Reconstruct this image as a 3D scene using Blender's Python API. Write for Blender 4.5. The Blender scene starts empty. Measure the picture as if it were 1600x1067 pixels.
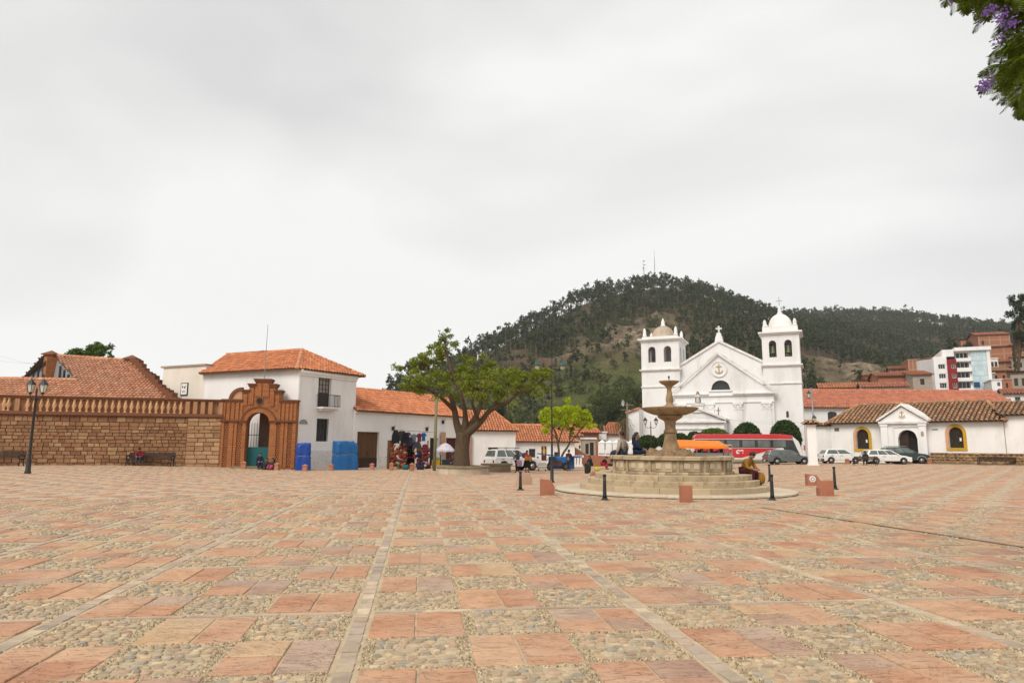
import bpy, bmesh, math, random
import numpy as np
from mathutils import Vector, Matrix, Euler
RND = random.Random(7)
NR = np.random.default_rng(5)
SC = bpy.context.scene
COL = SC.collection
PI = math.pi
rad = math.radians
# ------------------------------------------------------------------ camera
FPX = 1070.0            # focal length in pixels of a 1600 px wide frame
EYE = 1.65
CAM_TILT = rad(8.61)
CAM_ROLL = rad(0.39)
cam_data = bpy.data.cameras.new('camera')
cam_data.sensor_width = 36.0
cam_data.sensor_fit = 'HORIZONTAL'
cam_data.lens = 36.0 * FPX / 1600.0
cam_data.clip_start = 0.05
cam_data.clip_end = 6000
cam = bpy.data.objects.new('camera', cam_data)
COL.objects.link(cam)
CAM_M = Matrix.Translation((0, 0, EYE)) @ Matrix.Rotation(PI / 2 + CAM_TILT, 4, 'X') @ Matrix.Rotation(CAM_ROLL, 4, 'Z')
cam.matrix_world = CAM_M
SC.camera = cam
# ------------------------------------------------------------------ sky, sun, exposure
SUN_EL, SUN_AZ = 48.0, 212.0        # azimuth clockwise from +Y: behind the camera, to its left
world = bpy.data.worlds.new('World')
SC.world = world
world.use_nodes = True
wt = world.node_tree
for n in list(wt.nodes):
 wt.nodes.remove(n)
def wn(kind, **kw):
 n = wt.nodes.new(kind)
 for k, v in kw.items():
  setattr(n, k, v)
 return n
w_out = wn('ShaderNodeOutputWorld')
w_sky = wn('ShaderNodeTexSky', sky_type='NISHITA', sun_disc=False)
w_sky.sun_elevation = rad(SUN_EL)
w_sky.sun_rotation = rad(SUN_AZ)
w_bg1 = wn('ShaderNodeBackground')
w_bg1.inputs['Strength'].default_value = 0.09
w_tc = wn('ShaderNodeTexCoord')
w_map = wn('ShaderNodeMapping')
w_map.inputs['Scale'].default_value = (1.0, 1.0, 2.4)
w_map.inputs['Location'].default_value = (5.5, 3.3, 6.1)
w_no = wn('ShaderNodeTexNoise')
w_no.inputs['Scale'].default_value = 1.25
w_no.inputs['Detail'].default_value = 3.5
w_no.inputs['Roughness'].default_value = 0.5
w_no.inputs['Distortion'].default_value = 0.35
w_ra = wn('ShaderNodeValToRGB')
w_ra.color_ramp.elements[0].position = 0.36
w_ra.color_ramp.elements[0].color = (0.75, 0.75, 0.735, 1)
w_ra.color_ramp.elements[1].position = 0.58
w_ra.color_ramp.elements[1].color = (0.99, 0.985, 0.96, 1)
w_bg2 = wn('ShaderNodeBackground')
w_bg2.inputs['Strength'].default_value = 0.525
w_mix = wn('ShaderNodeMixShader')
w_mix.inputs[0].default_value = 0.95       # closed cloud cover, a little sky light through it
wt.links.new(w_sky.outputs[0], w_bg1.inputs['Color'])
wt.links.new(w_tc.outputs['Generated'], w_map.inputs['Vector'])
wt.links.new(w_map.outputs[0], w_no.inputs['Vector'])
wt.links.new(w_no.outputs[0], w_ra.inputs[0])
wt.links.new(w_ra.outputs[0], w_bg2.inputs['Color'])
wt.links.new(w_bg1.outputs[0], w_mix.inputs[1])
wt.links.new(w_bg2.outputs[0], w_mix.inputs[2])
wt.links.new(w_mix.outputs[0], w_out.inputs[0])
sun_data = bpy.data.lights.new('sun', 'SUN')
sun_data.energy = 1.5
sun_data.angle = rad(30)
sun_data.color = (1.0, 0.94, 0.85)
sun = bpy.data.objects.new('sun', sun_data)
COL.objects.link(sun)
_e, _a = rad(SUN_EL), rad(SUN_AZ)
SUN_DIR = Vector((math.sin(_a) * math.cos(_e), math.cos(_a) * math.cos(_e), math.sin(_e)))
sun.rotation_euler = SUN_DIR.to_track_quat('Z', 'Y').to_euler()
sun.location = SUN_DIR * 60
SC.view_settings.view_transform = 'Standard'
SC.view_settings.look = 'None'
SC.view_settings.gamma = 1.0
SC.view_settings.use_curve_mapping = False
SC.view_settings.exposure = 0.92
SC.render.engine = 'CYCLES'
SC.cycles.use_denoising = True
SC.cycles.max_bounces = 6
SC.cycles.diffuse_bounces = 3
SC.cycles.glossy_bounces = 2
SC.cycles.transmission_bounces = 3
SC.cycles.transparent_max_bounces = 8
SC.cycles.volume_bounces = 0
# ------------------------------------------------------------------ where a pixel of the photograph stands
def sstep(a, b, x):
 t = min(1.0, max(0.0, (x - a) / (b - a)))
 return t * t * (3 - 2 * t)
def gz(x, y):
 """the square falls a little towards the street in the middle"""
 return -0.42 * sstep(20, 62, y) * sstep(-30, -12, x) * (1 - sstep(12, 34, x)) - 0.5 * sstep(62, 95, y) * (1 - sstep(12, 30, x)) * sstep(-30, -12, x)
def ray(px, py):
 d = Vector(((px - 800) / FPX, -(py - 533.5) / FPX, -1.0))
 return CAM_M.to_3x3() @ d
def at(px, py, Y):
 r = ray(px, py)
 return Vector((0, 0, EYE)) + r * (Y / r.y)
def G(px, py):
 r = ray(px, py)
 z = 0.0
 for _ in range(8):
  t = (z - EYE) / r.z
  p = Vector((0, 0, EYE)) + r * t
  z = gz(p.x, p.y)
 p.z = z
 return p
def gat(px, Y):
 """ground point under image column px at depth Y"""
 p = at(px, 695, Y)
 p.z = gz(p.x, p.y)
 return p
# ------------------------------------------------------------------ objects
def tag(o, label=None, cat=None, group=None, kind=None):
 if label:
  o['label'] = label
 if cat:
  o['category'] = cat
 if group:
  o['group'] = group
 if kind:
  o['kind'] = kind
 return o
def thing(name, label, cat, loc=(0, 0, 0), rotz=0.0, group=None):
 o = bpy.data.objects.new(name, None)
 o.empty_display_size = 0.2
 COL.objects.link(o)
 o.location = loc
 o.rotation_euler = (0, 0, rotz)
 return tag(o, label, cat, group)
def dup(root, loc=None, rotz=None, label=None, group=None, scale=None):
 r = root.copy()
 COL.objects.link(r)
 if loc is not None:
  r.location = loc
 if rotz is not None:
  r.rotation_euler = (0, 0, rotz)
 if scale is not None:
  r.scale = (scale,) * 3 if not hasattr(scale, '__len__') else scale
 if label:
  r['label'] = label
 if group:
  r['group'] = group
 for ch in list(root.children):
  c = ch.copy()
  COL.objects.link(c)
  c.parent = r
  for g in list(ch.children):
   d = g.copy()
   COL.objects.link(d)
   d.parent = c
 return r
def link_mesh(name, me, parent=None, mat=None):
 if mat is not None and not me.materials:
  me.materials.append(mat)
 o = bpy.data.objects.new(name, me)
 COL.objects.link(o)
 if parent is not None:
  o.parent = parent
 return o
def np_mesh(name, V, F, mat=None, smooth=False):
 """fast mesh from an (n,3) array and an (m,k) array of equal-sized faces"""
 V = np.asarray(V, dtype=np.float32)
 F = np.asarray(F, dtype=np.int32)
 me = bpy.data.meshes.new(name)
 k = F.shape[1]
 me.vertices.add(len(V))
 me.vertices.foreach_set('co', V.ravel())
 me.loops.add(F.size)
 me.loops.foreach_set('vertex_index', F.ravel())
 me.polygons.add(len(F))
 me.polygons.foreach_set('loop_start', np.arange(0, F.size, k, dtype=np.int32))
 me.polygons.foreach_set('loop_total', np.full(len(F), k, dtype=np.int32))
 if smooth:
  me.polygons.foreach_set('use_smooth', np.ones(len(F), dtype=bool))
 me.update(calc_edges=True)
 me.validate()
 if mat is not None:
  me.materials.append(mat)
 return me
class MB:
 """collects faces; build() links them as one mesh object"""
 def __init__(self):
  self.v, self.f = [], []
  self.M = None
 def add(self, vs, fs):
  o = len(self.v)
  if self.M is not None:
   vs = [tuple(self.M @ Vector(p)) for p in vs]
  self.v.extend([tuple(p) for p in vs])
  self.f.extend([tuple(i + o for i in f) for f in fs])
  return self
 def poly(self, *ps):
  return self.add(ps, [tuple(range(len(ps)))])
 def box(self, x0, x1, y0, y1, z0, z1, tx=0.0, ty=0.0):
  """box; tx, ty draw the top in"""
  vs = [(x0, y0, z0), (x1, y0, z0), (x1, y1, z0), (x0, y1, z0),
   (x0 + tx, y0 + ty, z1), (x1 - tx, y0 + ty, z1), (x1 - tx, y1 - ty, z1), (x0 + tx, y1 - ty, z1)]
  return self.add(vs, [(0, 3, 2, 1), (4, 5, 6, 7), (0, 1, 5, 4), (1, 2, 6, 5), (2, 3, 7, 6), (3, 0, 4, 7)])
 def cbox(self, c, s, rz=0.0, rx=0.0, ry=0.0):
  R = Euler((rx, ry, rz)).to_matrix()
  c = Vector(c)
  h = Vector(s) * 0.5
  vs = [c + R @ Vector((sx * h.x, sy * h.y, sz * h.z)) for sz in (-1, 1) for sx, sy in ((-1, -1), (1, -1), (1, 1), (-1, 1))]
  return self.add(vs, [(0, 3, 2, 1), (4, 5, 6, 7), (0, 1, 5, 4), (1, 2, 6, 5), (2, 3, 7, 6), (3, 0, 4, 7)])
 def prism(self, pts, y0, y1):
  """polygon in x,z pushed along y"""
  n = len(pts)
  vs = [(p[0], y0, p[1]) for p in pts] + [(p[0], y1, p[1]) for p in pts]
  fs = [tuple(range(n)), tuple(range(2 * n - 1, n - 1, -1))]
  fs += [(i, i + n, (i + 1) % n + n, (i + 1) % n) for i in range(n)]
  return self.add(vs, fs)
 def slab(self, pts, z0, z1):
  """polygon in x,y pushed along z"""
  n = len(pts)
  vs = [(p[0], p[1], z0) for p in pts] + [(p[0], p[1], z1) for p in pts]
  fs = [tuple(range(n - 1, -1, -1)), tuple(range(n, 2 * n))]
  fs += [(i, (i + 1) % n, (i + 1) % n + n, i + n) for i in range(n)]
  return self.add(vs, fs)
 def lathe(self, prof, n=16, c=(0, 0, 0), a0=0.0, a1=2 * PI, flute=0.0, fl_n=0):
  full = abs(a1 - a0 - 2 * PI) < 1e-6
  m = n if full else n + 1
  vs = []
  for r, z in prof:
   for i in range(m):
    a = a0 + (a1 - a0) * i / n
    rr = r * (1 + flute * math.cos(a * fl_n)) if fl_n else r
    vs.append((c[0] + rr * math.cos(a), c[1] + rr * math.sin(a), c[2] + z))
  fs = []
  for k in range(len(prof) - 1):
   for i in range(n):
    j = (i + 1) % m if full else i + 1
    fs.append((k * m + i, k * m + j, (k + 1) * m + j, (k + 1) * m + i))
  if full and prof[0][0] > 1e-4:
   fs.append(tuple(range(m - 1, -1, -1)))
  if full and prof[-1][0] > 1e-4:
   fs.append(tuple(range((len(prof) - 1) * m, len(prof) * m)))
  return self.add(vs, fs)
 def tube(self, pts, rs, n=8, caps=True):
  pts = [Vector(p) for p in pts]
  if not hasattr(rs, '__len__'):
   rs = [rs] * len(pts)
  vs, ref = [], None
  for i, p in enumerate(pts):
   d = (pts[min(i + 1, len(pts) - 1)] - pts[max(i - 1, 0)])
   d = d.normalized() if d.length > 1e-9 else Vector((0, 0, 1))
   if ref is None:
    ref = d.orthogonal().normalized()
   ref = ref - d * ref.dot(d)
   ref = ref.normalized() if ref.length > 1e-6 else d.orthogonal().normalized()
   b = d.cross(ref)
   for k in range(n):
    a = 2 * PI * k / n
    vs.append(p + (ref * math.cos(a) + b * math.sin(a)) * rs[i])
  fs = []
  for i in range(len(pts) - 1):
   for k in range(n):
    fs.append((i * n + k, i * n + (k + 1) % n, (i + 1) * n + (k + 1) % n, (i + 1) * n + k))
  if caps:
   fs.append(tuple(range(n - 1, -1, -1)))
   fs.append(tuple(range((len(pts) - 1) * n, len(pts) * n)))
  return self.add(vs, fs)
 def ball(self, c, r, n=10, m=6, sq=(1, 1, 1)):
  prof = [(max(1e-5, math.sin(PI * k / m)) * r, -math.cos(PI * k / m) * r) for k in range(m + 1)]
  vs = []
  for rr, z in prof:
   for i in range(n):
    a = 2 * PI * i / n
    vs.append((c[0] + rr * math.cos(a) * sq[0], c[1] + rr * math.sin(a) * sq[1], c[2] + z * sq[2]))
  fs = [(k * n + i, k * n + (i + 1) % n, (k + 1) * n + (i + 1) % n, (k + 1) * n + i) for k in range(m) for i in range(n)]
  return self.add(vs, fs)
 def mesh(self, name, mat=None, smooth=False):
  me = bpy.data.meshes.new(name)
  me.from_pydata(self.v, [], self.f)
  if smooth:
   me.polygons.foreach_set('use_smooth', [True] * len(me.polygons))
  me.update()
  if mat is not None:
   me.materials.append(mat)
  return me
 def build(self, name, mat, parent=None, smooth=False, bevel=0.0):
  o = link_mesh(name, self.mesh(name, mat, smooth), parent)
  if bevel:
   b = o.modifiers.new('bevel', 'BEVEL')
   b.width = bevel
   b.segments = 2
   b.limit_method = 'ANGLE'
  return o
def facade(mb, a0, a1, zb, top, ops=(), t=0.3, y=0.0, bp=()):
 """wall skin in the plane y (facing -y) with openings and their reveals.
 ops: (x0, x1, z0, z1, kind) kind 'r' rectangle, 'a' round arch, 's' shallow arch"""
 tf = top if callable(top) else (lambda a: top)
 def head(o, a):
  x0, x1, z0, z1, k = o
  w = (x1 - x0) / 2
  c = (x0 + x1) / 2
  if k == 'r':
   return z1
  q = math.sqrt(max(0.0, 1 - ((a - c) / w) ** 2))
  return (z1 - w + w * q) if k == 'a' else (z1 - 0.35 * w + 0.35 * w * q)
 cuts = {a0, a1, *[b for b in bp if a0 < b < a1]}
 for o in ops:
  n = 1 if o[4] == 'r' else 12
  for i in range(n + 1):
   cuts.add(o[0] + (o[1] - o[0]) * i / n)
 cuts = sorted(cuts)
 for p, q in zip(cuts, cuts[1:]):
  if q - p < 1e-6:
   continue
  m = (p + q) / 2
  cur = (zb, zb)
  for o in sorted([o for o in ops if o[0] - 1e-6 < m < o[1] + 1e-6], key=lambda o: o[2]):
   mb.poly((p, y, cur[0]), (q, y, cur[1]), (q, y, o[2]), (p, y, o[2]))
   h = (head(o, p), head(o, q))
   mb.poly((p, y, h[0]), (q, y, h[1]), (q, y + t, h[1]), (p, y + t, h[0]))
   mb.poly((p, y, o[2]), (p, y + t, o[2]), (q, y + t, o[2]), (q, y, o[2]))
   cur = h
  mb.poly((p, y, cur[0]), (q, y, cur[1]), (q, y, tf(q - 1e-4)), (p, y, tf(p + 1e-4)))
 for o in ops:
  for xe, s in ((o[0], 1), (o[1], -1)):
   zt = head(o, xe)
   ps = [(xe, y, o[2]), (xe, y, zt), (xe, y + t, zt), (xe, y + t, o[2])]
   mb.poly(*(ps if s > 0 else ps[::-1]))
 return mb
def arch_poly(x0, x1, z0, z1, n=12):
 w = (x1 - x0) / 2
 c = (x0 + x1) / 2
 pts = [(x0, z0), (x1, z0)]
 for i in range(n + 1):
  a = PI * i / n
  pts.append((c + w * math.cos(a), z1 - w + w * math.sin(a)))
 return pts
class Face:
 """a vertical building front from ground point P0 to P1 (left to right as seen); local x along it, y into it"""
 def __init__(self, P0, P1, z0=0.0):
  self.P0 = Vector((P0[0], P0[1], z0))
  d = Vector((P1[0] - P0[0], P1[1] - P0[1], 0))
  self.L = d.length
  self.u = d.normalized()
  self.n = Vector((-self.u.y, self.u.x, 0))
  self.rot = math.atan2(self.u.y, self.u.x)
 def az(self, px, py, d=0.0):
  r = ray(px, py)
  o = Vector((0, 0, EYE)) - self.P0 - self.n * d
  t = -o.dot(self.n) / r.dot(self.n)
  p = o + r * t
  return p.dot(self.u), p.z + self.P0.z
 def a(self, px, py=695, d=0.0):
  return self.az(px, py, d)[0]
 def z(self, px, py, d=0.0):
  return self.az(px, py, d)[1]
 def rect(self, x0, x1, yt, yb, d=0.0):
  """opening from pixel bounds: x0,x1,z0,z1"""
  xm, ym = (x0 + x1) / 2, (yt + yb) / 2
  return self.a(x0, ym, d), self.a(x1, ym, d), self.z(xm, yb, d), self.z(xm, yt, d)
 def root(self, name, label, cat, group=None):
  return thing(name, label, cat, self.P0, self.rot, group)
# ------------------------------------------------------------------ materials
def new_mat(name):
 m = bpy.data.materials.new(name)
 m.use_nodes = True
 nt = m.node_tree
 return m, nt, nt.nodes['Principled BSDF']
def N(nt, kind, **kw):
 n = nt.nodes.new(kind)
 for k, v in kw.items():
  if hasattr(n, k):
   setattr(n, k, v)
  else:
   n.inputs[k.replace('_', ' ')].default_value = v
 return n
def c4(c):
 return (c[0], c[1], c[2], 1.0)
def mixn(nt, fac, a, b, mode='MIX'):
 n = nt.nodes.new('ShaderNodeMix')
 n.data_type = 'RGBA'
 n.blend_type = mode
 for s, v in ((n.inputs[0], fac), (n.inputs[6], a), (n.inputs[7], b)):
  if hasattr(v, 'is_output'):
   nt.links.new(v, s)
  elif isinstance(v, (int, float)):
   s.default_value = v
  else:
   s.default_value = c4(v)
 return n.outputs[2]
def rand_socket(nt):
 g = nt.nodes.new('ShaderNodeNewGeometry')
 oi = nt.nodes.new('ShaderNodeObjectInfo')
 a = nt.nodes.new('ShaderNodeMath')
 a.operation = 'ADD'
 nt.links.new(g.outputs['Random Per Island'], a.inputs[0])
 nt.links.new(oi.outputs['Random'], a.inputs[1])
 f = nt.nodes.new('ShaderNodeMath')
 f.operation = 'FRACT'
 nt.links.new(a.outputs[0], f.inputs[0])
 return f.outputs[0]
def mapr(nt, src, a, b, c, d):
 n = nt.nodes.new('ShaderNodeMapRange')
 nt.links.new(src, n.inputs[0])
 for i, v in enumerate((a, b, c, d)):
  n.inputs[i + 1].default_value = v
 return n.outputs[0]
def noise(nt, vec, sc, detail=5.0, rough=0.55, dist=0.0):
 n = nt.nodes.new('ShaderNodeTexNoise')
 n.inputs['Scale'].default_value = sc
 n.inputs['Detail'].default_value = detail
 n.inputs['Roughness'].default_value = rough
 n.inputs['Distortion'].default_value = dist
 if vec is not None:
  nt.links.new(vec, n.inputs['Vector'])
 return n.outputs[0]
def PM(name, c1, c2=None, sc=3.0, rough=0.85, bump=0.0, bsc=40.0, rv=0.0, pal=None, metal=0.0, spec=0.3,
 stretch=None, detail=5.0, stain=None, stain_sc=1.2, stain_amt=0.5, coat=0.0, world_co=False):
 """procedural surface: two-tone noise, per-piece random value, palette, stains, fine relief"""
 m, nt, b = new_mat(name)
 tc = nt.nodes.new('ShaderNodeTexCoord')
 vec = tc.outputs['Object']
 if world_co:
  g = nt.nodes.new('ShaderNodeNewGeometry')
  vec = g.outputs['Position']
 if stretch:
  mp = nt.nodes.new('ShaderNodeMapping')
  mp.inputs['Scale'].default_value = stretch
  nt.links.new(vec, mp.inputs['Vector'])
  svec = mp.outputs[0]
 else:
  svec = vec
 c2 = c2 or tuple(x * 0.82 for x in c1)
 rs = rand_socket(nt) if (rv or pal) else None
 fac = mapr(nt, noise(nt, svec, sc, detail), 0.32, 0.68, 0.0, 1.0)
 if pal:
  ra = nt.nodes.new('ShaderNodeValToRGB')
  ra.color_ramp.interpolation = 'CONSTANT'
  els = ra.color_ramp.elements
  while len(els) < len(pal):
   els.new(0.5)
  for i, c in enumerate(pal):
   els[i].position = i / len(pal)
   els[i].color = c4(c)
  nt.links.new(rs, ra.inputs[0])
  shade = mixn(nt, fac, (0.80, 0.79, 0.78), (1.12, 1.11, 1.10))
  col = mixn(nt, 1.0, ra.outputs[0], shade, 'MULTIPLY')
 else:
  col = mixn(nt, fac, c1, c2)
 if rv:
  wn_ = nt.nodes.new('ShaderNodeTexWhiteNoise')
  wn_.noise_dimensions = '1D'
  nt.links.new(rs, wn_.inputs['W'])
  val = mapr(nt, wn_.outputs['Value'], 0, 1, 1 - rv, 1 + rv)
  h = nt.nodes.new('ShaderNodeHueSaturation')
  nt.links.new(val, h.inputs['Value'])
  nt.links.new(col, h.inputs['Color'])
  col = h.outputs[0]
 if stain:
  sf = mapr(nt, noise(nt, svec, stain_sc, 7.0, 0.65, 0.4), 0.50, 0.78, 0.0, stain_amt)
  col = mixn(nt, sf, col, stain)
 nt.links.new(col, b.inputs['Base Color'])
 b.inputs['Roughness'].default_value = rough
 b.inputs['Metallic'].default_value = metal
 b.inputs['Specular IOR Level'].default_value = spec
 if coat:
  b.inputs['Coat Weight'].default_value = coat
 if bump:
  bn = nt.nodes.new('ShaderNodeBump')
  bn.inputs['Strength'].default_value = 1.0
  bn.inputs['Distance'].default_value = bump
  nt.links.new(noise(nt, vec, bsc, 6.0, 0.6), bn.inputs['Height'])
  nt.links.new(bn.outputs[0], b.inputs['Normal'])
 return m
def LEAF(name, c1, c2, rv=0.3, trans=0.35, rough=0.6):
 m, nt, b = new_mat(name)
 rs = rand_socket(nt)
 wn_ = nt.nodes.new('ShaderNodeTexWhiteNoise')
 wn_.noise_dimensions = '1D'
 nt.links.new(rs, wn_.inputs['W'])
 col = mixn(nt, rs, c1, c2)
 h = nt.nodes.new('ShaderNodeHueSaturation')
 nt.links.new(mapr(nt, wn_.outputs['Value'], 0, 1, 1 - rv, 1 + rv), h.inputs['Value'])
 nt.links.new(col, h.inputs['Color'])
 col = h.outputs[0]
 nt.links.new(col, b.inputs['Base Color'])
 b.inputs['Roughness'].default_value = rough
 b.inputs['Specular IOR Level'].default_value = 0.2
 tr = nt.nodes.new('ShaderNodeBsdfTranslucent')
 nt.links.new(col, tr.inputs['Color'])
 mx = nt.nodes.new('ShaderNodeMixShader')
 mx.inputs[0].default_value = trans
 nt.links.new(b.outputs[0], mx.inputs[1])
 nt.links.new(tr.outputs[0], mx.inputs[2])
 nt.links.new(mx.outputs[0], nt.nodes['Material Output'].inputs['Surface'])
 return m
def BRICK(name, c1, c2, mortar, bw=0.25, rh=0.08, ms=0.012, bump=0.006, blotch=None):
 m, nt, b = new_mat(name)
 tc = nt.nodes.new('ShaderNodeTexCoord')
 sx = nt.nodes.new('ShaderNodeSeparateXYZ')
 nt.links.new(tc.outputs['Object'], sx.inputs[0])
 ad = nt.nodes.new('ShaderNodeMath')
 nt.links.new(sx.outputs[0], ad.inputs[0])
 nt.links.new(sx.outputs[1], ad.inputs[1])
 cx = nt.nodes.new('ShaderNodeCombineXYZ')
 nt.links.new(ad.outputs[0], cx.inputs[0])
 nt.links.new(sx.outputs[2], cx.inputs[1])
 br = nt.nodes.new('ShaderNodeTexBrick')
 nt.links.new(cx.outputs[0], br.inputs['Vector'])
 br.inputs['Color1'].default_value = c4(c1)
 br.inputs['Color2'].default_value = c4(c2)
 br.inputs['Mortar'].default_value = c4(mortar)
 br.inputs['Scale'].default_value = 1.0
 br.inputs['Mortar Size'].default_value = ms
 br.inputs['Brick Width'].default_value = bw
 br.inputs['Row Height'].default_value = rh
 col = br.outputs['Color']
 f = mapr(nt, noise(nt, tc.outputs['Object'], 0.9, 6.0, 0.6), 0.35, 0.7, 0.0, 0.55)
 col = mixn(nt, f, col, blotch or tuple(x * 0.7 for x in c1))
 nt.links.new(col, b.inputs['Base Color'])
 b.inputs['Roughness'].default_value = 0.9
 b.inputs['Specular IOR Level'].default_value = 0.2
 bn = nt.nodes.new('ShaderNodeBump')
 bn.inputs['Distance'].default_value = bump
 bn.invert = True
 nt.links.new(br.outputs['Fac'], bn.inputs['Height'])
 nt.links.new(bn.outputs[0], b.inputs['Normal'])
 return m
MT = {}
MT['white'] = PM('whitewash', (0.80, 0.785, 0.775), (0.74, 0.725, 0.71), sc=0.6, rough=0.9, bump=0.006, bsc=9, stain=(0.44, 0.39, 0.34), stain_sc=0.7, stain_amt=0.42, stretch=(1, 1, 0.35))
MT['white_church'] = PM('church_whitewash', (0.77, 0.76, 0.755), (0.70, 0.69, 0.68), sc=0.35, rough=0.9, bump=0.006, bsc=6, stain=(0.38, 0.34, 0.29), stain_sc=0.6, stain_amt=0.5, stretch=(1, 1, 0.25))
MT['white_trim'] = PM('white_trim_weathered', (0.76, 0.745, 0.73), (0.66, 0.64, 0.61), sc=1.5, rough=0.9, bump=0.006, bsc=12, stain=(0.30, 0.26, 0.22), stain_sc=1.1, stain_amt=0.7)
MT['cream_wall'] = PM('cream_plaster', (0.74, 0.68, 0.60), (0.66, 0.60, 0.52), sc=0.5, bump=0.005, bsc=9, stain=(0.42, 0.36, 0.30), stain_sc=0.6, stain_amt=0.4, stretch=(1, 1, 0.4))
MT['rough_white'] = PM('rough_white_stone', (0.76, 0.74, 0.72), (0.62, 0.60, 0.58), sc=5, bump=0.03, bsc=6, rough=0.95)
MT['tile_orange'] = PM('orange_clay_tile', (0.5, 0.2, 0.1), sc=2.5, rough=0.8, rv=0.16, pal=[(0.56, 0.205, 0.09), (0.60, 0.235, 0.105), (0.52, 0.18, 0.08), (0.58, 0.22, 0.10), (0.48, 0.175, 0.085)], bump=0.003, bsc=30)
MT['tile_pink'] = PM('pink_clay_tile', (0.5, 0.2, 0.1), sc=2.5, rough=0.85, rv=0.16, pal=[(0.52, 0.235, 0.13), (0.56, 0.27, 0.155), (0.47, 0.20, 0.11), (0.50, 0.25, 0.15)], bump=0.003, bsc=30)
MT['tile_red'] = PM('smooth_red_tile', (0.5, 0.2, 0.1), sc=1.2, rough=0.8, rv=0.10, pal=[(0.47, 0.17, 0.10), (0.50, 0.19, 0.11), (0.44, 0.155, 0.09)], bump=0.003, bsc=30)
MT['tile_old'] = PM('old_lichened_tile', (0.5, 0.2, 0.1), sc=3.5, rough=0.95, rv=0.18, pal=[(0.38, 0.19, 0.095), (0.42, 0.24, 0.13), (0.34, 0.165, 0.085), (0.43, 0.21, 0.10), (0.36, 0.22, 0.125), (0.31, 0.18, 0.10)], stain=(0.09, 0.07, 0.05), stain_sc=2.0, stain_amt=0.55)
MT['roof_under'] = PM('roof_sheet_shaded', (0.16, 0.085, 0.05), (0.10, 0.06, 0.04), sc=5, rough=0.95)  # darkened sheet puts the shade of the tile channels into the colour
MT['roof_under_old'] = PM('roof_sheet_shaded_dark', (0.07, 0.045, 0.03), (0.04, 0.03, 0.02), sc=5, rough=0.95)  # deeper tone: channel shade of old roofs, painted into the sheet
MT['iron'] = PM('black_iron', (0.012, 0.014, 0.014), (0.022, 0.022, 0.02), sc=6, rough=0.5, spec=0.4, bump=0.001, bsc=60)
MT['green_iron'] = PM('dark_green_iron', (0.012, 0.045, 0.045), (0.02, 0.06, 0.055), sc=6, rough=0.5)
MT['steel'] = PM('galvanised_steel', (0.30, 0.31, 0.31), (0.22, 0.22, 0.22), sc=8, rough=0.5, metal=0.4)
MT['wood_dark'] = PM('dark_brown_wood', (0.050, 0.024, 0.015), (0.028, 0.014, 0.010), sc=6, rough=0.6, stretch=(6, 6, 0.6), bump=0.003, bsc=20)
MT['wood_door'] = PM('weathered_door_wood', (0.155, 0.075, 0.028), (0.085, 0.042, 0.018), sc=4, rough=0.75, stretch=(5, 5, 0.35), bump=0.004, bsc=20, rv=0.18)
MT['wood_pole'] = PM('pale_green_pole', (0.21, 0.20, 0.11), (0.15, 0.14, 0.08), sc=4, rough=0.85, stretch=(5, 5, 0.4))
MT['wood_grey'] = PM('grey_pole_wood', (0.20, 0.17, 0.13), (0.12, 0.10, 0.08), sc=4, rough=0.85, stretch=(5, 5, 0.3))
MT['glass'] = PM('dark_window_glass', (0.020, 0.022, 0.024), (0.035, 0.037, 0.04), sc=0.8, rough=0.12, spec=0.5)
MT['glass_blue'] = PM('pale_blue_glass', (0.42, 0.55, 0.59), (0.52, 0.63, 0.66), sc=0.35, rough=0.15, spec=0.6, rv=0.10)
MT['dark'] = PM('unlit_interior', (0.018, 0.015, 0.013), (0.03, 0.025, 0.02), sc=3)  # near-black colour put where openings, holes and wheel wells lie in shade
MT['ochre'] = PM('ochre_paint', (0.52, 0.31, 0.02), (0.44, 0.25, 0.02), sc=2, rough=0.8)
MT['peach'] = PM('peach_paint', (0.60, 0.33, 0.17), (0.52, 0.28, 0.15), sc=2, rough=0.8)
MT['brick'] = BRICK('warm_red_brick', (0.47, 0.165, 0.058), (0.32, 0.095, 0.034), (0.17, 0.085, 0.045), 0.30, 0.10, 0.018, 0.01, blotch=(0.42, 0.18, 0.065))
MT['brick_trim'] = BRICK('dark_brick_moulding', (0.27, 0.095, 0.045), (0.22, 0.08, 0.04), (0.14, 0.07, 0.04), 0.14, 0.07, 0.012, blotch=(0.17, 0.08, 0.045))
MT['brick_far'] = BRICK('hollow_brick', (0.40, 0.155, 0.085), (0.34, 0.125, 0.07), (0.30, 0.17, 0.11), 0.5, 0.3, 0.02, blotch=(0.32, 0.14, 0.08))
MT['concrete'] = PM('grey_concrete', (0.40, 0.33, 0.26), (0.30, 0.25, 0.20), sc=3, bump=0.004, bsc=20, stain=(0.15, 0.12, 0.1), stain_sc=1.0)
MT['brick_frame'] = PM('clay_coloured_frame', (0.42, 0.27, 0.19), (0.36, 0.22, 0.16), sc=2)
MT['wall_stone'] = PM('brown_sandstone_block', (0.4, 0.2, 0.1), sc=3, rough=0.95, stain=(0.15, 0.078, 0.044), stain_sc=1.3, stain_amt=0.5, rv=0.16, pal=[(0.27, 0.137, 0.069), (0.295, 0.155, 0.078), (0.325, 0.182, 0.095), (0.235, 0.115, 0.058), (0.36, 0.218, 0.115), (0.28, 0.145, 0.073), (0.22, 0.107, 0.055), (0.26, 0.13, 0.066)], bump=0.012, bsc=14)
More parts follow.
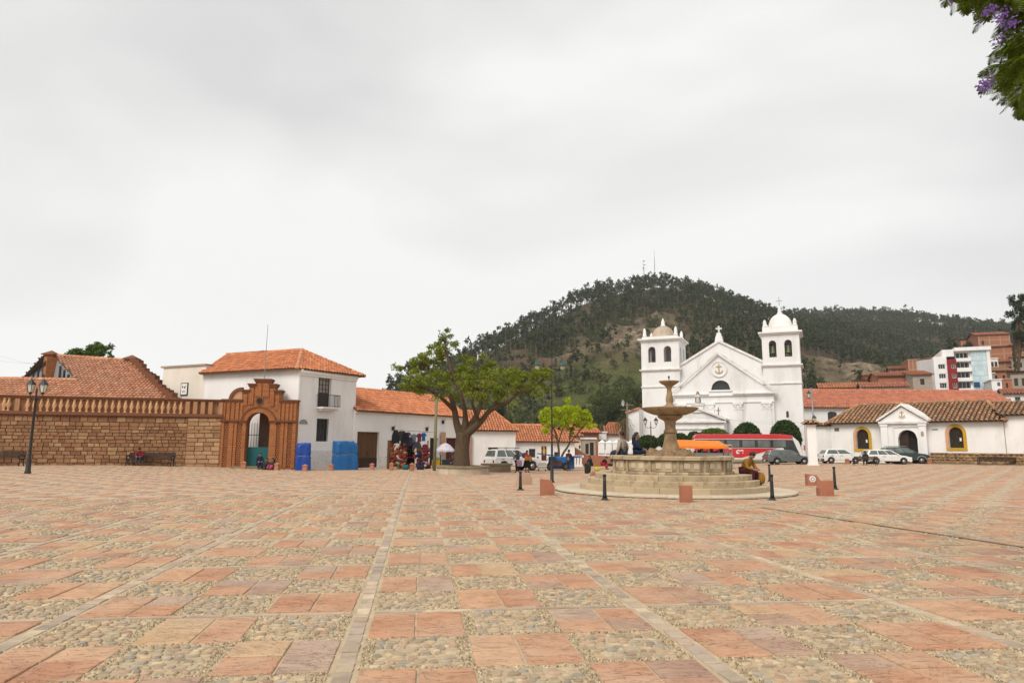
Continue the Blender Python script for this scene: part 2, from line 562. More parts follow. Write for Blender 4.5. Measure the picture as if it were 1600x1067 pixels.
MT['wall_pier'] = PM('pale_sandstone_block', (0.4, 0.2, 0.1), sc=3, rough=0.95, rv=0.14, stain=(0.22, 0.12, 0.06), stain_sc=1.3, stain_amt=0.5, pal=[(0.37, 0.215, 0.115), (0.40, 0.24, 0.13), (0.34, 0.19, 0.10), (0.42, 0.265, 0.15)], bump=0.01, bsc=14)
MT['wall_core'] = PM('wall_mortar', (0.33, 0.20, 0.115), (0.26, 0.155, 0.09), sc=6, rough=0.95)
MT['baluster'] = PM('pale_clay_baluster', (0.60, 0.36, 0.20), (0.50, 0.26, 0.13), sc=5, rough=0.9, rv=0.12)
MT['plaster_clay'] = PM('clay_render', (0.42, 0.22, 0.115), (0.35, 0.175, 0.09), sc=1.6, rough=0.95, stain=(0.20, 0.11, 0.06), stain_sc=1.4, stain_amt=0.7, bump=0.006, bsc=15)
MT['clay_post'] = PM('terracotta_post', (0.42, 0.18, 0.10), (0.34, 0.14, 0.08), sc=4, rough=0.9, rv=0.12, bump=0.003, bsc=25)
MT['red_stone'] = PM('red_sandstone', (0.36, 0.145, 0.085), (0.29, 0.115, 0.07), sc=3, rough=0.85, rv=0.12, bump=0.006, bsc=14, stain=(0.42, 0.24, 0.16), stain_amt=0.4)
MT['fountain'] = PM('fountain_limestone', (0.46, 0.36, 0.235), (0.36, 0.275, 0.17), sc=2.2, rough=0.9, bump=0.010, bsc=16, stain=(0.12, 0.088, 0.055), stain_sc=2.2, stain_amt=0.9, rv=0.12)
MT['fountain_warm'] = PM('fountain_weathered_stone', (0.36, 0.25, 0.145), (0.23, 0.15, 0.085), sc=3.5, rough=0.9, bump=0.014, bsc=14, stain=(0.09, 0.06, 0.038), stain_sc=2.6, stain_amt=0.9)
MT['fountain_floor'] = PM('pale_step_stone', (0.52, 0.44, 0.33), (0.44, 0.36, 0.26), sc=1.5, rough=0.9, bump=0.004, bsc=16, stain=(0.20, 0.15, 0.10), stain_sc=1.8, stain_amt=0.75, rv=0.10)
MT['rock'] = PM('fountain_rock', (0.30, 0.19, 0.10), (0.17, 0.105, 0.06), sc=3, rough=0.95, bump=0.05, bsc=5)
MT['kerb_dark'] = PM('dark_kerb_stone', (0.20, 0.15, 0.095), (0.13, 0.10, 0.07), sc=4, rough=0.95, bump=0.005, bsc=20)
MT['water'] = PM('fountain_water', (0.05, 0.06, 0.04), (0.04, 0.05, 0.035), sc=2, rough=0.08, spec=0.5)
MT['bench_stone'] = PM('grey_bench_stone', (0.27, 0.21, 0.13), (0.19, 0.15, 0.095), sc=2.5, rough=0.95, bump=0.008, bsc=14, stain=(0.10, 0.08, 0.05), stain_sc=2, stain_amt=0.6)
MT['bark'] = PM('tree_bark', (0.115, 0.075, 0.042), (0.065, 0.042, 0.025), sc=5, rough=0.95, bump=0.03, bsc=12, stretch=(3, 3, 0.6))
MT['bark_pale'] = PM('pale_bark', (0.19, 0.15, 0.11), (0.12, 0.09, 0.07), sc=5, rough=0.95, bump=0.01, bsc=12, stretch=(3, 3, 0.6))
MT['leaf_big'] = LEAF('old_tree_leaf', (0.14, 0.185, 0.016), (0.26, 0.29, 0.032), 0.35, 0.42)
MT['leaf_yellow'] = LEAF('yellow_green_leaf', (0.32, 0.42, 0.010), (0.50, 0.54, 0.014), 0.22, 0.45)
MT['leaf_dark'] = LEAF('topiary_leaf', (0.022, 0.048, 0.012), (0.050, 0.085, 0.016), 0.35, 0.2)
MT['leaf_hedge'] = LEAF('hedge_leaf', (0.05, 0.10, 0.015), (0.14, 0.19, 0.02), 0.4, 0.25)
MT['leaf_green'] = LEAF('green_leaf', (0.06, 0.12, 0.02), (0.12, 0.18, 0.03), 0.35)
MT['leaf_euc'] = LEAF('eucalyptus_leaf', (0.020, 0.036, 0.013), (0.050, 0.070, 0.022), 0.35, 0.25)
MT['leaf_hill'] = LEAF('hill_bush_leaf', (0.045, 0.062, 0.018), (0.10, 0.115, 0.032), 0.35, 0.25)
MT['leaf_palm'] = LEAF('dry_palm_leaf', (0.15, 0.12, 0.05), (0.09, 0.085, 0.03), 0.3, 0.25)
MT['leaf_jac'] = LEAF('jacaranda_leaflet', (0.045, 0.080, 0.010), (0.20, 0.25, 0.016), 0.35, 0.55)
MT['petal'] = LEAF('purple_petal', (0.20, 0.10, 0.38), (0.30, 0.17, 0.50), 0.3, 0.4)
MT['blue_tarp'] = PM('blue_tarpaulin', (0.005, 0.055, 0.33), (0.004, 0.04, 0.25), sc=2, rough=0.45, spec=0.4, bump=0.03, bsc=5)
MT['blue_tarp2'] = PM('sky_blue_tarpaulin', (0.006, 0.115, 0.33), (0.005, 0.085, 0.26), sc=2, rough=0.45, spec=0.4, bump=0.02, bsc=5)
MT['teal'] = PM('teal_gate_paint', (0.008, 0.115, 0.125), (0.008, 0.09, 0.10), sc=3, rough=0.5)
MT['tyre'] = PM('tyre_rubber', (0.012, 0.012, 0.012), (0.02, 0.02, 0.02), rough=0.8)
MT['rim'] = PM('wheel_rim', (0.35, 0.35, 0.36), (0.28, 0.28, 0.29), rough=0.35, metal=0.7)
MT['lamp_glass'] = PM('frosted_lamp_glass', (0.62, 0.62, 0.56), (0.55, 0.55, 0.5), rough=0.3)
MT['grey_plastic'] = PM('dark_grey_plastic', (0.025, 0.028, 0.028), (0.035, 0.038, 0.038), rough=0.6)
def cloth(name, c, rough=0.9):
 k = 'cloth_' + name
 if k not in MT:
  MT[k] = PM(k, c, tuple(x * 0.65 for x in c), sc=7, rough=rough, bump=0.006, bsc=18)
 return MT[k]
def paint(name, c, coat=0.6, rough=0.3):
 k = 'paint_' + name
 if k not in MT:
  MT[k] = PM(k, c, tuple(x * 0.93 for x in c), sc=1.5, rough=rough, spec=0.5, coat=coat)
 return MT[k]
# ------------------------------------------------------------------ ground sheet
def nonuni(inner, outer):
 return sorted(set([round(v, 3) for v in inner] + outer))
def sheet(xs, ys, zf):
 xs, ys = np.array(xs), np.array(ys)
 X, Y = np.meshgrid(xs, ys)
 Z = np.vectorize(zf)(X, Y)
 V = np.stack([X.ravel(), Y.ravel(), Z.ravel()], 1)
 nx, ny = len(xs), len(ys)
 i = np.arange(ny - 1)[:, None] * nx + np.arange(nx - 1)[None, :]
 i = i.ravel()
 F = np.stack([i, i + 1, i + 1 + nx, i + nx], 1)
 return V, F
MT['ground'] = PM('packed_earth_and_mortar', (0.33, 0.245, 0.165), (0.26, 0.19, 0.125), sc=0.8, rough=0.95, bump=0.006, bsc=30, stain=(0.20, 0.145, 0.09), stain_sc=2.5)
MT['mortar'] = PM('sandy_mortar', (0.49, 0.39, 0.26), (0.39, 0.30, 0.195), sc=5.0, rough=0.95, bump=0.006, bsc=60, stain=(0.27, 0.20, 0.13), stain_sc=2.5, stain_amt=0.55, world_co=True)
xs = nonuni(np.arange(-70, 90, 3.0), [-4000, -1500, -600, -300, -150, -100, 130, 200, 400, 800, 1600, 4000])
ys = nonuni(np.arange(0, 110, 3.0), [-200, -60, -20, 130, 160, 220, 400, 800, 1600, 4500])
V, F = sheet(xs, ys, lambda x, y: gz(x, y) - 0.03)
tag(link_mesh('ground', np_mesh('ground', V, F, MT['ground'], True)), kind='structure')
xs = np.arange(-60, 86, 2.0)
ys = np.arange(-6, 82, 2.0)
V, F = sheet(xs, ys, lambda x, y: gz(x, y) + 0.007)
plaza = tag(link_mesh('plaza_paving', np_mesh('plaza_paving', V, F, MT['mortar'], True)), kind='structure')
# ------------------------------------------------------------------ chequered paving: slabs and cobbles
GA = rad(7.6)
GR = np.array([math.cos(GA), math.sin(GA)])
GF = np.array([-math.sin(GA), math.cos(GA)])
pref = G(583, 961)
PREF = np.array([pref.x, pref.y])
CELL, STRIP_U, STRIP_V = 0.86, 0.20, 0.15
PU, PV = 3 * CELL + STRIP_U, 3 * CELL + STRIP_V
CAM_INV = CAM_M.inverted()
def proj(x, y, z=0.0):
 p = CAM_INV @ Vector((x, y, z))
 if p.z > -0.1:
  return None
 return 800 + FPX * p.x / -p.z, 533.5 - FPX * p.y / -p.z
def uvw(u, v):
 p = PREF + GR * u + GF * v
 return p[0], p[1]
SLAB_PAL = [(0.48, 0.245, 0.14), (0.51, 0.275, 0.16), (0.46, 0.225, 0.13), (0.54, 0.31, 0.18), (0.39, 0.205, 0.135), (0.48, 0.245, 0.14),
   (0.46, 0.23, 0.135), (0.36, 0.22, 0.16), (0.51, 0.33, 0.185), (0.44, 0.22, 0.13), (0.49, 0.27, 0.16), (0.40, 0.28, 0.215)]
def slab_mat():
 m, nt, b = new_mat('split_sandstone_slab')
 g = nt.nodes.new('ShaderNodeNewGeometry')
 pos = g.outputs['Position']
 rs = rand_socket(nt)
 ra = nt.nodes.new('ShaderNodeValToRGB')
 ra.color_ramp.interpolation = 'CONSTANT'
 els = ra.color_ramp.elements
 while len(els) < len(SLAB_PAL):
  els.new(0.5)
 for i, c in enumerate(SLAB_PAL):
  els[i].position = i / len(SLAB_PAL)
  els[i].color = c4(c)
 nt.links.new(rs, ra.inputs[0])
 n1 = noise(nt, pos, 3.2, 7.0, 0.6, 0.5)
 col = mixn(nt, 1.0, ra.outputs[0], mixn(nt, mapr(nt, n1, 0.3, 0.7, 0, 1), (0.76, 0.75, 0.75), (1.06, 1.05, 1.03)), 'MULTIPLY')
 # pale dust in blotches, darker split marks
 col = mixn(nt, mapr(nt, noise(nt, pos, 1.1, 6.0, 0.62), 0.38, 0.72, 0, 0.65), col, (0.52, 0.38, 0.26))
 mp = nt.nodes.new('ShaderNodeMapping')
 mp.inputs['Scale'].default_value = (2.2, 7.0, 4.0)
 nt.links.new(pos, mp.inputs['Vector'])
 crack = noise(nt, mp.outputs[0], 1.6, 4.0, 0.55, 1.6)
 cf = nt.nodes.new('ShaderNodeValToRGB')
 ce = cf.color_ramp.elements
 ce[0].position, ce[0].color = 0.478, (0, 0, 0, 1)
 ce[1].position, ce[1].color = 0.497, (1, 1, 1, 1)
 e2 = ce.new(0.502)
 e2.color = (0, 0, 0, 1)
 nt.links.new(crack, cf.inputs[0])
 area = mapr(nt, noise(nt, pos, 2.1, 2.0), 0.52, 0.60, 0, 0.7)
 mm = nt.nodes.new('ShaderNodeMath')
 mm.operation = 'MULTIPLY'
 nt.links.new(cf.outputs[0], mm.inputs[0])
 nt.links.new(area, mm.inputs[1])
 col = mixn(nt, mm.outputs[0], col, (0.16, 0.085, 0.06))
 nt.links.new(col, b.inputs['Base Color'])
 b.inputs['Roughness'].default_value = 0.8
 b.inputs['Specular IOR Level'].default_value = 0.25
 bn = nt.nodes.new('ShaderNodeBump')
 bn.inputs['Distance'].default_value = 0.012
 ht = nt.nodes.new('ShaderNodeMath')
 ht.operation = 'MULTIPLY_ADD'
 nt.links.new(cf.outputs[0], ht.inputs[0])
 ht.inputs[1].default_value = -0.5
 nt.links.new(noise(nt, pos, 9.0, 7.0, 0.62), ht.inputs[2])
 nt.links.new(ht.outputs[0], bn.inputs['Height'])
 nt.links.new(bn.outputs[0], b.inputs['Normal'])
 return m
MT['slab'] = slab_mat()
MT['border'] = PM('grey_border_stone', (0.4, 0.3, 0.2), sc=5, rough=0.9, rv=0.14, pal=[(0.39, 0.31, 0.235), (0.43, 0.345, 0.26), (0.36, 0.29, 0.235), (0.47, 0.38, 0.265), (0.41, 0.30, 0.225)], bump=0.008, bsc=25, world_co=True)
MT['cobble'] = PM('river_cobble', (0.4, 0.3, 0.2), sc=9, rough=0.9, rv=0.16, pal=[(0.38, 0.295, 0.195), (0.33, 0.26, 0.175), (0.42, 0.325, 0.215), (0.39, 0.265, 0.175), (0.29, 0.245, 0.185), (0.44, 0.36, 0.245), (0.42, 0.33, 0.215), (0.46, 0.33, 0.205), (0.37, 0.28, 0.19), (0.31, 0.275, 0.225)], bump=0.004, bsc=45, world_co=True)
MT['gravel'] = PM('fine_gravel', (0.4, 0.3, 0.2), sc=9, rough=0.9, rv=0.30, pal=[(0.42, 0.33, 0.20), (0.30, 0.23, 0.145), (0.48, 0.39, 0.26), (0.20, 0.15, 0.095), (0.40, 0.30, 0.19)], world_co=True)
def cobble_far_mat():
 m, nt, b = new_mat('distant_cobbles')
 g = nt.nodes.new('ShaderNodeNewGeometry')
 vo = nt.nodes.new('ShaderNodeTexVoronoi')
 vo.inputs['Scale'].default_value = 9.0
 nt.links.new(g.outputs['Position'], vo.inputs['Vector'])
 ra = nt.nodes.new('ShaderNodeValToRGB')
 ra.color_ramp.elements[0].color = (0.40, 0.31, 0.21, 1)
 ra.color_ramp.elements[1].color = (0.54, 0.43, 0.30, 1)
 nt.links.new(vo.outputs['Color'], ra.inputs[0])
 col = mixn(nt, mapr(nt, vo.outputs['Distance'], 0.3, 0.6, 0, 0.6), ra.outputs[0], (0.32, 0.24, 0.155))
 nt.links.new(col, b.inputs['Base Color'])
 b.inputs['Roughness'].default_value = 0.9
 return m
MT['cobble_far'] = cobble_far_mat()
slabs, cobble_cells, strips = [], [], []
ni, nj = 30, 30
for bi in range(-22, 30):
 for bj in range(-3, 29):
  cu, cv = uvw(bi * PU + PU / 2, bj * PV + PV / 2)
  if cv < 1 or cv > 74 or cu < -58 or cu > 84:
   continue
  q = proj(cu, cv)
  if cv > 6 and (q is None or q[0] < -260 or q[0] > 1860):
   continue
  u0, v0 = bi * PU, bj * PV + STRIP_V
  for i in range(3):
   for j in range(3):
    a, b_ = u0 + i * CELL, v0 + j * CELL
    par = (bi * 3 + i + bj * 3 + j) % 2
    # block (0,0) above the reference line begins with cobbles at its corner
    if par == 0:
     cobble_cells.append((a, b_))
    else:
     k = RND.random()
     if k < 0.66:
      cu_, cv_ = CELL * RND.uniform(0.45, 0.55), CELL * RND.uniform(0.45, 0.55)
      parts = [(0, cu_, 0, cv_), (cu_, CELL, 0, cv_), (0, cu_, cv_, CELL), (cu_, CELL, cv_, CELL)]
     elif k < 0.88:
      cu_ = CELL * RND.uniform(0.44, 0.56)
      parts = [(0, cu_, 0, CELL), (cu_, CELL, 0, CELL)]
     elif k < 0.94:
      cv_ = CELL * RND.uniform(0.4, 0.6)
      parts = [(0, CELL, 0, cv_), (0, CELL, cv_, CELL)]
     else:
      cu_, cv_ = CELL * RND.uniform(0.45, 0.55), CELL * RND.uniform(0.4, 0.6)
      parts = [(0, cu_, 0, CELL), (cu_, CELL, 0, cv_), (cu_, CELL, cv_, CELL)]
     for p in parts:
      slabs.append((a + p[0], a + p[1], b_ + p[2], b_ + p[3]))
  # border strips: short stones along u = end of block and along v = start of block
  v = v0 - STRIP_V
  while v < v0 + 3 * CELL - 0.05:
   L = RND.uniform(0.17, 0.27)
   strips.append((u0 + 3 * CELL + 0.02, u0 + PU - 0.02, v, min(v + L, v0 + 3 * CELL)))
   v += L
  u = u0
  while u < u0 + 3 * CELL - 0.05:
   L = RND.uniform(0.35, 0.65)
   strips.append((u, min(u + L, u0 + 3 * CELL), v0 - STRIP_V + 0.025, v0 - 0.025))
   u += L
def rank(items, key):
 """split into the 300 that show largest in view and the rest"""
 sc = []
 for n, it in enumerate(items):
  x, y, size = key(it)
  q = proj(x, y)
  if q is None or not (-20 < q[0] < 1620 and 690 < q[1] < 1100):
   sc.append((0, n))
   continue
  d = math.hypot(x, y)
  sc.append((size / d ** 3, n))
 sc.sort(reverse=True)
 near = {n for s, n in sc[:300] if s > 0}
 return near
def rect_pieces(items, h, gap, jit, near, name, mat, stuff_name, mesh_n=8):
 # prototypes for the near ones
 protos = []
 for k in range(mesh_n):
  ring = []
  for e in range(4):
   for s in range(3):
    t = s / 3
    c = [(-0.5, -0.5), (0.5, -0.5), (0.5, 0.5), (-0.5, 0.5)]
    a, b_ = c[e], c[(e + 1) % 4]
    ring.append((a[0] + (b_[0] - a[0]) * t + RND.uniform(-jit, jit), a[1] + (b_[1] - a[1]) * t + RND.uniform(-jit, jit)))
  mb = MB()
  n = len(ring)
  vs = [(x, y, -1.0) for x, y in ring] + [(x * 0.992, y * 0.992, 0.72) for x, y in ring] + [(x * 0.968, y * 0.968, 1.0 + RND.uniform(-0.08, 0.08)) for x, y in ring]
  fs = [(i, (i + 1) % n, (i + 1) % n + n, i + n) for i in range(n)] + [(i + n, (i + 1) % n + n, (i + 1) % n + 2 * n, i + 2 * n) for i in range(n)]
  fs.append(tuple(range(2 * n, 3 * n)))
  mb.add(vs, fs)
  protos.append(mb.mesh(name, mat))
 rest = []
 for n, (u0, u1, v0, v1) in enumerate(items):
  x, y = uvw((u0 + u1) / 2, (v0 + v1) / 2)
  if n in near:
   o = link_mesh(name, protos[n % mesh_n], plaza)
   o.location = (x, y, gz(x, y) + RND.uniform(-0.004, 0.004))
   o.rotation_euler = (RND.uniform(-0.006, 0.006), RND.uniform(-0.006, 0.006), GA + RND.choice((0, PI)) + RND.uniform(-0.008, 0.008))
   o.scale = (u1 - u0 - gap, v1 - v0 - gap, h)
  else:
   rest.append((u0 + gap / 2, u1 - gap / 2, v0 + gap / 2, v1 - gap / 2))
 A = np.array(rest)
 n = len(A)
 cor = np.stack([np.stack([A[:, i], A[:, j]], 1) for i, j in ((0, 2), (1, 2), (1, 3), (0, 3))], 1)
 cor = cor + NR.uniform(-0.006, 0.006, cor.shape)
 cen = cor.mean(1, keepdims=True)
 rings = [cor, cor * 0.998 + cen * 0.002, cen + (cor - cen) * 0.97]
 hz = h * NR.uniform(0.75, 1.25, n)
 zs = [np.full(n, -h), hz * 0.75, hz]
 Vs = []
 for rg, z in zip(rings, zs):
  xy = PREF + rg[..., :1] * GR + rg[..., 1:] * GF
  cx = xy.mean(1)
  g0 = np.array([gz(a, b_) for a, b_ in cx])
  zz = np.repeat((z + g0)[:, None], 4, 1) + NR.uniform(-0.0015, 0.0015, (n, 4))
  Vs.append(np.concatenate([xy, zz[..., None]], 2))
 V = np.concatenate(Vs, 1).reshape(-1, 3)
 base = (np.arange(n) * 12)[:, None]
 fl = []
 for r in (0, 1):
  for i in range(4):
   fl.append([r * 4 + i, r * 4 + (i + 1) % 4, r * 4 + 4 + (i + 1) % 4, r * 4 + 4 + i])
 fl.append([8, 9, 10, 11])
 F = (base[:, :, None] + np.array(fl)[None]).reshape(-1, 4)
 o = link_mesh(stuff_name, np_mesh(stuff_name, V, F, mat), plaza)
 o['kind'] = 'stuff'
rect_pieces(slabs, 0.018, 0.018, 0.010, rank(slabs, lambda s: (*uvw((s[0] + s[1]) / 2, (s[2] + s[3]) / 2), (s[1] - s[0]) * (s[3] - s[2]))), 'paving_slab', MT['slab'], 'distant_paving_slabs')
rect_pieces(strips, 0.016, 0.034, 0.045, rank(strips, lambda s: (*uvw((s[0] + s[1]) / 2, (s[2] + s[3]) / 2), (s[1] - s[0]) * (s[3] - s[2]))), 'border_stone', MT['border'], 'distant_border_stones')
# cobbles
K = 8
COB_PROTO = []
for k in range(12):
 rr = np.array([RND.uniform(0.70, 1.08) for _ in range(K)])
 ex = RND.uniform(2.2, 4.0)
 ring = []
 for i in range(K):
  a = 2 * PI * i / K + RND.uniform(-0.12, 0.12)
  c, s = math.cos(a), math.sin(a)
  q = 1.0 / (abs(c) ** ex + abs(s) ** ex) ** (1 / ex)
  ring.append((0.5 * c * q * rr[i] * 0.94, 0.5 * s * q * rr[i] * 0.94))
 ring = np.array(ring)
 tilt = np.array([RND.uniform(-0.25, 0.25), RND.uniform(-0.25, 0.25)])
 lv = []
 for f, z in ((1.0, -0.8), (0.97, 0.62), (0.80, 0.93)):
  lv.append(np.concatenate([ring * f, (z + (ring * f) @ tilt * (z > 0))[:, None]], 1))
 top = np.array([[RND.uniform(-0.05, 0.05), RND.uniform(-0.05, 0.05), 1.0]])
 Vp = np.concatenate(lv + [top])
 tris = []
 for r in (0, 1):
  for i in range(K):
   a, b_ = r * K + i, r * K + (i + 1) % K
   tris += [(a, b_, b_ + K), (a, b_ + K, a + K)]
 for i in range(K):
  tris.append((2 * K + i, 2 * K + (i + 1) % K, 3 * K))
 COB_PROTO.append((Vp, np.array(tris)))
stones, pebbles, far_cells = [], [], []
RING = 0.085
for (a, b_) in cobble_cells:
 x, y = uvw(a + CELL / 2, b_ + CELL / 2)
 q = proj(x, y)
 d = math.hypot(x, y)
 if d > 24 or (q and d > 3 and (q[0] < -250 or q[0] > 1850)):
  far_cells.append((a, b_))
  continue
 v = b_ + RING * 0.75
 while v < b_ + CELL - RING * 0.75 - 0.03:
  h = min(RND.uniform(0.055, 0.085), b_ + CELL - RING * 0.7 - v)
  u = a + RING + RND.uniform(-0.02, 0.02)
  while u < a + CELL - RING - 0.04:
   w = min(RND.uniform(0.06, 0.135), a + CELL - RING - u)
   stones.append((u + w / 2 + RND.uniform(-.006, .006), v + h / 2 + RND.uniform(-0.012, 0.012), w - 0.004, h * RND.uniform(0.88, 1.12), RND.uniform(0.015, 0.027), RND.uniform(-0.3, 0.22)))
   u += w
  v += h * 0.97
 if d < 12:
  npb = int(900 if d < 7.5 else 380)
  for _ in range(npb):
   e = RND.random()
   if e < 0.36:
    pu, pv = RND.uniform(0.0, RING * 1.15), RND.uniform(0.0, CELL)
   elif e < 0.72:
    pu, pv = CELL - RND.uniform(0.0, RING * 1.15), RND.uniform(0.0, CELL)
   elif e < 0.86:
    pu, pv = RND.uniform(0, CELL), RND.uniform(0.0, RING * 0.8)
   else:
    pu, pv = RND.uniform(0, CELL), CELL - RND.uniform(0.0, RING * 0.8)
   pebbles.append((a + pu, b_ + pv, RND.uniform(0.008, 0.017)))
near = rank(stones, lambda s: (*uvw(s[0], s[1]), s[2] * s[3]))
cob_me = [np_mesh('cobble', p[0], p[1], MT['cobble'], True) for p in COB_PROTO]
Vs, Fs, off = [], [], 0
for n, s in enumerate(stones):
 x, y = uvw(s[0], s[1])
 z = gz(x, y)
 if n in near:
  o = link_mesh('cobble', cob_me[n % 12], plaza)
  o.location = (x, y, z)
  o.rotation_euler = (0, 0, GA + s[5])
  o.scale = (s[2], s[3], s[4])
 else:
  Vp, T = COB_PROTO[n % 12]
  c, sn = math.cos(GA + s[5]), math.sin(GA + s[5])
  X, Y = Vp[:, 0] * s[2], Vp[:, 1] * s[3]
  Vs.append(np.stack([x + X * c - Y * sn, y + X * sn + Y * c, z + Vp[:, 2] * s[4]], 1))
  Fs.append(T + off)
  off += len(Vp)
o = link_mesh('distant_cobbles', np_mesh('distant_cobbles', np.concatenate(Vs), np.concatenate(Fs), MT['cobble'], True), plaza)
o['kind'] = 'stuff'
P = np.array(pebbles)
xy = PREF + P[:, :1] * GR + P[:, 1:2] * GF
oct_v = np.array([(1, 0, 0), (0, 1, 0), (-1, 0, 0), (0, -1, 0), (0, 0, 0.8)])
oct_v = np.concatenate([oct_v[:4] * [1, 1, 1] + [0, 0, -0.2], oct_v[4:]])
ang = NR.uniform(0, PI, len(P))
sx, sy = P[:, 2] * NR.uniform(0.8, 1.5, len(P)), P[:, 2] * NR.uniform(0.6, 1.0, len(P))
X = oct_v[None, :, 0] * sx[:, None]
Y = oct_v[None, :, 1] * sy[:, None]
Z = oct_v[None, :, 2] * P[:, 2][:, None] * 1.1 + NR.uniform(0.0, 0.006, (len(P), 1))
g0 = np.array([gz(a, b_) for a, b_ in xy])
Vv = np.stack([xy[:, :1] + X * np.cos(ang)[:, None] - Y * np.sin(ang)[:, None], xy[:, 1:2] + X * np.sin(ang)[:, None] + Y * np.cos(ang)[:, None], Z + g0[:, None] + 0.006], 2).reshape(-1, 3)
T = np.array([(0, 1, 4), (1, 2, 4), (2, 3, 4), (3, 0, 4)])
Ff = ((np.arange(len(P)) * 5)[:, None, None] + T[None]).reshape(-1, 3)
o = link_mesh('gravel', np_mesh('gravel', Vv, Ff, MT['gravel'], True), plaza)
o['kind'] = 'stuff'
A = np.array(far_cells)
c4_ = np.stack([A + [0.01, 0.01], A + [CELL - 0.01, 0.01], A + [CELL - 0.01, CELL - 0.01], A + [0.01, CELL - 0.01]], 1)
xy = PREF + c4_[..., :1] * GR + c4_[..., 1:] * GF
g0 = np.array([[gz(p[0], p[1]) for p in q] for q in xy])
V = np.concatenate([xy, (g0 + 0.008)[..., None]], 2).reshape(-1, 3)
F = np.arange(len(V)).reshape(-1, 4)
o = link_mesh('distant_cobble_panels', np_mesh('distant_cobble_panels', V, F, MT['cobble_far']), plaza)
o['kind'] = 'stuff'
# a dark drain channel crossing the paving on the right
d0, d1 = G(1190, 794), G(1700, 872)
dv = (d1 - d0).normalized()
dn = Vector((-dv.y, dv.x, 0))
mb = MB()
mb.poly(d0 - dn * 0.05 + Vector((0, 0, .026)), d1 - dn * 0.05 + Vector((0, 0, .026)), d1 + dn * 0.05 + Vector((0, 0, .026)), d0 + dn * 0.05 + Vector((0, 0, .026)))
tag(mb.build('drain_channel', MT['kerb_dark']), kind='structure')
# ------------------------------------------------------------------ hill
RIDGE = [(300, 690, 420), (520, 655, 420), (620, 606, 430), (680, 574, 440), (720, 548, 450), (760, 527, 460), (800, 505, 470), (850, 480, 490), (900, 455, 510),
  (950, 437, 525), (1030, 427, 540), (1070, 433, 545), (1110, 446, 550), (1150, 460, 560), (1180, 473, 575), (1220, 483, 610),
  (1260, 486, 680), (1320, 483, 760), (1400, 484, 800), (1450, 489, 800), (1500, 497, 790), (1560, 506, 780), (1640, 514, 770), (1800, 535, 760)]
rx, ry, rz_ = [], [], []
for px, py, Y in RIDGE:
 p = at(px, py, Y)
 rx.append(p.x)
 ry.append(Y)
 rz_.append(max(2.0, p.z - 11.5))
rx, ry, rz_ = np.array(rx), np.array(ry), np.array(rz_)
def vnoise(X, Y, s, seed):
 r = np.random.default_rng(seed)
 tab = r.random((64, 64))
 x, y = X / s, Y / s
 xi, yi = np.floor(x).astype(int), np.floor(y).astype(int)
 fx, fy = x - xi, y - yi
 fx, fy = fx * fx * (3 - 2 * fx), fy * fy * (3 - 2 * fy)
 t = lambda a, b_: tab[a % 64, b_ % 64]
 return (t(xi, yi) * (1 - fx) + t(xi + 1, yi) * fx) * (1 - fy) + (t(xi, yi + 1) * (1 - fx) + t(xi + 1, yi + 1) * fx) * fy
def npstep(a, b_, x):
 t = np.clip((x - a) / (b_ - a), 0, 1)
 return t * t * (3 - 2 * t)
ROCK1 = at(968, 540, 370)
ROCK2 = at(1332, 575, 300)
RED = at(1385, 545, 360)
def rock_mask(X, Y):
 c, s = math.cos(rad(62)), math.sin(rad(62))
 dx, dy = X - ROCK1.x, Y - 365
 a, b_ = dx * c + dy * s, -dx * s + dy * c
 wob = (vnoise(X, Y, 14, 3) - 0.5) * 0.7 + (vnoise(X, Y, 5, 4) - 0.5) * 0.4
 m1 = np.clip(1.25 - np.hypot(a / 60, b_ / 26) + wob, 0, 1)
 m2 = np.clip(1.3 - np.hypot((X - ROCK2.x) / 30, (Y - 300) / 42) + wob, 0, 1)
 return np.maximum(m1, m2)
def foot(X):
 return 175 + 35 * npstep(20, 80, X) + 40 * npstep(150, 300, X)
def spur(X, Y):
 """the slope the houses on the right stand on"""
 k = npstep(0.40, 0.60, X / np.maximum(Y, 1.0))
 return np.where(Y < 96, -3.0, k * 0.205 * (np.minimum(Y, 250) - 96) + (1 - k) * -3.0 - npstep(260, 420, Y) * 30)
def hill_z(X, Y):
 X, Y = np.asarray(X, float), np.asarray(Y, float)
 yr = np.interp(X, rx, ry)
 zr = np.interp(X, rx, rz_)
 yf = foot(X)
 s = (Y - yf) / (yr - yf)
 z = zr * np.clip(s, 0, 1) ** 1.06
 z = np.where(s > 1, zr * np.clip(1 - (s - 1) * 0.8, -0.2, 1), z)
 amp = np.clip(s * 3, 0, 1) * np.clip((1.02 - s) * 4, 0.12, 1)
 z = z + amp * ((vnoise(X, Y, 60, 1) - 0.5) * 14 + (vnoise(X, Y, 22, 2) - 0.5) * 6)
 z = np.maximum(np.where(s <= 0, -3.0, z), spur(X, Y))
 rm = rock_mask(X, Y)
 z = z + rm * (5 + (vnoise(X, Y, 7, 6) - 0.5) * 7)
 return z - 0.6
HX = np.arange(-330, 660, 5.0)
HY = np.concatenate([np.arange(98, 420, 4.0), np.arange(420, 1000, 7.0)])
X, Y = np.meshgrid(HX, HY)
Z = hill_z(X, Y)
V = np.stack([X.ravel(), Y.ravel(), Z.ravel()], 1)
nx, ny = len(HX), len(HY)
i = (np.arange(ny - 1)[:, None] * nx + np.arange(nx - 1)[None, :]).ravel()
F = np.stack([i, i + 1, i + 1 + nx, i + nx], 1)
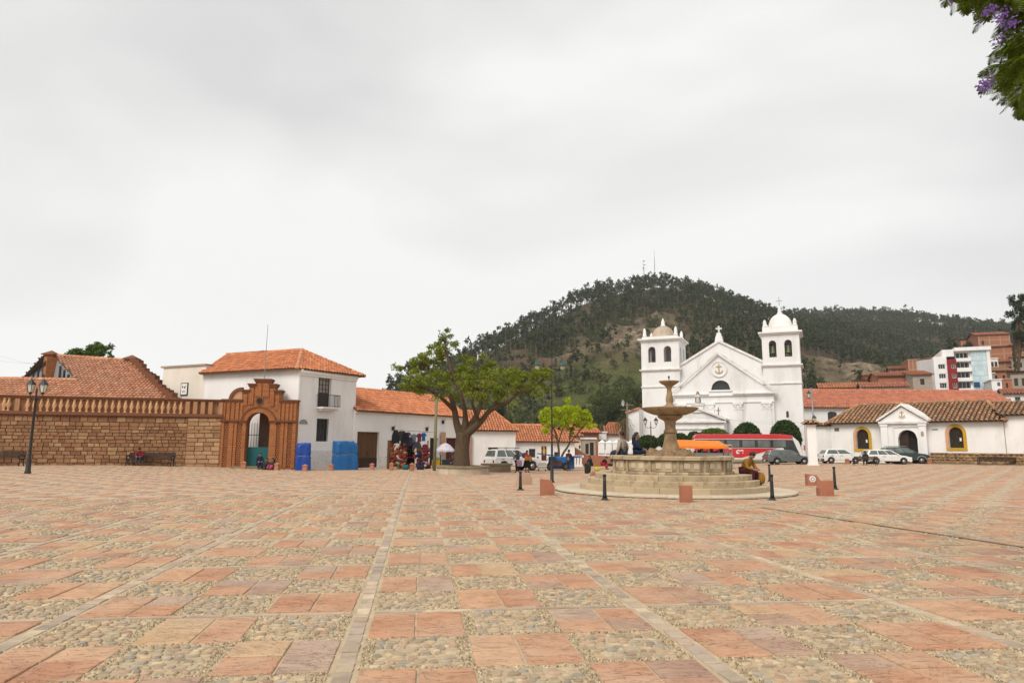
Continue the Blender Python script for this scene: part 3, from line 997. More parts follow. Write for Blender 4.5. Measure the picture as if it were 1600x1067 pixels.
def hill_mat():
 m, nt, b = new_mat('hillside')
 tc = nt.nodes.new('ShaderNodeTexCoord')
 o = tc.outputs['Object']
 at_ = nt.nodes.new('ShaderNodeAttribute')
 at_.attribute_name = 'cover'
 sp = nt.nodes.new('ShaderNodeSeparateColor')
 nt.links.new(at_.outputs['Color'], sp.inputs[0])
 nA = noise(nt, o, 0.05, 8.0, 0.65)
 nB = noise(nt, o, 0.35, 6.0, 0.65)
 soil = mixn(nt, mapr(nt, nB, 0.35, 0.65, 0, 1), (0.062, 0.046, 0.029), (0.135, 0.094, 0.058))
 soil = mixn(nt, mapr(nt, nA, 0.42, 0.62, 0, 0.8), soil, (0.040, 0.048, 0.020))
 grass = mixn(nt, mapr(nt, nB, 0.35, 0.65, 0, 1), (0.060, 0.075, 0.022), (0.115, 0.125, 0.038))
 rock = mixn(nt, mapr(nt, noise(nt, o, 0.22, 8.0, 0.7), 0.38, 0.62, 0, 1), (0.055, 0.042, 0.028), (0.32, 0.25, 0.165))
 red = mixn(nt, mapr(nt, nB, 0.35, 0.65, 0, 1), (0.15, 0.065, 0.042), (0.09, 0.05, 0.034))
 col = mixn(nt, sp.outputs[1], soil, grass)
 col = mixn(nt, sp.outputs[2], col, red)
 col = mixn(nt, sp.outputs[0], col, rock)
 nt.links.new(col, b.inputs['Base Color'])
 b.inputs['Roughness'].default_value = 1.0
 b.inputs['Specular IOR Level'].default_value = 0.05
 bn = nt.nodes.new('ShaderNodeBump')
 bn.inputs['Distance'].default_value = 1.6
 nt.links.new(noise(nt, o, 0.5, 8.0, 0.7), bn.inputs['Height'])
 nt.links.new(bn.outputs[0], b.inputs['Normal'])
 return m
me = np_mesh('hill', V, F, hill_mat(), True)
rm = rock_mask(X, Y)
grm = np.clip(npstep(30, 14, np.where(X < 45, Z, 99)) + 0.9 * np.clip(1.1 - np.hypot((X - at(960, 0, 300).x) / 60, (Y - 255) / 62) + (vnoise(X, Y, 18, 8) - 0.5) * .8, 0, 1), 0, 1)
rdm = np.clip(1.2 - np.hypot((X - RED.x) / 34, (Y - 360) / 26) + (vnoise(X, Y, 12, 9) - 0.5) * 1.0, 0, 1) * 0.9
rdm = np.maximum(rdm, np.clip(1.1 - np.hypot((X - at(890, 0, 330).x) / 26, (Y - 330) / 30) + (vnoise(X, Y, 12, 11) - 0.5) * .9, 0, 1) * 0.5)
at_c = me.color_attributes.new('cover', 'FLOAT_COLOR', 'POINT')
C = np.stack([rm.ravel(), grm.ravel(), rdm.ravel(), np.ones(rm.size)], 1).astype(np.float32)
at_c.data.foreach_set('color', C.ravel())
hill = tag(link_mesh('hill', me), kind='structure')
# ------------------------------------------------------------------ leaves and trees
def leaf_tris(n, c, r, size, flat=1.0, up=0.0, rs=None):
 """n small triangles scattered in an ellipsoid: (n,3,3) array"""
 rs = rs or NR
 d = rs.normal(size=(n, 3))
 d /= np.linalg.norm(d, axis=1, keepdims=True)
 p = np.asarray(c) + d * (rs.random((n, 1)) ** 0.45) * np.asarray(r)
 a = rs.normal(size=(n, 3))
 a /= np.linalg.norm(a, axis=1, keepdims=True)
 b_ = rs.normal(size=(n, 3))
 b_[:, 2] += up
 b_ -= a * (a * b_).sum(1, keepdims=True)
 b_ /= np.linalg.norm(b_, axis=1, keepdims=True)
 s = size * rs.uniform(0.6, 1.3, (n, 1))
 return np.stack([p - a * s * 0.5 * flat, p + a * s * 0.5 * flat, p + b_ * s], 1)
def tris_mesh(name, T, mat):
 V = T.reshape(-1, 3)
 return np_mesh(name, V, np.arange(len(V)).reshape(-1, 3), mat)
def euc_proto(seed, dense=1.12, H=1.0, leaf=0.084):
 """unit-height eucalyptus: (crown tris, trunk tris)"""
 rs = np.random.default_rng(seed)
 crown, tr = [], []
 def seg(p, q, r0, r1):
  p, q = np.array(p), np.array(q)
  for k in range(3):
   a0, a1 = 2 * PI * k / 3, 2 * PI * (k + 1) / 3
   A, B = np.array([math.cos(a0), math.sin(a0), 0]), np.array([math.cos(a1), math.sin(a1), 0])
   tr.append([p + A * r0, p + B * r0, q + B * r1])
   tr.append([p + A * r0, q + B * r1, q + A * r1])
 lean = rs.normal(0, 0.03, 2)
 top = np.array([lean[0], lean[1], 0.93])
 seg((0, 0, -0.06), top * 0.5, 0.014, 0.010)
 seg(top * 0.5, top, 0.010, 0.003)
 nb = rs.integers(6, 10)
 for k in range(nb):
  t = rs.uniform(0.42, 1.0)
  a = rs.uniform(0, 2 * PI)
  R = 0.17 * (1.18 - t) * rs.uniform(0.6, 1.4) + 0.03
  base = top * (t - 0.1)
  c = top * t + np.array([math.cos(a) * R, math.sin(a) * R, 0.02])
  seg(base, c, 0.006, 0.002)
  crown.append(leaf_tris(int(13 * dense), c, (0.075, 0.075, 0.062), leaf, 0.7, -0.3, rs))
 return np.concatenate(crown), np.array(tr)
EUC = [euc_proto(100 + k) for k in range(7)]
EUC_ME = [(tris_mesh('crown', c, MT['leaf_euc']), tris_mesh('trunk', t, MT['bark_pale'])) for c, t in EUC]
def scatter_wood(name, pts, protos, mc, mt_):
 """one mass of many trees: a mesh of crowns with a mesh of trunks below it"""
 cs, ts = [], []
 for x, y, z, h, a in pts:
  c, t = protos[RND.randrange(len(protos))]
  R = np.array([[math.cos(a), -math.sin(a), 0], [math.sin(a), math.cos(a), 0], [0, 0, 1]]) * h
  cs.append(c @ R.T + [x, y, z])
  ts.append(t @ R.T + [x, y, z])
 o = link_mesh(name, tris_mesh(name, np.concatenate(cs), mc))
 o['kind'] = 'stuff'
 t = link_mesh('trunks', tris_mesh('trunks', np.concatenate(ts), mt_), o)
 t['kind'] = 'stuff'
 return o
def wood_points(n, x0, x1, y0, y1, dens, h0, h1):
 out = []
 xs_ = NR.uniform(x0, x1, n)
 ys_ = NR.uniform(y0, y1, n)
 zs_ = hill_z(xs_, ys_)
 yr = np.interp(xs_, rx, ry)
 s = (ys_ - foot(xs_)) / (yr - foot(xs_))
 keep = NR.random(n) < dens(xs_, ys_, zs_, s)
 keep &= (xs_ / ys_ > -0.19) & (xs_ / ys_ < 0.80)
 for x, y, z in zip(xs_[keep], ys_[keep], zs_[keep]):
  out.append((x, y, z, RND.uniform(h0, h1), RND.uniform(0, 6.28)))
 return out
def dens_upper(X, Y, Z, s):
 rm = rock_mask(X, Y)
 left = npstep(0.48, 0.66, s + (vnoise(X, Y, 30, 21) - 0.5) * 0.4)
 right = npstep(0.10, 0.20, s + (vnoise(X, Y, 30, 21) - 0.5) * 0.16)
 lefthalf = npstep(60, 150, X)
 d = left * (1 - lefthalf) + right * lefthalf
 d = d * (0.45 + 0.55 * (vnoise(X, Y, 16, 22) > 0.3))
 d = np.where(rm > 0.3, 0.02, d)
 red = np.hypot((X - RED.x) / 34, (Y - 360) / 26) < 0.9
 d = np.where(red, 0.25 * d, d)
 d = np.where((X < 10) & (s < 0.88), d * 0.4 + 0.10, d)
 d = np.maximum(d, np.where((rm < .3) & (s > .2), 0.14, 0))
 return np.where((s > 1.02) | (s < 0.02), 0, d)
def dens_low(X, Y, Z, s):
 rm = rock_mask(X, Y)
 d = 0.22 + npstep(0.35, 0.7, vnoise(X, Y, 20, 31)) * 0.78
 d = np.where(rm > 0.4, 0.06, d)
 d = d * np.where((s < 0.24) & (X < 60), 0.35, 1.0) * np.where((s > 0.3) & (X < 0), 0.3, 1.0) * np.where((X > 0) & (X < 75) & (Y > 255) & (Y < 345), 0.25, 1.0)
 return np.where((s > 0.80) | (s < 0.03) | (X > 130), 0, d)
pts = wood_points(22000, -230, 640, 180, 800, dens_upper, 8.5, 15)
scatter_wood('eucalyptus_wood', pts, EUC, MT['leaf_euc'], MT['bark_pale'])
tag(bpy.data.objects['eucalyptus_wood'], 'dense dark eucalyptus wood covering the upper hillside', 'wood')
def bush_proto(seed):
 rs = np.random.default_rng(seed)
 cr = [leaf_tris(26, (rs.normal(0, 0.22), rs.normal(0, 0.22), rs.uniform(0.25, 0.8)), (0.24, 0.24, 0.2), 0.15, 0.8, 0, rs) for _ in range(5)]
 t = np.array([[(-0.03, 0, -0.1), (0.03, 0, -0.1), (0, 0, 0.6)], [(0, -0.03, -0.1), (0, 0.03, -0.1), (0, 0, 0.6)]], float)
 return np.concatenate(cr), t
BUSH = [bush_proto(300 + k) for k in range(5)]
pts = wood_points(6500, -200, 130, 178, 500, dens_low, 2.0, 6.5)
scatter_wood('hillside_bushes', pts, BUSH, MT['leaf_hill'], MT['bark'])
tag(bpy.data.objects['hillside_bushes'], 'green bushes scattered over the lower hillside', 'bushes')
# trees one can tell apart along the skyline
RG = 'eucalyptus trees along the skyline of the hill'
first = None
cnt = 0
for k in range(128):
 px = 640 + k * (1470 - 640) / 128 + RND.uniform(-4, 4)
 Yr = np.interp(px, [r[0] for r in RIDGE], [r[2] for r in RIDGE])
 x = (px - 800) / FPX * Yr
 y = float(np.interp(x, rx, ry)) + RND.uniform(-6, 3)
 z = float(hill_z(x, y))
 h = RND.uniform(9.0, 15.5) * (1.0 if px > 1000 else 1.05) * (1.25 if px > 1250 else 1.0)
 cm, tm = EUC_ME[k % 7]
 t = thing('eucalyptus_tree', 'slender eucalyptus tree silhouetted on the skyline of the hill', 'tree', (x, y, z), RND.uniform(0, 6.28), RG)
 t.scale = (h * RND.uniform(0.85, 1.25), h * RND.uniform(0.85, 1.25), h)
 link_mesh('crown', cm, t)
 link_mesh('trunk', tm, t)
# antenna masts on the summit
def mast(px, ytop, ybase, Y, w, label):
 p = at(px, ytop, Y)
 zb = float(hill_z(p.x, Y))
 h = p.z - zb
 t = thing('antenna_mast', label, 'antenna', (p.x, Y, zb), 0.3, 'antenna masts on the hilltop')
 mb = MB()
 for sx, sy in ((-1, -1), (1, -1), (0, 1)):
  mb.tube([(sx * w, sy * w, -1), (sx * w * 0.35, sy * w * 0.35, h * 0.8)], 0.10, 4)
 mb.tube([(0, 0, h * 0.75), (0, 0, h)], 0.10, 4)
 mb.build('lattice_leg', MT['steel'], t)
 mb = MB()
 n = max(4, int(h / 3))
 for i in range(n):
  z0, z1 = h * 0.8 * i / n, h * 0.8 * (i + 1) / n
  f0, f1 = w * (1 - 0.65 * i / n), w * (1 - 0.65 * (i + 1) / n)
  mb.tube([(-f0, -f0, z0), (f1, -f1, z1)], 0.06, 3)
  mb.tube([(f0, -f0, z0), (0, f1, z1)], 0.06, 3)
  mb.tube([(0, f0, z0), (-f1, -f1, z1)], 0.06, 3)
 mb.build('lattice_brace', MT['steel'], t)
 return t
m1 = mast(1005, 407, 432, 536, 0.9, 'lattice antenna mast with dishes on the hilltop')
for z, a in ((20, 0.0), (23, 1.2), (17, 2.0)):
 MB().lathe([(0.05, 0), (1.0, 0.3), (1.0, 0.35)], 10, (0.6 * math.cos(a), -0.7, z)).build('dish', MT['steel'], m1)
mast(1022, 391, 430, 538, 0.35, 'thin tall antenna pole on the hilltop')
# ------------------------------------------------------------------ clay tile roofs
def in_poly(P, poly):
 x, y = P[:, 0], P[:, 1]
 ins = np.zeros(len(P), bool)
 n = len(poly)
 for i in range(n):
  x0, y0 = poly[i]
  x1, y1 = poly[(i + 1) % n]
  c = ((y0 > y) != (y1 > y))
  with np.errstate(divide='ignore', invalid='ignore'):
   t = (x1 - x0) * (y - y0) / (y1 - y0 + 1e-12) + x0
  ins ^= c & (x < t)
 return ins
def tile_roof(parent, pts, mat, under, sp=0.27, ln=0.44, lift=0.05, rr=0.40, jit=0.012, name='roof'):
 """pts: 3-D polygon whose first edge is the eave (left to right seen from outside); barrel tiles laid over a sheet"""
 pts = [Vector(p) for p in pts]
 U = (pts[1] - pts[0]).normalized()
 Nn = None
 for p in pts[2:]:
  c = U.cross(p - pts[0])
  if c.length > 0.3:
   Nn = c.normalized()
   break
 if Nn.z < 0:
  Nn = -Nn
 Vv = Nn.cross(U)
 mb = MB()
 n = len(pts)
 lo = [p - Vector((0, 0, 0.10)) for p in pts]
 mb.add(pts + lo, [tuple(range(n)), tuple(range(2 * n - 1, n - 1, -1))] + [(i, i + n, (i + 1) % n + n, (i + 1) % n) for i in range(n)])
 roof = mb.build(name, under, parent)
 P2 = [((p - pts[0]).dot(U), (p - pts[0]).dot(Vv)) for p in pts]
 u0, u1 = min(p[0] for p in P2), max(p[0] for p in P2)
 v0, v1 = min(p[1] for p in P2), max(p[1] for p in P2)
 us = np.arange(u0 + sp / 2, u1, sp)
 vs = np.arange(v0 - 0.06, v1, ln)
 Ug, Vg = np.meshgrid(us, vs)
 C = np.stack([Ug.ravel(), Vg.ravel()], 1)
 test = C + [0, ln * 0.5]
 C = C[in_poly(test, P2)]
 m = len(C)
 K_ = 5
 a = np.linspace(0, PI, K_)
 r0 = sp * rr * 1.06
 r1 = sp * rr * 0.88
 cu = C[:, 0] + NR.uniform(-jit, jit, m)
 cv = C[:, 1] + NR.uniform(-jit, jit, m) * 2
 V = np.zeros((m, 2 * K_, 3))
 A0, N0, U0, V0 = np.array(pts[0]), np.array(Nn), np.array(U), np.array(Vv)
 for k in range(K_):
  for e, (r, dv, h) in enumerate(((r0, 0.0, lift), (r1, ln * 1.06, lift * 0.35))):
   uu = cu + math.cos(a[k]) * r
   hh = h + math.sin(a[k]) * r * 0.85 - 0.01
   V[:, e * K_ + k] = A0 + uu[:, None] * U0 + (cv + dv)[:, None] * V0 + np.full(m, hh)[:, None] * N0
 fl = np.array([[k + 1, k, K_ + k, K_ + k + 1] for k in range(K_ - 1)])
 F = ((np.arange(m) * 2 * K_)[:, None, None] + fl[None]).reshape(-1, 4)
 o = link_mesh('roof_tiles', np_mesh('roof_tiles', V.reshape(-1, 3), F, mat, True), roof)
 o['kind'] = 'stuff'
 return roof
def cap_line(parent, p, q, mat, r=0.14, step=0.42, name='ridge_tile'):
 """row of overlapping ridge tiles from p to q"""
 p, q = Vector(p), Vector(q)
 d = (q - p)
 n = max(2, int(d.length / step))
 mb = MB()
 for i in range(n):
  a, b_ = p + d * (i / n), p + d * ((i + 1.12) / n)
  mb.tube([a, b_], [r * 1.05, r * 0.9], 7, caps=True)
 o = mb.build(name, mat, parent, True)
 o['kind'] = 'stuff'
 return o
def window(root, x0, x1, z0, z1, y, frame_mat, nx=2, nz=3, fw=0.05, glass=None, name='window', bars=False):
 """window as a part: frame with glazing bars, panes as sub-parts"""
 mb = MB()
 t = 0.06
 mb.box(x0, x1, y, y + t, z0, z0 + fw).box(x0, x1, y, y + t, z1 - fw, z1)
 mb.box(x0, x0 + fw, y, y + t, z0 + fw, z1 - fw).box(x1 - fw, x1, y, y + t, z0 + fw, z1 - fw)
 for i in range(1, nx):
  x = x0 + (x1 - x0) * i / nx
  mb.box(x - fw * 0.35, x + fw * 0.35, y + 0.004, y + t - 0.004, z0 + fw, z1 - fw)
 for k in range(1, nz):
  z = z0 + (z1 - z0) * k / nz
  mb.box(x0 + fw, x1 - fw, y + 0.008, y + t - 0.008, z - fw * 0.35, z + fw * 0.35)
 w = mb.build(name, frame_mat, root)
 g = MB().box(x0 + fw * 0.5, x1 - fw * 0.5, y + 0.025, y + 0.032, z0 + fw * 0.5, z1 - fw * 0.5).build('pane', glass or MT['glass'], w)
 if bars:
  mb = MB()
  n = max(3, int((x1 - x0) / 0.14))
  for i in range(n + 1):
   x = x0 + (x1 - x0) * i / n
   mb.tube([(x, y - 0.12, z0), (x, y - 0.12, z1)], 0.012, 5)
  mb.box(x0, x1, y - 0.13, y - 0.11, z0 + (z1 - z0) * 0.33, z0 + (z1 - z0) * 0.33 + 0.03)
  mb.box(x0, x1, y - 0.13, y - 0.11, z0 + (z1 - z0) * 0.7, z0 + (z1 - z0) * 0.7 + 0.03)
  mb.build('grille', MT['iron'], w)
 return w
def plank_door(root, x0, x1, z0, z1, y, mat, n=8, name='door', handle=True):
 """door leaf with each board a sub-part"""
 d = MB().box(x0, x1, y + 0.03, y + 0.07, z0, z1).build(name, MT['wood_dark'], root)
 w = (x1 - x0) / n
 for i in range(n):
  MB().box(x0 + i * w + 0.006, x0 + (i + 1) * w - 0.006, y, y + 0.029, z0 + 0.01, z1 - 0.01).build('board', mat, d)
 if handle:
  MB().ball(((x0 + x1) / 2 + 0.12, y - 0.03, z0 + (z1 - z0) * 0.42), 0.05, 8, 5).build('handle', MT['iron'], d, True)
 return d
def closed_sides(mb, L, D, z0, z1, t=0.0):
 """the other three sides of a plain house body"""
 mb.poly((0, D, z0), (0, 0, z0), (0, 0, z1), (0, D, z1))
 mb.poly((L, 0, z0), (L, D, z0), (L, D, z1), (L, 0, z1))
 mb.poly((L, D, z0), (0, D, z0), (0, D, z1), (L, D, z1))
# ------------------------------------------------------------------ left: sandstone wall with a balustrade
_p0, _p1 = gat(0, 49.0), gat(345, 53.0)
_d = (_p1 - _p0)
FW = Face(_p0 - _d * 0.16, _p1, 0.0)
wallr = FW.root('stone_wall', 'long brown sandstone wall topped by a balustrade of twisted balusters', 'wall')
zc1, zb1, zs1 = FW.z(100, 618.6), FW.z(100, 643.0), FW.z(100, 650.0)
Lw = FW.L
xp0 = FW.a(291)
MB().box(0, Lw, 0.10, 0.62, -0.3, zs1).build('wall_core', MT['wall_core'], wallr)
# blocks
blk = []
for k in range(7):
 mb = MB()
 j = lambda a: RND.uniform(-a, a)
 fr = [(-0.5 + j(.02), -0.5 + j(.04)), (0 + j(.05), -0.5 + j(.04)), (0.5 + j(.02), -0.5 + j(.04)), (0.5 + j(.02), 0 + j(.04)), (0.5 + j(.02), 0.5 + j(.04)), (0 + j(.05), 0.5 + j(.04)), (-0.5 + j(.02), 0.5 + j(.04)), (-0.5 + j(.02), 0 + j(.04))]
 n = len(fr)
 vs = [(x, 0.12, z) for x, z in fr] + [(x * 0.985, 0.015, z * 0.97) for x, z in fr] + [(x * 0.90, -0.02 + j(.012), z * 0.84) for x, z in fr]
 fs = [(i, i + n, (i + 1) % n + n, (i + 1) % n) for i in range(n)] + [(i + n, i + 2 * n, (i + 1) % n + 2 * n, (i + 1) % n + n) for i in range(n)]
 fs.append(tuple(range(3 * n - 1, 2 * n - 1, -1)))
 mb.add(vs, [f[::-1] for f in fs])
 blk.append(mb)
blk_me = [b_.mesh('stone_block', MT['wall_stone']) for b_ in blk]
blk_pale = [b_.mesh('stone_block', MT['wall_pier']) for b_ in blk]
def stone_courses(root, x0, x1, z0, z1, hmin, hmax, wmin, wmax, meshes, y=0.0, name='stone_block', maxn=300, stuff='wall_stones'):
 items = []
 z = z0
 while z < z1 - 0.06:
  h = min(RND.uniform(hmin, hmax), z1 - z)
  if z1 - z - h < hmin * 0.6:
   h = z1 - z
  x = x0
  while x < x1 - 0.03:
   w = min(RND.uniform(wmin, wmax), x1 - x)
   if x1 - x - w < wmin * 0.6:
    w = x1 - x
   items.append((x + w / 2, z + h / 2, w - 0.018, h - 0.016))
   x += w
  z += h
 RND.shuffle(items)
 mb = MB()
 for n, (x, z, w, h) in enumerate(items):
  me = meshes[RND.randrange(len(meshes))]
  dy = RND.uniform(-0.015, 0.02)
  if n < maxn:
   o = link_mesh(name, me, root)
   o.location = (x, y + dy, z)
   o.scale = (w, 1, h)
  else:
   mb.add([(x + v.co.x * w, y + dy + v.co.y, z + v.co.z * h) for v in me.vertices], [tuple(p.vertices) for p in me.polygons])
 if mb.v:
  o = mb.build(stuff, meshes[0].materials[0], root)
  o['kind'] = 'stuff'
stone_courses(wallr, 0, xp0, -0.15, zs1, 0.22, 0.34, 0.32, 0.72, blk_me, 0.0, maxn=262)
stone_courses(wallr, xp0, Lw - 0.05, -0.15, zs1, 0.26, 0.36, 0.5, 0.9, blk_pale, -0.10, maxn=38)
MB().box(xp0 + 0.01, Lw - 0.06, 0.0, 0.63, -0.3, zs1 + 0.002).build('pier_core', MT['wall_core'], wallr)
mb = MB().box(-0.01, Lw, -0.10, 0.64, zs1, zs1 + 0.10).box(-0.02, Lw + 0.02, -0.20, 0.66, zs1 + 0.10, zb1)
mb.build('string_course', MT['brick_trim'], wallr)
MB().box(0, Lw, 0.16, 0.60, zb1, zc1 - 0.22).build('balustrade_panel', MT['plaster_clay'], wallr)
mb = MB().box(-0.02, Lw + 0.02, -0.10, 0.66, zc1 - 0.22, zc1 - 0.09).box(-0.03, Lw + 0.04, -0.18, 0.68, zc1 - 0.09, zc1)
mb.build('coping', MT['brick_trim'], wallr)
# twisted balusters
hb = zc1 - 0.22 - zb1
prof = [(0.13, 0), (0.13, 0.06), (0.07, 0.10), (0.10, 0.22), (0.155, 0.42), (0.15, 0.55), (0.10, 0.78), (0.07, 0.88), (0.12, 0.92), (0.12, 1.0)]
mb = MB()
nseg, vs, fs = 10, [], []
lv = 22
for k in range(lv + 1):
 t = k / lv
 r = float(np.interp(t, [p[1] for p in prof], [p[0] for p in prof]))
 tw = t * 5.5
 for i in range(nseg):
  a = 2 * PI * i / nseg
  lob = 1 + (0.22 * math.cos(3 * a - tw * 2.2) if 0.12 < t < 0.88 else 0)
  vs.append((r * lob * math.cos(a), r * lob * math.sin(a), t))
for k in range(lv):
 for i in range(nseg):
  fs.append((k * nseg + i, k * nseg + (i + 1) % nseg, (k + 1) * nseg + (i + 1) % nseg, (k + 1) * nseg + i))
bal_me = MB().add(vs, fs).mesh('baluster', MT['baluster'], True)
xa, xb = FW.a(31), FW.a(283)
nb = 25
for i in range(nb):
 o = link_mesh('baluster', bal_me, wallr)
 o.location = (xa + (xb - xa) * (i + 0.5) / nb, 0.02, zb1)
 o.scale = (.86, .86, hb)
for px in (2, 9):
 o = link_mesh('baluster', bal_me, wallr)
 o.location = (FW.a(px) - 0.1, 0.02, zb1)
 o.scale = (1, 1, hb)
for i, px in enumerate((20, 289, 301, 313, 325, 341)):
 x = FW.a(px)
 MB().box(x - 0.15, x + 0.15, -0.06 - (0.08 if px > 280 else 0), 0.16, zb1, zc1 - 0.22).build('balustrade_post', MT['plaster_clay'], wallr)
# ------------------------------------------------------------------ hall with pink clay roof behind the wall
HB = Vector((-42, 62, 0))
hall = thing('tiled_hall', 'hall with broad pink clay tile roof and glazed gable behind the stone wall', 'building', HB)
L_ = lambda px, py, Y: at(px, py, Y) - HB
eL, eR = L_(-90, 625, 56.0), L_(274, 631, 57.5)
rL, rR = L_(86, 555.5, 66), L_(206, 563.5, 66)
gF, sL = L_(121, 593.5, 60.9), L_(-90, 589, 60.6)
tile_roof(hall, [eL, eR, rR, rL, gF, sL], MT['tile_pink'], MT['roof_under'], 0.33, 0.5)
bR, bL = rR + Vector((0, 10, -4.9)), L_(34, 591, 71.5)
tile_roof(hall, [bR, bL, rL + Vector((-1.2, 0, 0)), rR], MT['tile_pink'], MT['roof_under_old'], 0.33, 0.5, name='rear_roof')  # darker sheet paints in the shaded underside of the overhang
cap_line(hall, rL, rR, MT['tile_pink'], 0.18)
cap_line(hall, sL, gF, MT['tile_pink'], 0.16)
mb = MB().box(eL.x, eR.x - 0.5, eL.y + 0.5, eL.y + 14, -0.5, min(eL.z, eR.z) - 0.15)
mb.build('wall', MT['cream_wall'], hall)
# glazed gable
ap = rL + Vector((0.1, 0, -0.25))
gA, gB = gF + Vector((0, 0, -0.3)), L_(40, 592, 71.3)
gd = (gB - gA)
MB().add([gA, gB, ap, gA + Vector((.15, .05, 0)), gB + Vector((.15, .05, 0)), ap + Vector((.15, .05, 0))], [(0, 1, 2), (5, 4, 3), (0, 3, 4, 1), (1, 4, 5, 2), (2, 5, 3, 0)]).build('gable_glazing', PM('pale_grey_glass', (0.32, 0.33, 0.34), (0.25, 0.26, 0.27), rough=0.15, spec=0.5), hall)  # gable panes in two pale greys
gn = Vector((-gd.y, gd.x, 0)).normalized()
if gn.dot(-HB) < 0:
 gn = -gn
for t in (0.06, 0.14, 0.22, 0.30, 0.62, 0.72, 0.82, 0.92):
 b0 = gA.lerp(gB, t)
 tt = t if t < 0.5 else 1 - t
 ztop = b0.z + (ap.z - b0.z) * tt * 2
 MB().cbox((b0.x + gn.x * 0.08, b0.y + gn.y * 0.08, (b0.z + ztop) / 2), (0.14, 0.14, ztop - b0.z)).build('glazing_bar', MT['iron'], hall)
c0 = gA.lerp(gB, 0.46)
mb = MB().cbox((c0.x + gn.x * 0.2, c0.y + gn.y * 0.2, (c0.z + ap.z + 0.1) / 2), (0.75, 0.9, ap.z - c0.z - 0.1), math.atan2(gd.y, gd.x))
pil = mb.build('gable_pier', MT['brick'], hall)
for zf in (0.15, 0.72):
 MB().ball((c0.x + gn.x * 0.55, c0.y + gn.y * 0.55, c0.z + (ap.z - c0.z) * zf), 0.26, 10, 6, (1, 1, 1.3)).build('oculus', MT['dark'], pil)
for q in (L_(80, 557, 66), L_(206, 564, 66)):
 mb = MB().box(q.x - 0.42, q.x + 0.42, q.y - 0.4, q.y + 0.4, q.z - 0.7, q.z + 0.12)
 ch = mb.build('chimney', MT['brick'], hall)
 MB().box(q.x - .62, q.x + .62, q.y - .6, q.y + .6, q.z + 0.12, q.z + 0.22).add([(q.x - .6, q.y - .58, q.z + 0.22), (q.x + .6, q.y - .58, q.z + 0.22), (q.x + .6, q.y + .58, q.z + 0.22), (q.x - .6, q.y + .58, q.z + 0.22), (q.x, q.y, q.z + 0.6)], [(0, 1, 4), (1, 2, 4), (2, 3, 4), (3, 0, 4)]).build('cap', MT['brick_trim'], ch)
# stepped verge on the right
n = 13
for i in range(n):
 p = rR.lerp(eR, (i + 0.5) / n)
 MB().box(p.x - 0.12, p.x + 0.45, p.y - 0.46, p.y + 0.46, p.z - 0.8, p.z + 0.36 + 0.12 * math.sin(i * 1.3)).build('verge_step', MT['brick_trim'], hall)
mb = MB().add([rR + Vector((.2, 0, -.2)), eR + Vector((.2, 0, -.2)), eR + Vector((.2, 0, -6)), rR + Vector((.2, 0, -10))], [(0, 1, 2, 3)])
mb.build('end_wall', MT['brick'], hall)
# ------------------------------------------------------------------ brick gateway
FG = Face(gat(343, 53.0), gat(461.5, 53.6), -0.12)
gate = FG.root('brick_gateway', 'ornate stepped red brick gateway with arched opening beside the white house', 'gateway')
W = FG.L
Zg = lambda y: FG.z(404, y) - FG.P0.z
Xg = lambda x: FG.a(x)
zcor = Zg(628)
steps = [(Xg(393.2), Xg(416.8), Zg(596)), (Xg(384), Xg(425.4), Zg(603.5)), (Xg(374.5), Xg(434), Zg(613))]
def gtop(a):
 for x0, x1, z in steps:
  if x0 <= a <= x1:
   return z
 return zcor
ops = [(Xg(383.5), Xg(419.6), -0.1, Zg(644.5), 'a')]
bps = [v for s in steps for v in s[:2]]
mb = MB()
facade(mb, 0, W, -0.4, gtop, ops, 0.9, 0.0, bps)
mb.poly((0, 0.9, -.4), (0, 0, -.4), (0, 0, zcor), (0, 0.9, zcor)).poly((W, 0, -.4), (W, 0.9, -.4), (W, 0.9, zcor), (W, 0, zcor))
wl = mb.build('wall', MT['brick'], gate)
mb = MB()
mb.box(0.0, ops[0][0] - 0.0, 0.02, 0.898, zcor - 0.5, zcor - 0.002).box(ops[0][1], W, 0.02, 0.898, zcor - 0.5, zcor - 0.002)
for x0, x1, z in steps[::-1]:
 mb.box(x0, x1, 0.004 + 0.002 * x0, 0.88, zcor - 0.3, z - 0.004)
mb.build('gable_back', MT['brick'], gate)
# cornices and step copings
segs = [(0, steps[2][0], zcor), (steps[2][1], W, zcor)]
segs += [(steps[2][0], steps[1][0], steps[2][2]), (steps[1][1], steps[2][1], steps[2][2]), (steps[1][0], steps[0][0], steps[1][2]), (steps[0][1], steps[1][1], steps[1][2]), (steps[0][0], steps[0][1], steps[0][2])]
for i, (x0, x1, z) in enumerate(segs):
 e = 0.07 if i > 1 else 0.0
 mb = MB().box(x0 - e, x1 + e, -0.10, 0.96, z - 0.05 + 0.003 * i, z + 0.10 + 0.003 * i).box(x0 - e - 0.06, x1 + e + 0.06, -0.17, 1.0, z + 0.10 + 0.003 * i, z + 0.20 + 0.003 * i)
 mb.build('coping', MT['brick_trim'], gate)
zi = Zg(658)
for x0, x1 in ((-0.02, ops[0][0]), (ops[0][1], W + 0.02)):
 MB().box(x0 - 0.03, x1 + 0.03, -0.14, 0.0, zi - 0.10, zi - 0.01).box(x0 - 0.06, x1 + 0.06, -0.20, 0.0, zi - 0.01, zi + 0.07).build('impost_band', MT['brick_trim'], gate)
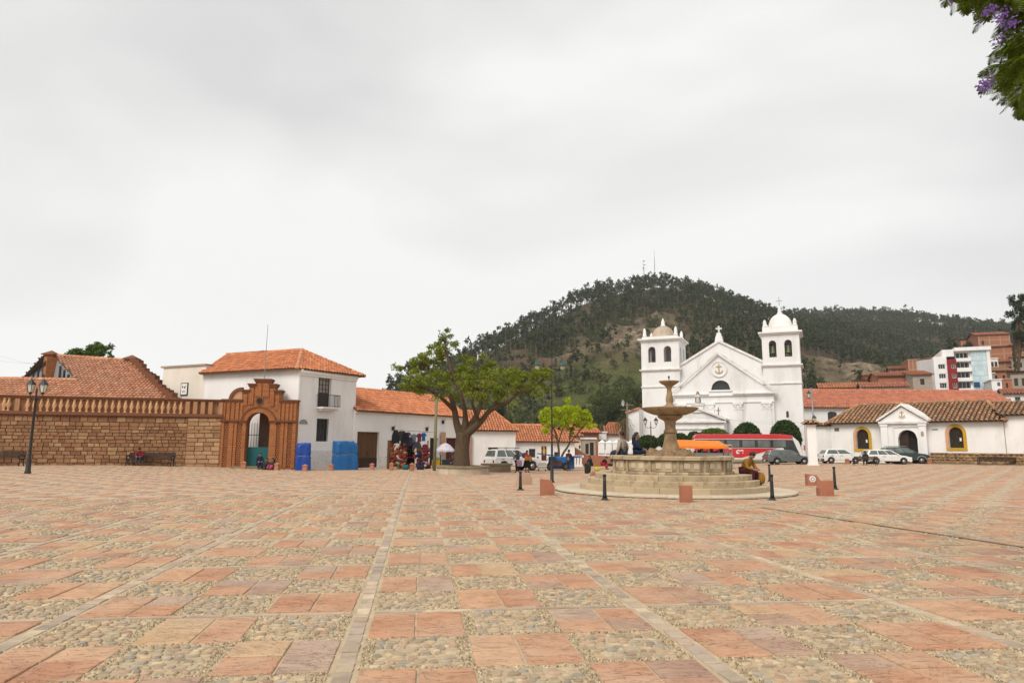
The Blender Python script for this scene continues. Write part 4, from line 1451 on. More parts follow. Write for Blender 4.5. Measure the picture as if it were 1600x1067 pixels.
# archivolt
cx, rw = (ops[0][0] + ops[0][1]) / 2, (ops[0][1] - ops[0][0]) / 2
zs_ = ops[0][3] - rw
def arc_band(cx, cz, r0, r1, y0, y1, a0=0.0, a1=PI, n=20):
 mb = MB()
 vs, fs = [], []
 for i in range(n + 1):
  a = a0 + (a1 - a0) * i / n
  c, s = math.cos(a), math.sin(a)
  for r, y in ((r0, y0), (r1, y0), (r1, y1), (r0, y1)):
   vs.append((cx + r * c, y, cz + r * s))
 for i in range(n):
  for k in range(4):
   fs.append((i * 4 + k, i * 4 + (k + 1) % 4, i * 4 + 4 + (k + 1) % 4, i * 4 + 4 + k))
 fs += [(0, 1, 2, 3), (n * 4 + 3, n * 4 + 2, n * 4 + 1, n * 4)]
 return mb.add(vs, fs)
arc_band(cx, zs_, rw + 0.02, rw + 0.40, -0.10, 0.0).build('arch_ring', MT['brick'], gate)
arc_band(cx, zs_, rw + 0.40, rw + 0.50, -0.17, 0.0).build('arch_moulding', MT['brick_trim'], gate)
arc_band(steps[2][0] - 0.15, zcor + 0.15, 0.78, 1.0, 0.3, 0.75, PI / 2, PI).build('volute', MT['brick_trim'], gate)
arc_band(steps[2][0] - 0.15, zcor + 0.15, 0.02, 0.78, 0.4, 0.6, PI / 2, PI).build('volute_panel', MT['baluster'], gate)
# raised pilaster strips between dark grooves, lower and upper storeys
oc = MB().lathe([(0.22, 0), (0.22, 0.02)], 16)
MB().prism([(cx + 0.20 * math.cos(a), Zg(626.5) + 0.23 * math.sin(a)) for a in np.linspace(0, 2 * PI, 17)[:-1]], -0.012, 0.05).build('oculus', MT['dark'], gate)
arc_band(cx, Zg(626.5), 0.22, 0.30, -0.06, 0.0, 0, 2 * PI, 20).build('oculus_ring', MT['brick_trim'], gate)
def strips_between(xs_, z0, z1, nm, gap=0.055):
 for x0, x1 in zip(xs_, xs_[1:]):
  MB().box(x0 + gap, x1 - gap, -0.075, 0.0, z0, z1).build(nm, MT['brick'], gate)
strips_between([Xg(p) for p in (343.5, 350, 357, 364, 371, 377)], zi + 0.09, zcor - 0.07, 'pilaster_strip')
strips_between([Xg(p) for p in (431, 436.5, 443, 449.5, 455.5, 461.5)], zi + 0.09, zcor - 0.07, 'pilaster_strip')
for x0, x1, y0, y1 in ((383.5, 392.3, 606, 632), (393, 404.3, 599, 620), (405, 416.3, 599, 620), (417, 425, 607, 634), (426, 433, 616, 640), (375, 382.6, 616, 634)):
 MB().box(Xg(x0) + .03, Xg(x1) - .03, -0.075, 0.0, Zg(y1), Zg(y0)).build('gable_strip', MT['brick'], gate)
lat = BRICK('lattice_painted_holes', (0.03, 0.010, 0.005), (0.04, 0.012, 0.006), (0.30, 0.11, 0.04), 0.17, 0.17, 0.045, 0.02, blotch=(0.12, 0.045, 0.018))  # near-black cells put the shade of unbuilt holes into the colour
for x0, x1, kind in ((343.5, 349, 0), (349, 356, 1), (356, 363.5, 0), (364.5, 369, 0), (369, 377, 1), (377, 383, 0), (420, 431, 0), (431, 437, 1), (437, 442.5, 0), (443.5, 448.5, 0), (448.5, 455.5, 1), (455.5, 461.3, 0)):
 if kind:
  MB().box(Xg(x0), Xg(x1), -0.03, 0.0, 0.0, zi - 0.11).build('lattice_panel', lat, gate)
 else:
  MB().box(Xg(x0) + .01, Xg(x1) - .01, -0.085, 0.0, -0.1, zi - 0.11).build('pilaster', MT['brick'], gate)
# gate leaves and the passage behind
x0, x1 = ops[0][0], ops[0][1]
lf = MB().box(x0 + 0.02, x1 - 0.02, 0.55, 0.60, 0.0, Zg(698.5)).build('gate_panel', MT['teal'], gate)
mb = MB()
for i in range(9):
 x = x0 + 0.05 + (x1 - x0 - 0.1) * i / 8
 mb.tube([(x, 0.57, Zg(698.5)), (x, 0.57, Zg(660))], 0.018, 5)
mb.box(x0, x1, 0.555, 0.59, Zg(680), Zg(679))
g_ = mb.build('gate_bars', MT['green_iron'], lf)
MB().box(x0 + 0.5, x1 + 0.9, 1.75, 1.9, -0.3, zcor - 0.4).build('passage_back_wall', MT['brick_trim'], gate)
MB().box(x1 + 0.5, x1 + 0.7, 0.9, 1.75, -0.3, zcor - 0.4).build('passage_side_wall', MT['brick_trim'], gate)
MB().box(x0 + 0.2, x1 + 0.7, 0.9, 1.9, zcor - 0.55, zcor - 0.42).build('passage_roof', MT['wood_dark'], gate)
MB().box(x0 - 0.7, x1 + 0.3, -1.3, -0.1, -0.15, 0.06).build('doorstep', MT['bench_stone'], gate)
MB().tube([(Xg(404), 0.5, steps[0][2] + 0.1), (Xg(404.6), 0.5, Zg(505))], [0.035, 0.02], 6).build('flagpole', MT['steel'], gate)
# ------------------------------------------------------------------ white two-storey house
CORN = gat(462, 54.2)
LFT = gat(313, 58.7)
RGT = gat(553, 59.6)
FF = Face(LFT, CORN, -0.15)                       # flank
house = FF.root('two_storey_house', 'two-storey white house with orange hipped roof and iron balcony', 'house')
zE = FF.z(440, 577.5) - FF.P0.z
Lf = FF.L
rgt = RGT - FF.P0
rg = Vector((rgt.dot(FF.u), rgt.dot(FF.n), 0))
zEe = zE + 0.05
mb = MB()
mb.box(0, 0.001, 0, 0.001, -0.4, -0.39)
mb.poly((0, 0, -0.4), (Lf, 0, -0.4), (Lf, 0, zEe), (0, 0, zEe))
mb.poly((0, 7, -.4), (0, 0, -.4), (0, 0, zEe), (0, 7, zEe))
mb.poly((rg.x, rg.y, -.4), (0, 7, -.4), (0, 7, zEe), (rg.x, rg.y, zEe))
mb.build('flank_wall', MT['white'], house)
FN = Face(CORN, RGT, -0.15)
frot = FN.rot - FF.rot
# front wall in its own frame, parented to the same house
door_o = FN.rect(497, 517.5, 587, 636)
win_o = FN.rect(494.5, 513.5, 654, 689.5)
dz = -FN.P0.z
door_o = (door_o[0], door_o[1], door_o[2] + dz, door_o[3] + dz)
win_o = (win_o[0], win_o[1], win_o[2] + dz, win_o[3] + dz)
M2 = Matrix.Translation((Lf, 0, 0)) @ Matrix.Rotation(frot, 4, 'Z')
mb = MB()
mb.M = M2
facade(mb, 0, FN.L, -0.4, zEe, [(*door_o, 'r'), (*win_o, 'r')], 0.35)
mb.build('front_wall', MT['white'], house)
def fpart(fn, name, mat, parent=None):
 mb = MB()
 mb.M = M2
 fn(mb)
 return mb.build(name, mat, parent or house)
zpl = FN.z(495, 703) + dz
fpart(lambda m: m.box(0.02, FN.L - 0.02, -0.10, 0.0, -0.4, zpl), 'rough_plinth', MT['rough_white'])
fpart(lambda m: m.box(-0.02, FN.L, -0.22, 0.2, zE - 0.32, zE - 0.01).box(-0.02, FN.L, -0.12, 0.2, zE - 0.5, zE - 0.32), 'eave_cornice', MT['white'])
def fwindow(o, nx, nz, nm, split=None):
 w = fpart(lambda m: [m.box(o[0], o[1], 0.26, 0.32, o[2], o[2] + 0.06), m.box(o[0], o[1], 0.26, 0.32, o[3] - 0.06, o[3]),
      m.box(o[0], o[0] + 0.07, 0.262, 0.318, o[2] + .06, o[3] - .06), m.box(o[1] - 0.07, o[1], 0.262, 0.318, o[2] + .06, o[3] - .06),
      *[m.box(o[0] + (o[1] - o[0]) * i / nx - 0.03, o[0] + (o[1] - o[0]) * i / nx + 0.03, 0.264, 0.316, o[2] + .06, o[3] - .06) for i in range(1, nx)],
      *[m.box(o[0] + .07, o[1] - .07, 0.268, 0.312, o[2] + (o[3] - o[2]) * k / nz - 0.025, o[2] + (o[3] - o[2]) * k / nz + 0.025) for k in range(1, nz)]], nm, MT['wood_dark'])
 return w
dr = fwindow(door_o, 4, 7, 'balcony_door')
zm = door_o[2] + (door_o[3] - door_o[2]) * 0.46
fpart(lambda m: m.box(door_o[0] + .05, door_o[1] - .05, 0.285, 0.295, zm, door_o[3] - .04), 'pane', PM('curtained_glass', (0.30, 0.27, 0.25), (0.2, 0.18, 0.17), sc=2, rough=0.2), dr)
fpart(lambda m: m.box(door_o[0] + .05, door_o[1] - .05, 0.25, 0.30, door_o[2], zm), 'door_panel', MT['wood_dark'], dr)
wn_ = fwindow(win_o, 3, 1, 'window')
fpart(lambda m: m.box(win_o[0] + .05, win_o[1] - .05, 0.285, 0.295, win_o[2], win_o[3]), 'pane', MT['glass'], wn_)
fpart(lambda m: [m.tube([(win_o[0] + (win_o[1] - win_o[0]) * i / 9, 0.1, win_o[2]), (win_o[0] + (win_o[1] - win_o[0]) * i / 9, 0.1, win_o[3])], 0.015, 5) for i in range(10)], 'grille', MT['iron'], wn_)
# balcony
bx0, bx1, bz = FN.a(494, 640), FN.a(522, 640), door_o[2]
bal = fpart(lambda m: m.box(bx0, bx1, -0.75, 0.0, bz - 0.16, bz - 0.02).box(bx0 + .1, bx1 - .1, -0.55, 0.0, bz - 0.30, bz - 0.16), 'balcony', MT['white_trim'])
def rails(m):
 h = 1.0
 m.box(bx0, bx1, -0.74, -0.70, bz + h - 0.04, bz + h)
 m.box(bx0, bx1, -0.74, -0.70, bz + 0.06, bz + 0.09)
 for s in (bx0, bx1 - 0.04):
  m.box(s + 0.001, s + 0.039, -0.70, 0.0, bz + h - 0.04, bz + h)
 n = 16
 for i in range(n + 1):
  x = bx0 + 0.02 + (bx1 - bx0 - 0.04) * i / n
  m.tube([(x, -0.72, bz - 0.02), (x, -0.72, bz + h)], 0.012, 4)
 for i in range(1, 5):
  for s in (bx0 + 0.02, bx1 - 0.02):
   m.tube([(s, -0.72 + 0.17 * i, bz - 0.02), (s, -0.72 + 0.17 * i, bz + h)], 0.012, 4)
fpart(rails, 'railing', MT['iron'], bal)
fpart(lambda m: m.prism([(FN.a(472) + 0.42 * math.cos(a), FN.z(472, 662) + dz + 0.36 * math.sin(a)) for a in np.linspace(0, PI, 9)], -0.06, 0.0), 'wall_vent', MT['steel'])
fpart(lambda m: m.tube([(0.05, -0.04, zpl), (0.05, -0.04, zE - 0.5)], 0.03, 5), 'downpipe', MT['white_trim'])
# small framed tile on the flank, and the flat-roofed block at its left
xs0, zs0 = FF.az(289, 608)
zs0 -= FF.P0.z
MB().box(xs0 - 0.48, xs0 + 0.40, -0.06, 0.0, zs0 - 0.55, zs0 + 0.55).build('framed_tile_panel', MT['wood_dark'], house)
MB().box(xs0 - 0.40, xs0 + 0.32, -0.075, -0.061, zs0 - 0.47, zs0 + 0.47).build('tile_panel', MT['white'], house)
for k, (dx, dz_, w, h) in enumerate(((-0.22, 0.2, 0.13, 0.2), (0.04, 0.16, 0.2, 0.16), (-0.08, -0.2, 0.36, 0.08), (0.16, 0.3, 0.1, 0.08))):
 MB().box(xs0 + dx - w / 2, xs0 + dx + w / 2, -0.082, -0.0755, zs0 + dz_ - h / 2, zs0 + dz_ + h / 2).build('painted_mark', MT['kerb_dark'], house)
xq = FF.a(252, 620)
zq = FF.z(285, 573) - FF.P0.z
MB().box(xq, -0.002, 0.003, 6.5, -0.4, zq).build('annex_wall', MT['cream_wall'], house)
MB().box(xq - 0.25, 0.05, -0.12, 6.6, zq, zq + 0.14).build('annex_coping', MT['concrete'], house)
MB().box(xq - 1.5, xq - 0.1, 2.0, 3.2, zq - 2.6, zq - 1.2).build('water_tank', MT['grey_plastic'], house)
# hipped roof
dR = 3.3
a1_, z1_ = FF.az(472, 544, dR)
a0_, z0_ = FF.az(356, 556, dR)
zr = (z1_ + z0_) / 2 - FF.P0.z
c0 = Vector((-0.15, -0.45, zE))
c1 = Vector((Lf + 0.15, -0.45, zE))
dirn = Vector((rg.x - Lf, rg.y, 0)).normalized()
c2 = Vector((Lf, 0, zE)) + dirn * (FN.L + 0.6) + Vector((0.45, 0, 0))
rA, rB = Vector((a0_, dR, zr)), Vector((a1_, dR, zr))
tile_roof(house, [c0, c1, rB, rA], MT['tile_orange'], MT['roof_under'], 0.30, 0.42)
tile_roof(house, [c1, c2, rB], MT['tile_orange'], MT['roof_under'], 0.30, 0.42, name='hip_roof')
c3 = Vector((-0.15, 7.2, zE))
tile_roof(house, [c2, c3, rA, rB], MT['tile_orange'], MT['roof_under'], 0.30, 0.42, name='rear_roof')
tile_roof(house, [c3, c0, rA], MT['tile_orange'], MT['roof_under'], 0.30, 0.42, name='hip_roof')
for p, q in ((rA, rB), (c0, rA), (c2, rB)):
 cap_line(house, p, q, MT['tile_orange'], 0.13)
cap_line(house, c1, rB, MT['tile_pink'], 0.16)
# ------------------------------------------------------------------ long low white house
FL = Face(gat(552.5, 59.4), gat(722, 72.0), -0.35)
longh = FL.root('long_white_house', 'long low white house with orange tile roof and wooden doors', 'house')
zl = -FL.P0.z
Z_ = lambda px, py, d=0.0: FL.z(px, py, d) + zl
zE = Z_(640, 646.5)
def frect(F, z0, *a):
 r = F.rect(*a)
 return (r[0], r[1], r[2] + z0, r[3] + z0, 'r')
opsL = [(r_[0], r_[1], -0.02, r_[3], 'r') for r_ in (frect(FL, zl, 557.5, 592, 674.5, 731), frect(FL, zl, 671.5, 684.5, 684, 735), frect(FL, zl, 696.5, 715, 684, 735))]
mb = MB()
facade(mb, 0, FL.L, -0.6, zE + 0.1, opsL, 0.4)
closed_sides(mb, FL.L, 7.0, -0.6, zE + 0.1)
mb.build('wall', MT['white'], longh)
o = opsL[0]
plank_door(longh, o[0], o[1], o[2], o[3], 0.25, MT['wood_door'], 12, 'double_door')
MB().box(o[0] + 0.01, o[1] - 0.01, 0.21, 0.248, o[2], o[2] + 0.85).build('kick_board', MT['wood_dark'], longh)
o = opsL[1]
MB().box(o[0], o[1], 0.3, 0.36, o[2], o[3]).build('dark_door', PM('grey_brown_door', (0.035, 0.026, 0.02), (0.02, 0.015, 0.012), sc=4), longh)
o = opsL[2]
plank_door(longh, o[0], o[1], o[2], o[3], 0.25, PM('maroon_door', (0.09, 0.022, 0.018), (0.06, 0.016, 0.014), sc=4), 5, 'maroon_door', False)
r = frect(FL, zl, 686, 693, 675, 734)
MB().box(r[0], r[1], -0.25, -0.19, 0, r[3]).build('notice_board', PM('peach_board', (0.46, 0.29, 0.18), (0.36, 0.22, 0.13), sc=2), longh)
for xa_, xb_ in ((0.0, opsL[0][0] - .1), (opsL[0][1] + .1, opsL[1][0] - .1), (opsL[1][1] + .1, opsL[2][0] - .1), (opsL[2][1] + .1, FL.L)):
 MB().box(xa_, xb_, -0.06, 0.0, -0.6, 0.95).build('plinth', MT['white_trim'], longh)
dR = 3.6
aR0, zR0 = FL.az(553, 606.5, dR)
aR1, zR1 = FL.az(696, 617.5, dR)
zr = zR0 + zl
e0, e1 = Vector((-0.1, -0.4, zE)), Vector((FL.L + 0.3, -0.4, zE))
r0, r1 = Vector((-0.1, dR, zr)), Vector((aR1, dR, zr))
b0, b1 = Vector((-0.1, 7.4, zE)), Vector((FL.L + .3, 7.4, zE))
tile_roof(longh, [e0, e1, r1, r0], MT['tile_orange'], MT['roof_under'], 0.30, 0.44)
tile_roof(longh, [b1, b0, r0, r1], MT['tile_orange'], MT['roof_under'], 0.30, 0.44, name='rear_roof')
tile_roof(longh, [e1, b1, r1], MT['tile_orange'], MT['roof_under'], 0.30, 0.44, name='hip_roof')
cap_line(longh, r0, r1, MT['tile_orange'], 0.13)
cap_line(longh, e1, r1, MT['tile_orange'], 0.13)
MB().box(0.0, FL.L, -0.16, 0.0, zE - 0.22, zE - 0.02).build('eave_cornice', MT['white'], longh)
for k, (px, py) in enumerate(((613, 669), (666, 670), (691, 659))):
 a, z = FL.az(px, py)
 MB().box(a - 0.08, a + 0.08, -0.22, 0.0, z + zl - 0.2, z + zl + 0.16).tube([(a, -0.15, z + zl), (a + 0.02, -0.32, z + zl + 0.25)], 0.03, 5).build('wall_bracket', MT['iron'], longh)
# lower white house behind the old tree
FM = Face(gat(727, 72.3), gat(805.5, 73.5), -0.42)
midh = FM.root('small_white_house', 'small white house with square window behind the parked white off-roader', 'house')
zl2 = -FM.P0.z
zE = FM.z(770, 672.5) + zl2
o = frect(FM, zl2, 763.5, 777, 699.5, 715.5)
mb = MB()
facade(mb, 0, FM.L, -0.8, zE + 0.1, [o], 0.35)
closed_sides(mb, FM.L, 6.8, -0.8, zE + 0.1)
mb.build('wall', MT['white'], midh)
window(midh, o[0], o[1], o[2], o[3], 0.25, MT['wood_dark'], 2, 1)
MB().box(o[0] - 0.12, o[1] + 0.12, -0.08, 0.0, o[3] + 0.02, o[3] + 0.14).build('window_hood', MT['white_trim'], midh)
MB().box(FM.a(728), FM.a(737), -0.3, 0.0, -0.6, FM.z(732, 681) + zl2).build('brick_buttress', BRICK('pale_brick', (0.46, 0.25, 0.18), (0.40, 0.22, 0.16), (0.42, 0.32, 0.25), 0.3, 0.1, 0.02), midh)
dR = 3.4
aR1, zR1 = FM.az(772, 642.5, dR)
zr = zR1 + zl2
e0, e1, r1 = Vector((-2.2, -0.35, zE)), Vector((FM.L + 0.3, -0.35, zE)), Vector((aR1, dR, zr))
r0 = Vector((-2.2, dR, zr))
b0, b1 = Vector((-2.2, 7.1, zE)), Vector((FM.L + 0.3, 7.1, zE))
tile_roof(midh, [e0, e1, r1, r0], MT['tile_orange'], MT['roof_under'], 0.30, 0.44)
tile_roof(midh, [e1, b1, r1], MT['tile_orange'], MT['roof_under'], 0.30, 0.44, name='hip_roof')
tile_roof(midh, [b1, b0, r0, r1], MT['tile_orange'], MT['roof_under'], 0.30, 0.44, name='rear_roof')
cap_line(midh, r0, r1, MT['tile_orange'], 0.13)
cap_line(midh, e1, r1, MT['tile_orange'], 0.13)
# lowest white house beyond it
FQ = Face(gat(806, 79.0), gat(898, 80.0), -0.75)
lowh = FQ.root('corner_white_house', 'low white corner house with brown painted panel behind the blue stall', 'house')
zl3 = -FQ.P0.z
zE = FQ.z(850, 690) + zl3
opsQ = [frect(FQ, zl3, 826.5, 836.5, 701, 716), frect(FQ, zl3, 866, 873, 706, 714.5)]
mb = MB()
facade(mb, 0, FQ.L, -1.0, zE + 0.1, opsQ, 0.3)
closed_sides(mb, FQ.L, 6.5, -1.0, zE + 0.1)
mb.build('wall', MT['white'], lowh)
for o in opsQ:
 window(lowh, o[0], o[1], o[2], o[3], 0.2, MT['wood_dark'], 2, 1)
r = frect(FQ, zl3, 846, 853.5, 697, 719)
MB().box(r[0], r[1], -0.06, 0.0, r[2], r[3]).build('painted_panel', PM('maroon_panel', (0.10, 0.025, 0.02), (0.07, 0.02, 0.015), sc=3), lowh)
xc, zc_ = (r[0] + r[1]) / 2, r[2] + (r[3] - r[2]) * 0.68
mb = MB().prism([(xc - .1, zc_ - .5), (xc + .12, zc_ - .5), (xc + .18, zc_ + .1), (xc + .05, zc_ + .3), (xc + .08, zc_ + .45), (xc - .03, zc_ + .5), (xc - .1, zc_ + .4), (xc - .05, zc_ + .25), (xc - .16, zc_ + .05)], -0.075, -0.062)
mb.build('painted_figure', PM('yellow_mural_paint', (0.55, 0.36, 0.05), (0.45, 0.28, 0.04), sc=4), lowh)
dR = 3.6
zr = FQ.z(820, 663.5, dR) + zl3
e0, e1 = Vector((-0.6, -0.35, zE)), Vector((FQ.L + 0.5, -0.35, zE))
r0, r1 = Vector((-0.6, dR, zr)), Vector((FQ.L - 2.6, dR, zr))
tile_roof(lowh, [e0, e1, r1, r0], MT['tile_orange'], MT['roof_under'], 0.30, 0.44)
tile_roof(lowh, [e1, Vector((FQ.L + .5, 7.4, zE)), r1], MT['tile_orange'], MT['roof_under'], 0.30, 0.44, name='hip_roof')
tile_roof(lowh, [Vector((FQ.L + .5, 7.4, zE)), Vector((-.6, 7.4, zE)), r0, r1], MT['tile_orange'], MT['roof_under'], 0.30, 0.44, name='rear_roof')
cap_line(lowh, r0, r1, MT['tile_orange'], 0.13)
# ------------------------------------------------------------------ church
FC = Face(gat(1005, 98.7), gat(1258, 90.0), -0.2)
church = FC.root('white_church', 'large white church with two bell towers and a triangular pediment', 'church')
WC = MT['white_church']
zc0 = -FC.P0.z
ca = lambda px, py=600, d=0.0: FC.a(px, py, d)
cz = lambda px, py, d=0.0: FC.z(px, py, d) + zc0
TA = [(0.0, ca(1061, 560)), (ca(1191.5, 560), FC.L)]
tw = [t[1] - t[0] for t in TA]
z_cor, z_lo, z_st = cz(1222, 518), cz(1222, 569.5), cz(1222, 598.5)
z_ob, z_ot = cz(1222, 557.5), cz(1222, 531)
bell_me = MB().lathe([(0.50, 0), (0.46, 0.06), (0.36, 0.25), (0.30, 0.6), (0.22, 0.85), (0.10, 0.95), (0.03, 1.0)], 14).mesh('bell', PM('green_bronze', (0.10, 0.12, 0.06), (0.07, 0.085, 0.045), sc=5, rough=0.5, metal=0.5), True)
for k, (t0, t1) in enumerate(TA):
 W = t1 - t0
 tm = thing_loc = (t0, 0, 0)
 mb = MB().box(t0, t1, 0.0, W, -0.6, z_lo)
 shaft = mb.build('tower_shaft', WC, church)
 # belfry: four walls with two arched openings each
 mb = MB()
 ow = W * 0.20
 c1, c2 = W * 0.285, W * 0.70
 ops = [(c1 - ow / 2, c1 + ow / 2, z_ob, z_ot, 'a'), (c2 - ow / 2, c2 + ow / 2, z_ob, z_ot, 'a')]
 for q in range(4):
  mb.M = Matrix.Translation((t0 + W / 2, W / 2, 0)) @ Matrix.Rotation(q * PI / 2, 4, 'Z') @ Matrix.Translation((-W / 2, -W / 2, 0))
  facade(mb, 0, W, z_lo, z_cor, ops, 0.55)
 bf = mb.build('belfry', WC, church)
 MB().box(t0 + 0.05, t1 - 0.05, 0.05, W - 0.05, z_cor - 0.5, z_cor - 0.02).build('belfry_ceiling', MT['white_trim'], church)
 MB().box(t0 + W / 2 - 0.3, t0 + W / 2 + 0.3, W / 2 - 0.3, W / 2 + 0.3, z_lo, z_cor - 0.4).build('belfry_pier', MT['cream_wall'], church)
 # cornices
 for z, e, h in ((z_cor, 0.42, 0.34), (z_lo, 0.28, 0.26), (z_st, 0.14, 0.16)):
  mb = MB().box(t0 - e * 0.5, t1 + e * 0.5, -e * 0.5, W + e * 0.5, z - h * 1.1, z - h * 0.5 + 0.002).box(t0 - e, t1 + e, -e, W + e, z - h * 0.5, z + 0.03)
  mb.build('cornice', MT['white_trim'] if z != z_cor else WC, church)
 # parapet, corner pinnacles, dome, lantern
 zp = z_cor + (0.75 if k else 0.35)
 MB().box(t0 + 0.12, t1 - 0.12, 0.12, W - 0.12, z_cor + 0.03, zp).build('parapet', WC, church)
 for sx in (0.45, W - 0.45):
  for sy in (0.45, W - 0.45):
   hh = 1.35 if k == 0 else 1.05
   MB().lathe([(r_, q_ * hh) for r_, q_ in ((0.30, 0), (0.30, 0.25), (0.20, 0.30), (0.26, 0.5), (0.20, 0.75), (0.10, 0.95), (0.03, 1.0))], 8, (t0 + sx, sy, zp)).build('pinnacle', WC, church, True)
 dr = W * (0.30 if k == 0 else 0.33)
 dh = cz(1222, 485.5) - zp if k else cz(1034, 504.5) - zp
 prof = [(dr * 1.03, 0), (dr * 1.03, 0.25)] + [(max(0.22, dr * math.cos(a)), 0.25 + (dh - 0.25) * math.sin(a)) for a in np.linspace(0.05, PI / 2 - 0.05, 9)]
 dm = PM('dome_render_stained', (0.50, 0.42, 0.33), (0.38, 0.30, 0.22), sc=1.6, rough=0.95, stain=(0.20, 0.15, 0.10), stain_sc=0.7, stain_amt=0.8) if k == 0 else PM('dome_whitewash', (0.78, 0.77, 0.75), (0.70, 0.67, 0.62), sc=0.5, rough=0.95, stain=(0.35, 0.27, 0.18), stain_sc=0.35, stain_amt=0.75)
 MB().lathe(prof, 20, (t0 + W / 2, W / 2, zp)).build('dome', dm, church, True)
 lz = zp + dh - 0.1
 lan = MB().lathe([(0.42, 0), (0.36, 0.2), (0.24, 0.35), (0.26, 0.7), (0.16, 0.95), (0.05, 1.25)], 10, (t0 + W / 2, W / 2, lz)).build('lantern', WC, church, True)
 if k:
  c = (t0 + W / 2, W / 2)
  MB().box(c[0] - 0.035, c[0] + 0.035, c[1] - 0.03, c[1] + 0.03, lz + 1.1, lz + 2.5).box(c[0] - 0.42, c[0] + 0.42, c[1] - 0.028, c[1] + 0.028, lz + 1.9, lz + 1.97).build('cross', MT['steel'], church)
  for cc in (c1, c2):
   o = link_mesh('bell', bell_me, church)
   o.location = (t0 + cc, 0.55, z_ob + 0.55)
   o.scale = (1.05, 1.05, 1.15)
   MB().box(t0 + cc - 0.6, t0 + cc + 0.6, 0.45, 0.62, z_ob + 1.68, z_ob + 1.85).build('bell_beam', MT['wood_dark'], church)
# right-hand narrow window in the tower
r = FC.rect(1228.5, 1232.5, 642, 652)
MB().prism(arch_poly(r[0], r[1], r[2] + zc0, r[3] + zc0, 8), -0.02, 0.05).build('slit_window', MT['glass'], church)
# nave with its gable between the towers
xa, xb = TA[0][1], TA[1][0]
zl_, zr_ = cz(1062, 569.5), cz(1191.5, 558)
zg = (zl_ + zr_) / 2 - 0.3
xm, zap = ca(1121.6, 532), cz(1121.6, 532)
mb = MB().prism([(xa, -0.6), (xb, -0.6), (xb, zg), (xm, zap), (xa, zg)], 0.9, 3.0)
mb.build('nave_gable', WC, church)
MB().prism([(xa + 0.1, -0.6), (xb - 0.1, -0.6), (xb - 0.1, zg - 0.4), (xm, zap - 0.5), (xa + 0.1, zg - 0.4)], 3.001, 34).build('nave', WC, church)
mb = MB()
for p, q in (((xa, zg), (xm, zap)), ((xm, zap), (xb, zg))):
 mb.prism([(p[0], p[1] - 0.12), (q[0], q[1] - 0.12), (q[0], q[1] + 0.22), (p[0], p[1] + 0.22)], 0.7, 3.2)
mb.build('gable_coping', MT['white_trim'], church)
ped = MB().box(xm - 0.55, xm + 0.55, 0.9, 2.0, zap - 0.1, zap + 0.75, 0.12, 0.1).box(xm - 0.36, xm + 0.36, 1.0, 1.9, zap + 0.75, zap + 1.25, 0.1, 0.1).build('cross_pedestal', WC, church)
zz = zap + 1.25
MB().box(xm - 0.11, xm + 0.11, 1.4, 1.55, zz, zz + 1.05).box(xm - 0.42, xm - 0.11, 1.41, 1.54, zz + 0.55, zz + 0.77).box(xm + 0.11, xm + 0.42, 1.41, 1.54, zz + 0.55, zz + 0.77).build('gable_cross', WC, church)
# projecting front with pediment
y0 = -0.7
fx0, fx1 = ca(1054, 615, y0), ca(1208.5, 612, y0)
zpb = (cz(1054, 615.5, y0) + cz(1208.5, 612, y0)) / 2
xpa, zpa = ca(1121.5, 554, y0), cz(1121.5, 554, y0)
lu = FC.rect(1110.5, 1141, 593.3, 609, y0)
luw = (lu[1] - lu[0]) / 2
lop = (lu[0], lu[1], lu[2] + zc0, lu[2] + zc0 + luw * 1.02, 'a')
def ptop(a):
 return zpb + (zpa - zpb) * (1 - abs(a - xpa) / ((xpa - fx0) if a < xpa else (fx1 - xpa)))
mb = MB()
facade(mb, fx0, fx1, -0.6, lambda a: max(zpb, ptop(a)), [lop], 0.5, y0, [xpa])
mb.poly((fx0, 0, -.6), (fx0, y0, -.6), (fx0, y0, zpb), (fx0, 0, zpb)).poly((fx1, y0, -.6), (fx1, 0.9, -.6), (fx1, 0.9, zpb), (fx1, y0, zpb))
mb.poly((fx0, y0, zpb), (xpa, y0, zpa), (xpa, 1.0, zpa), (fx0, 1.0, zpb)).poly((xpa, y0, zpa), (fx1, y0, zpb), (fx1, 1.0, zpb), (xpa, 1.0, zpa))
mb.build('front_wall', WC, church)
MB().prism(arch_poly(*lop[:4]), y0 + 0.40, y0 + 0.46).build('lunette_window', MT['glass'], church)
mb = MB().box(lop[0] - 0.25, lop[1] + 0.25, y0 - 0.15, y0, lop[2] - 0.22, lop[2] - 0.03)
mb.build('lunette_sill', WC, church)
mb = MB()
e = 0.5
for p, q in (((fx0 - e, zpb), (xpa, zpa + 0.12)), ((xpa, zpa + 0.12), (fx1 + e, zpb))):
 mb.prism([(p[0], p[1] - 0.05), (q[0], q[1] - 0.05), (q[0], q[1] + 0.30), (p[0], p[1] + 0.30)], y0 - 0.42, y0)
mb.build('raking_cornice', MT['white_trim'], church)
MB().box(fx0 - e, lop[0] - 0.3, y0 - 0.40, y0, zpb - 0.22, zpb - 0.06).box(lop[1] + 0.3, fx1 + e, y0 - 0.40, y0, zpb - 0.22, zpb - 0.06).box(fx0 - 0.2, fx1 + 0.2, y0 - 0.22, y0, zpb - 0.42, zpb - 0.23).box(fx0 - 0.1, fx1 + 0.1, y0 - 0.12, y0, zpb - 1.35, zpb - 1.18).build('entablature', WC, church)
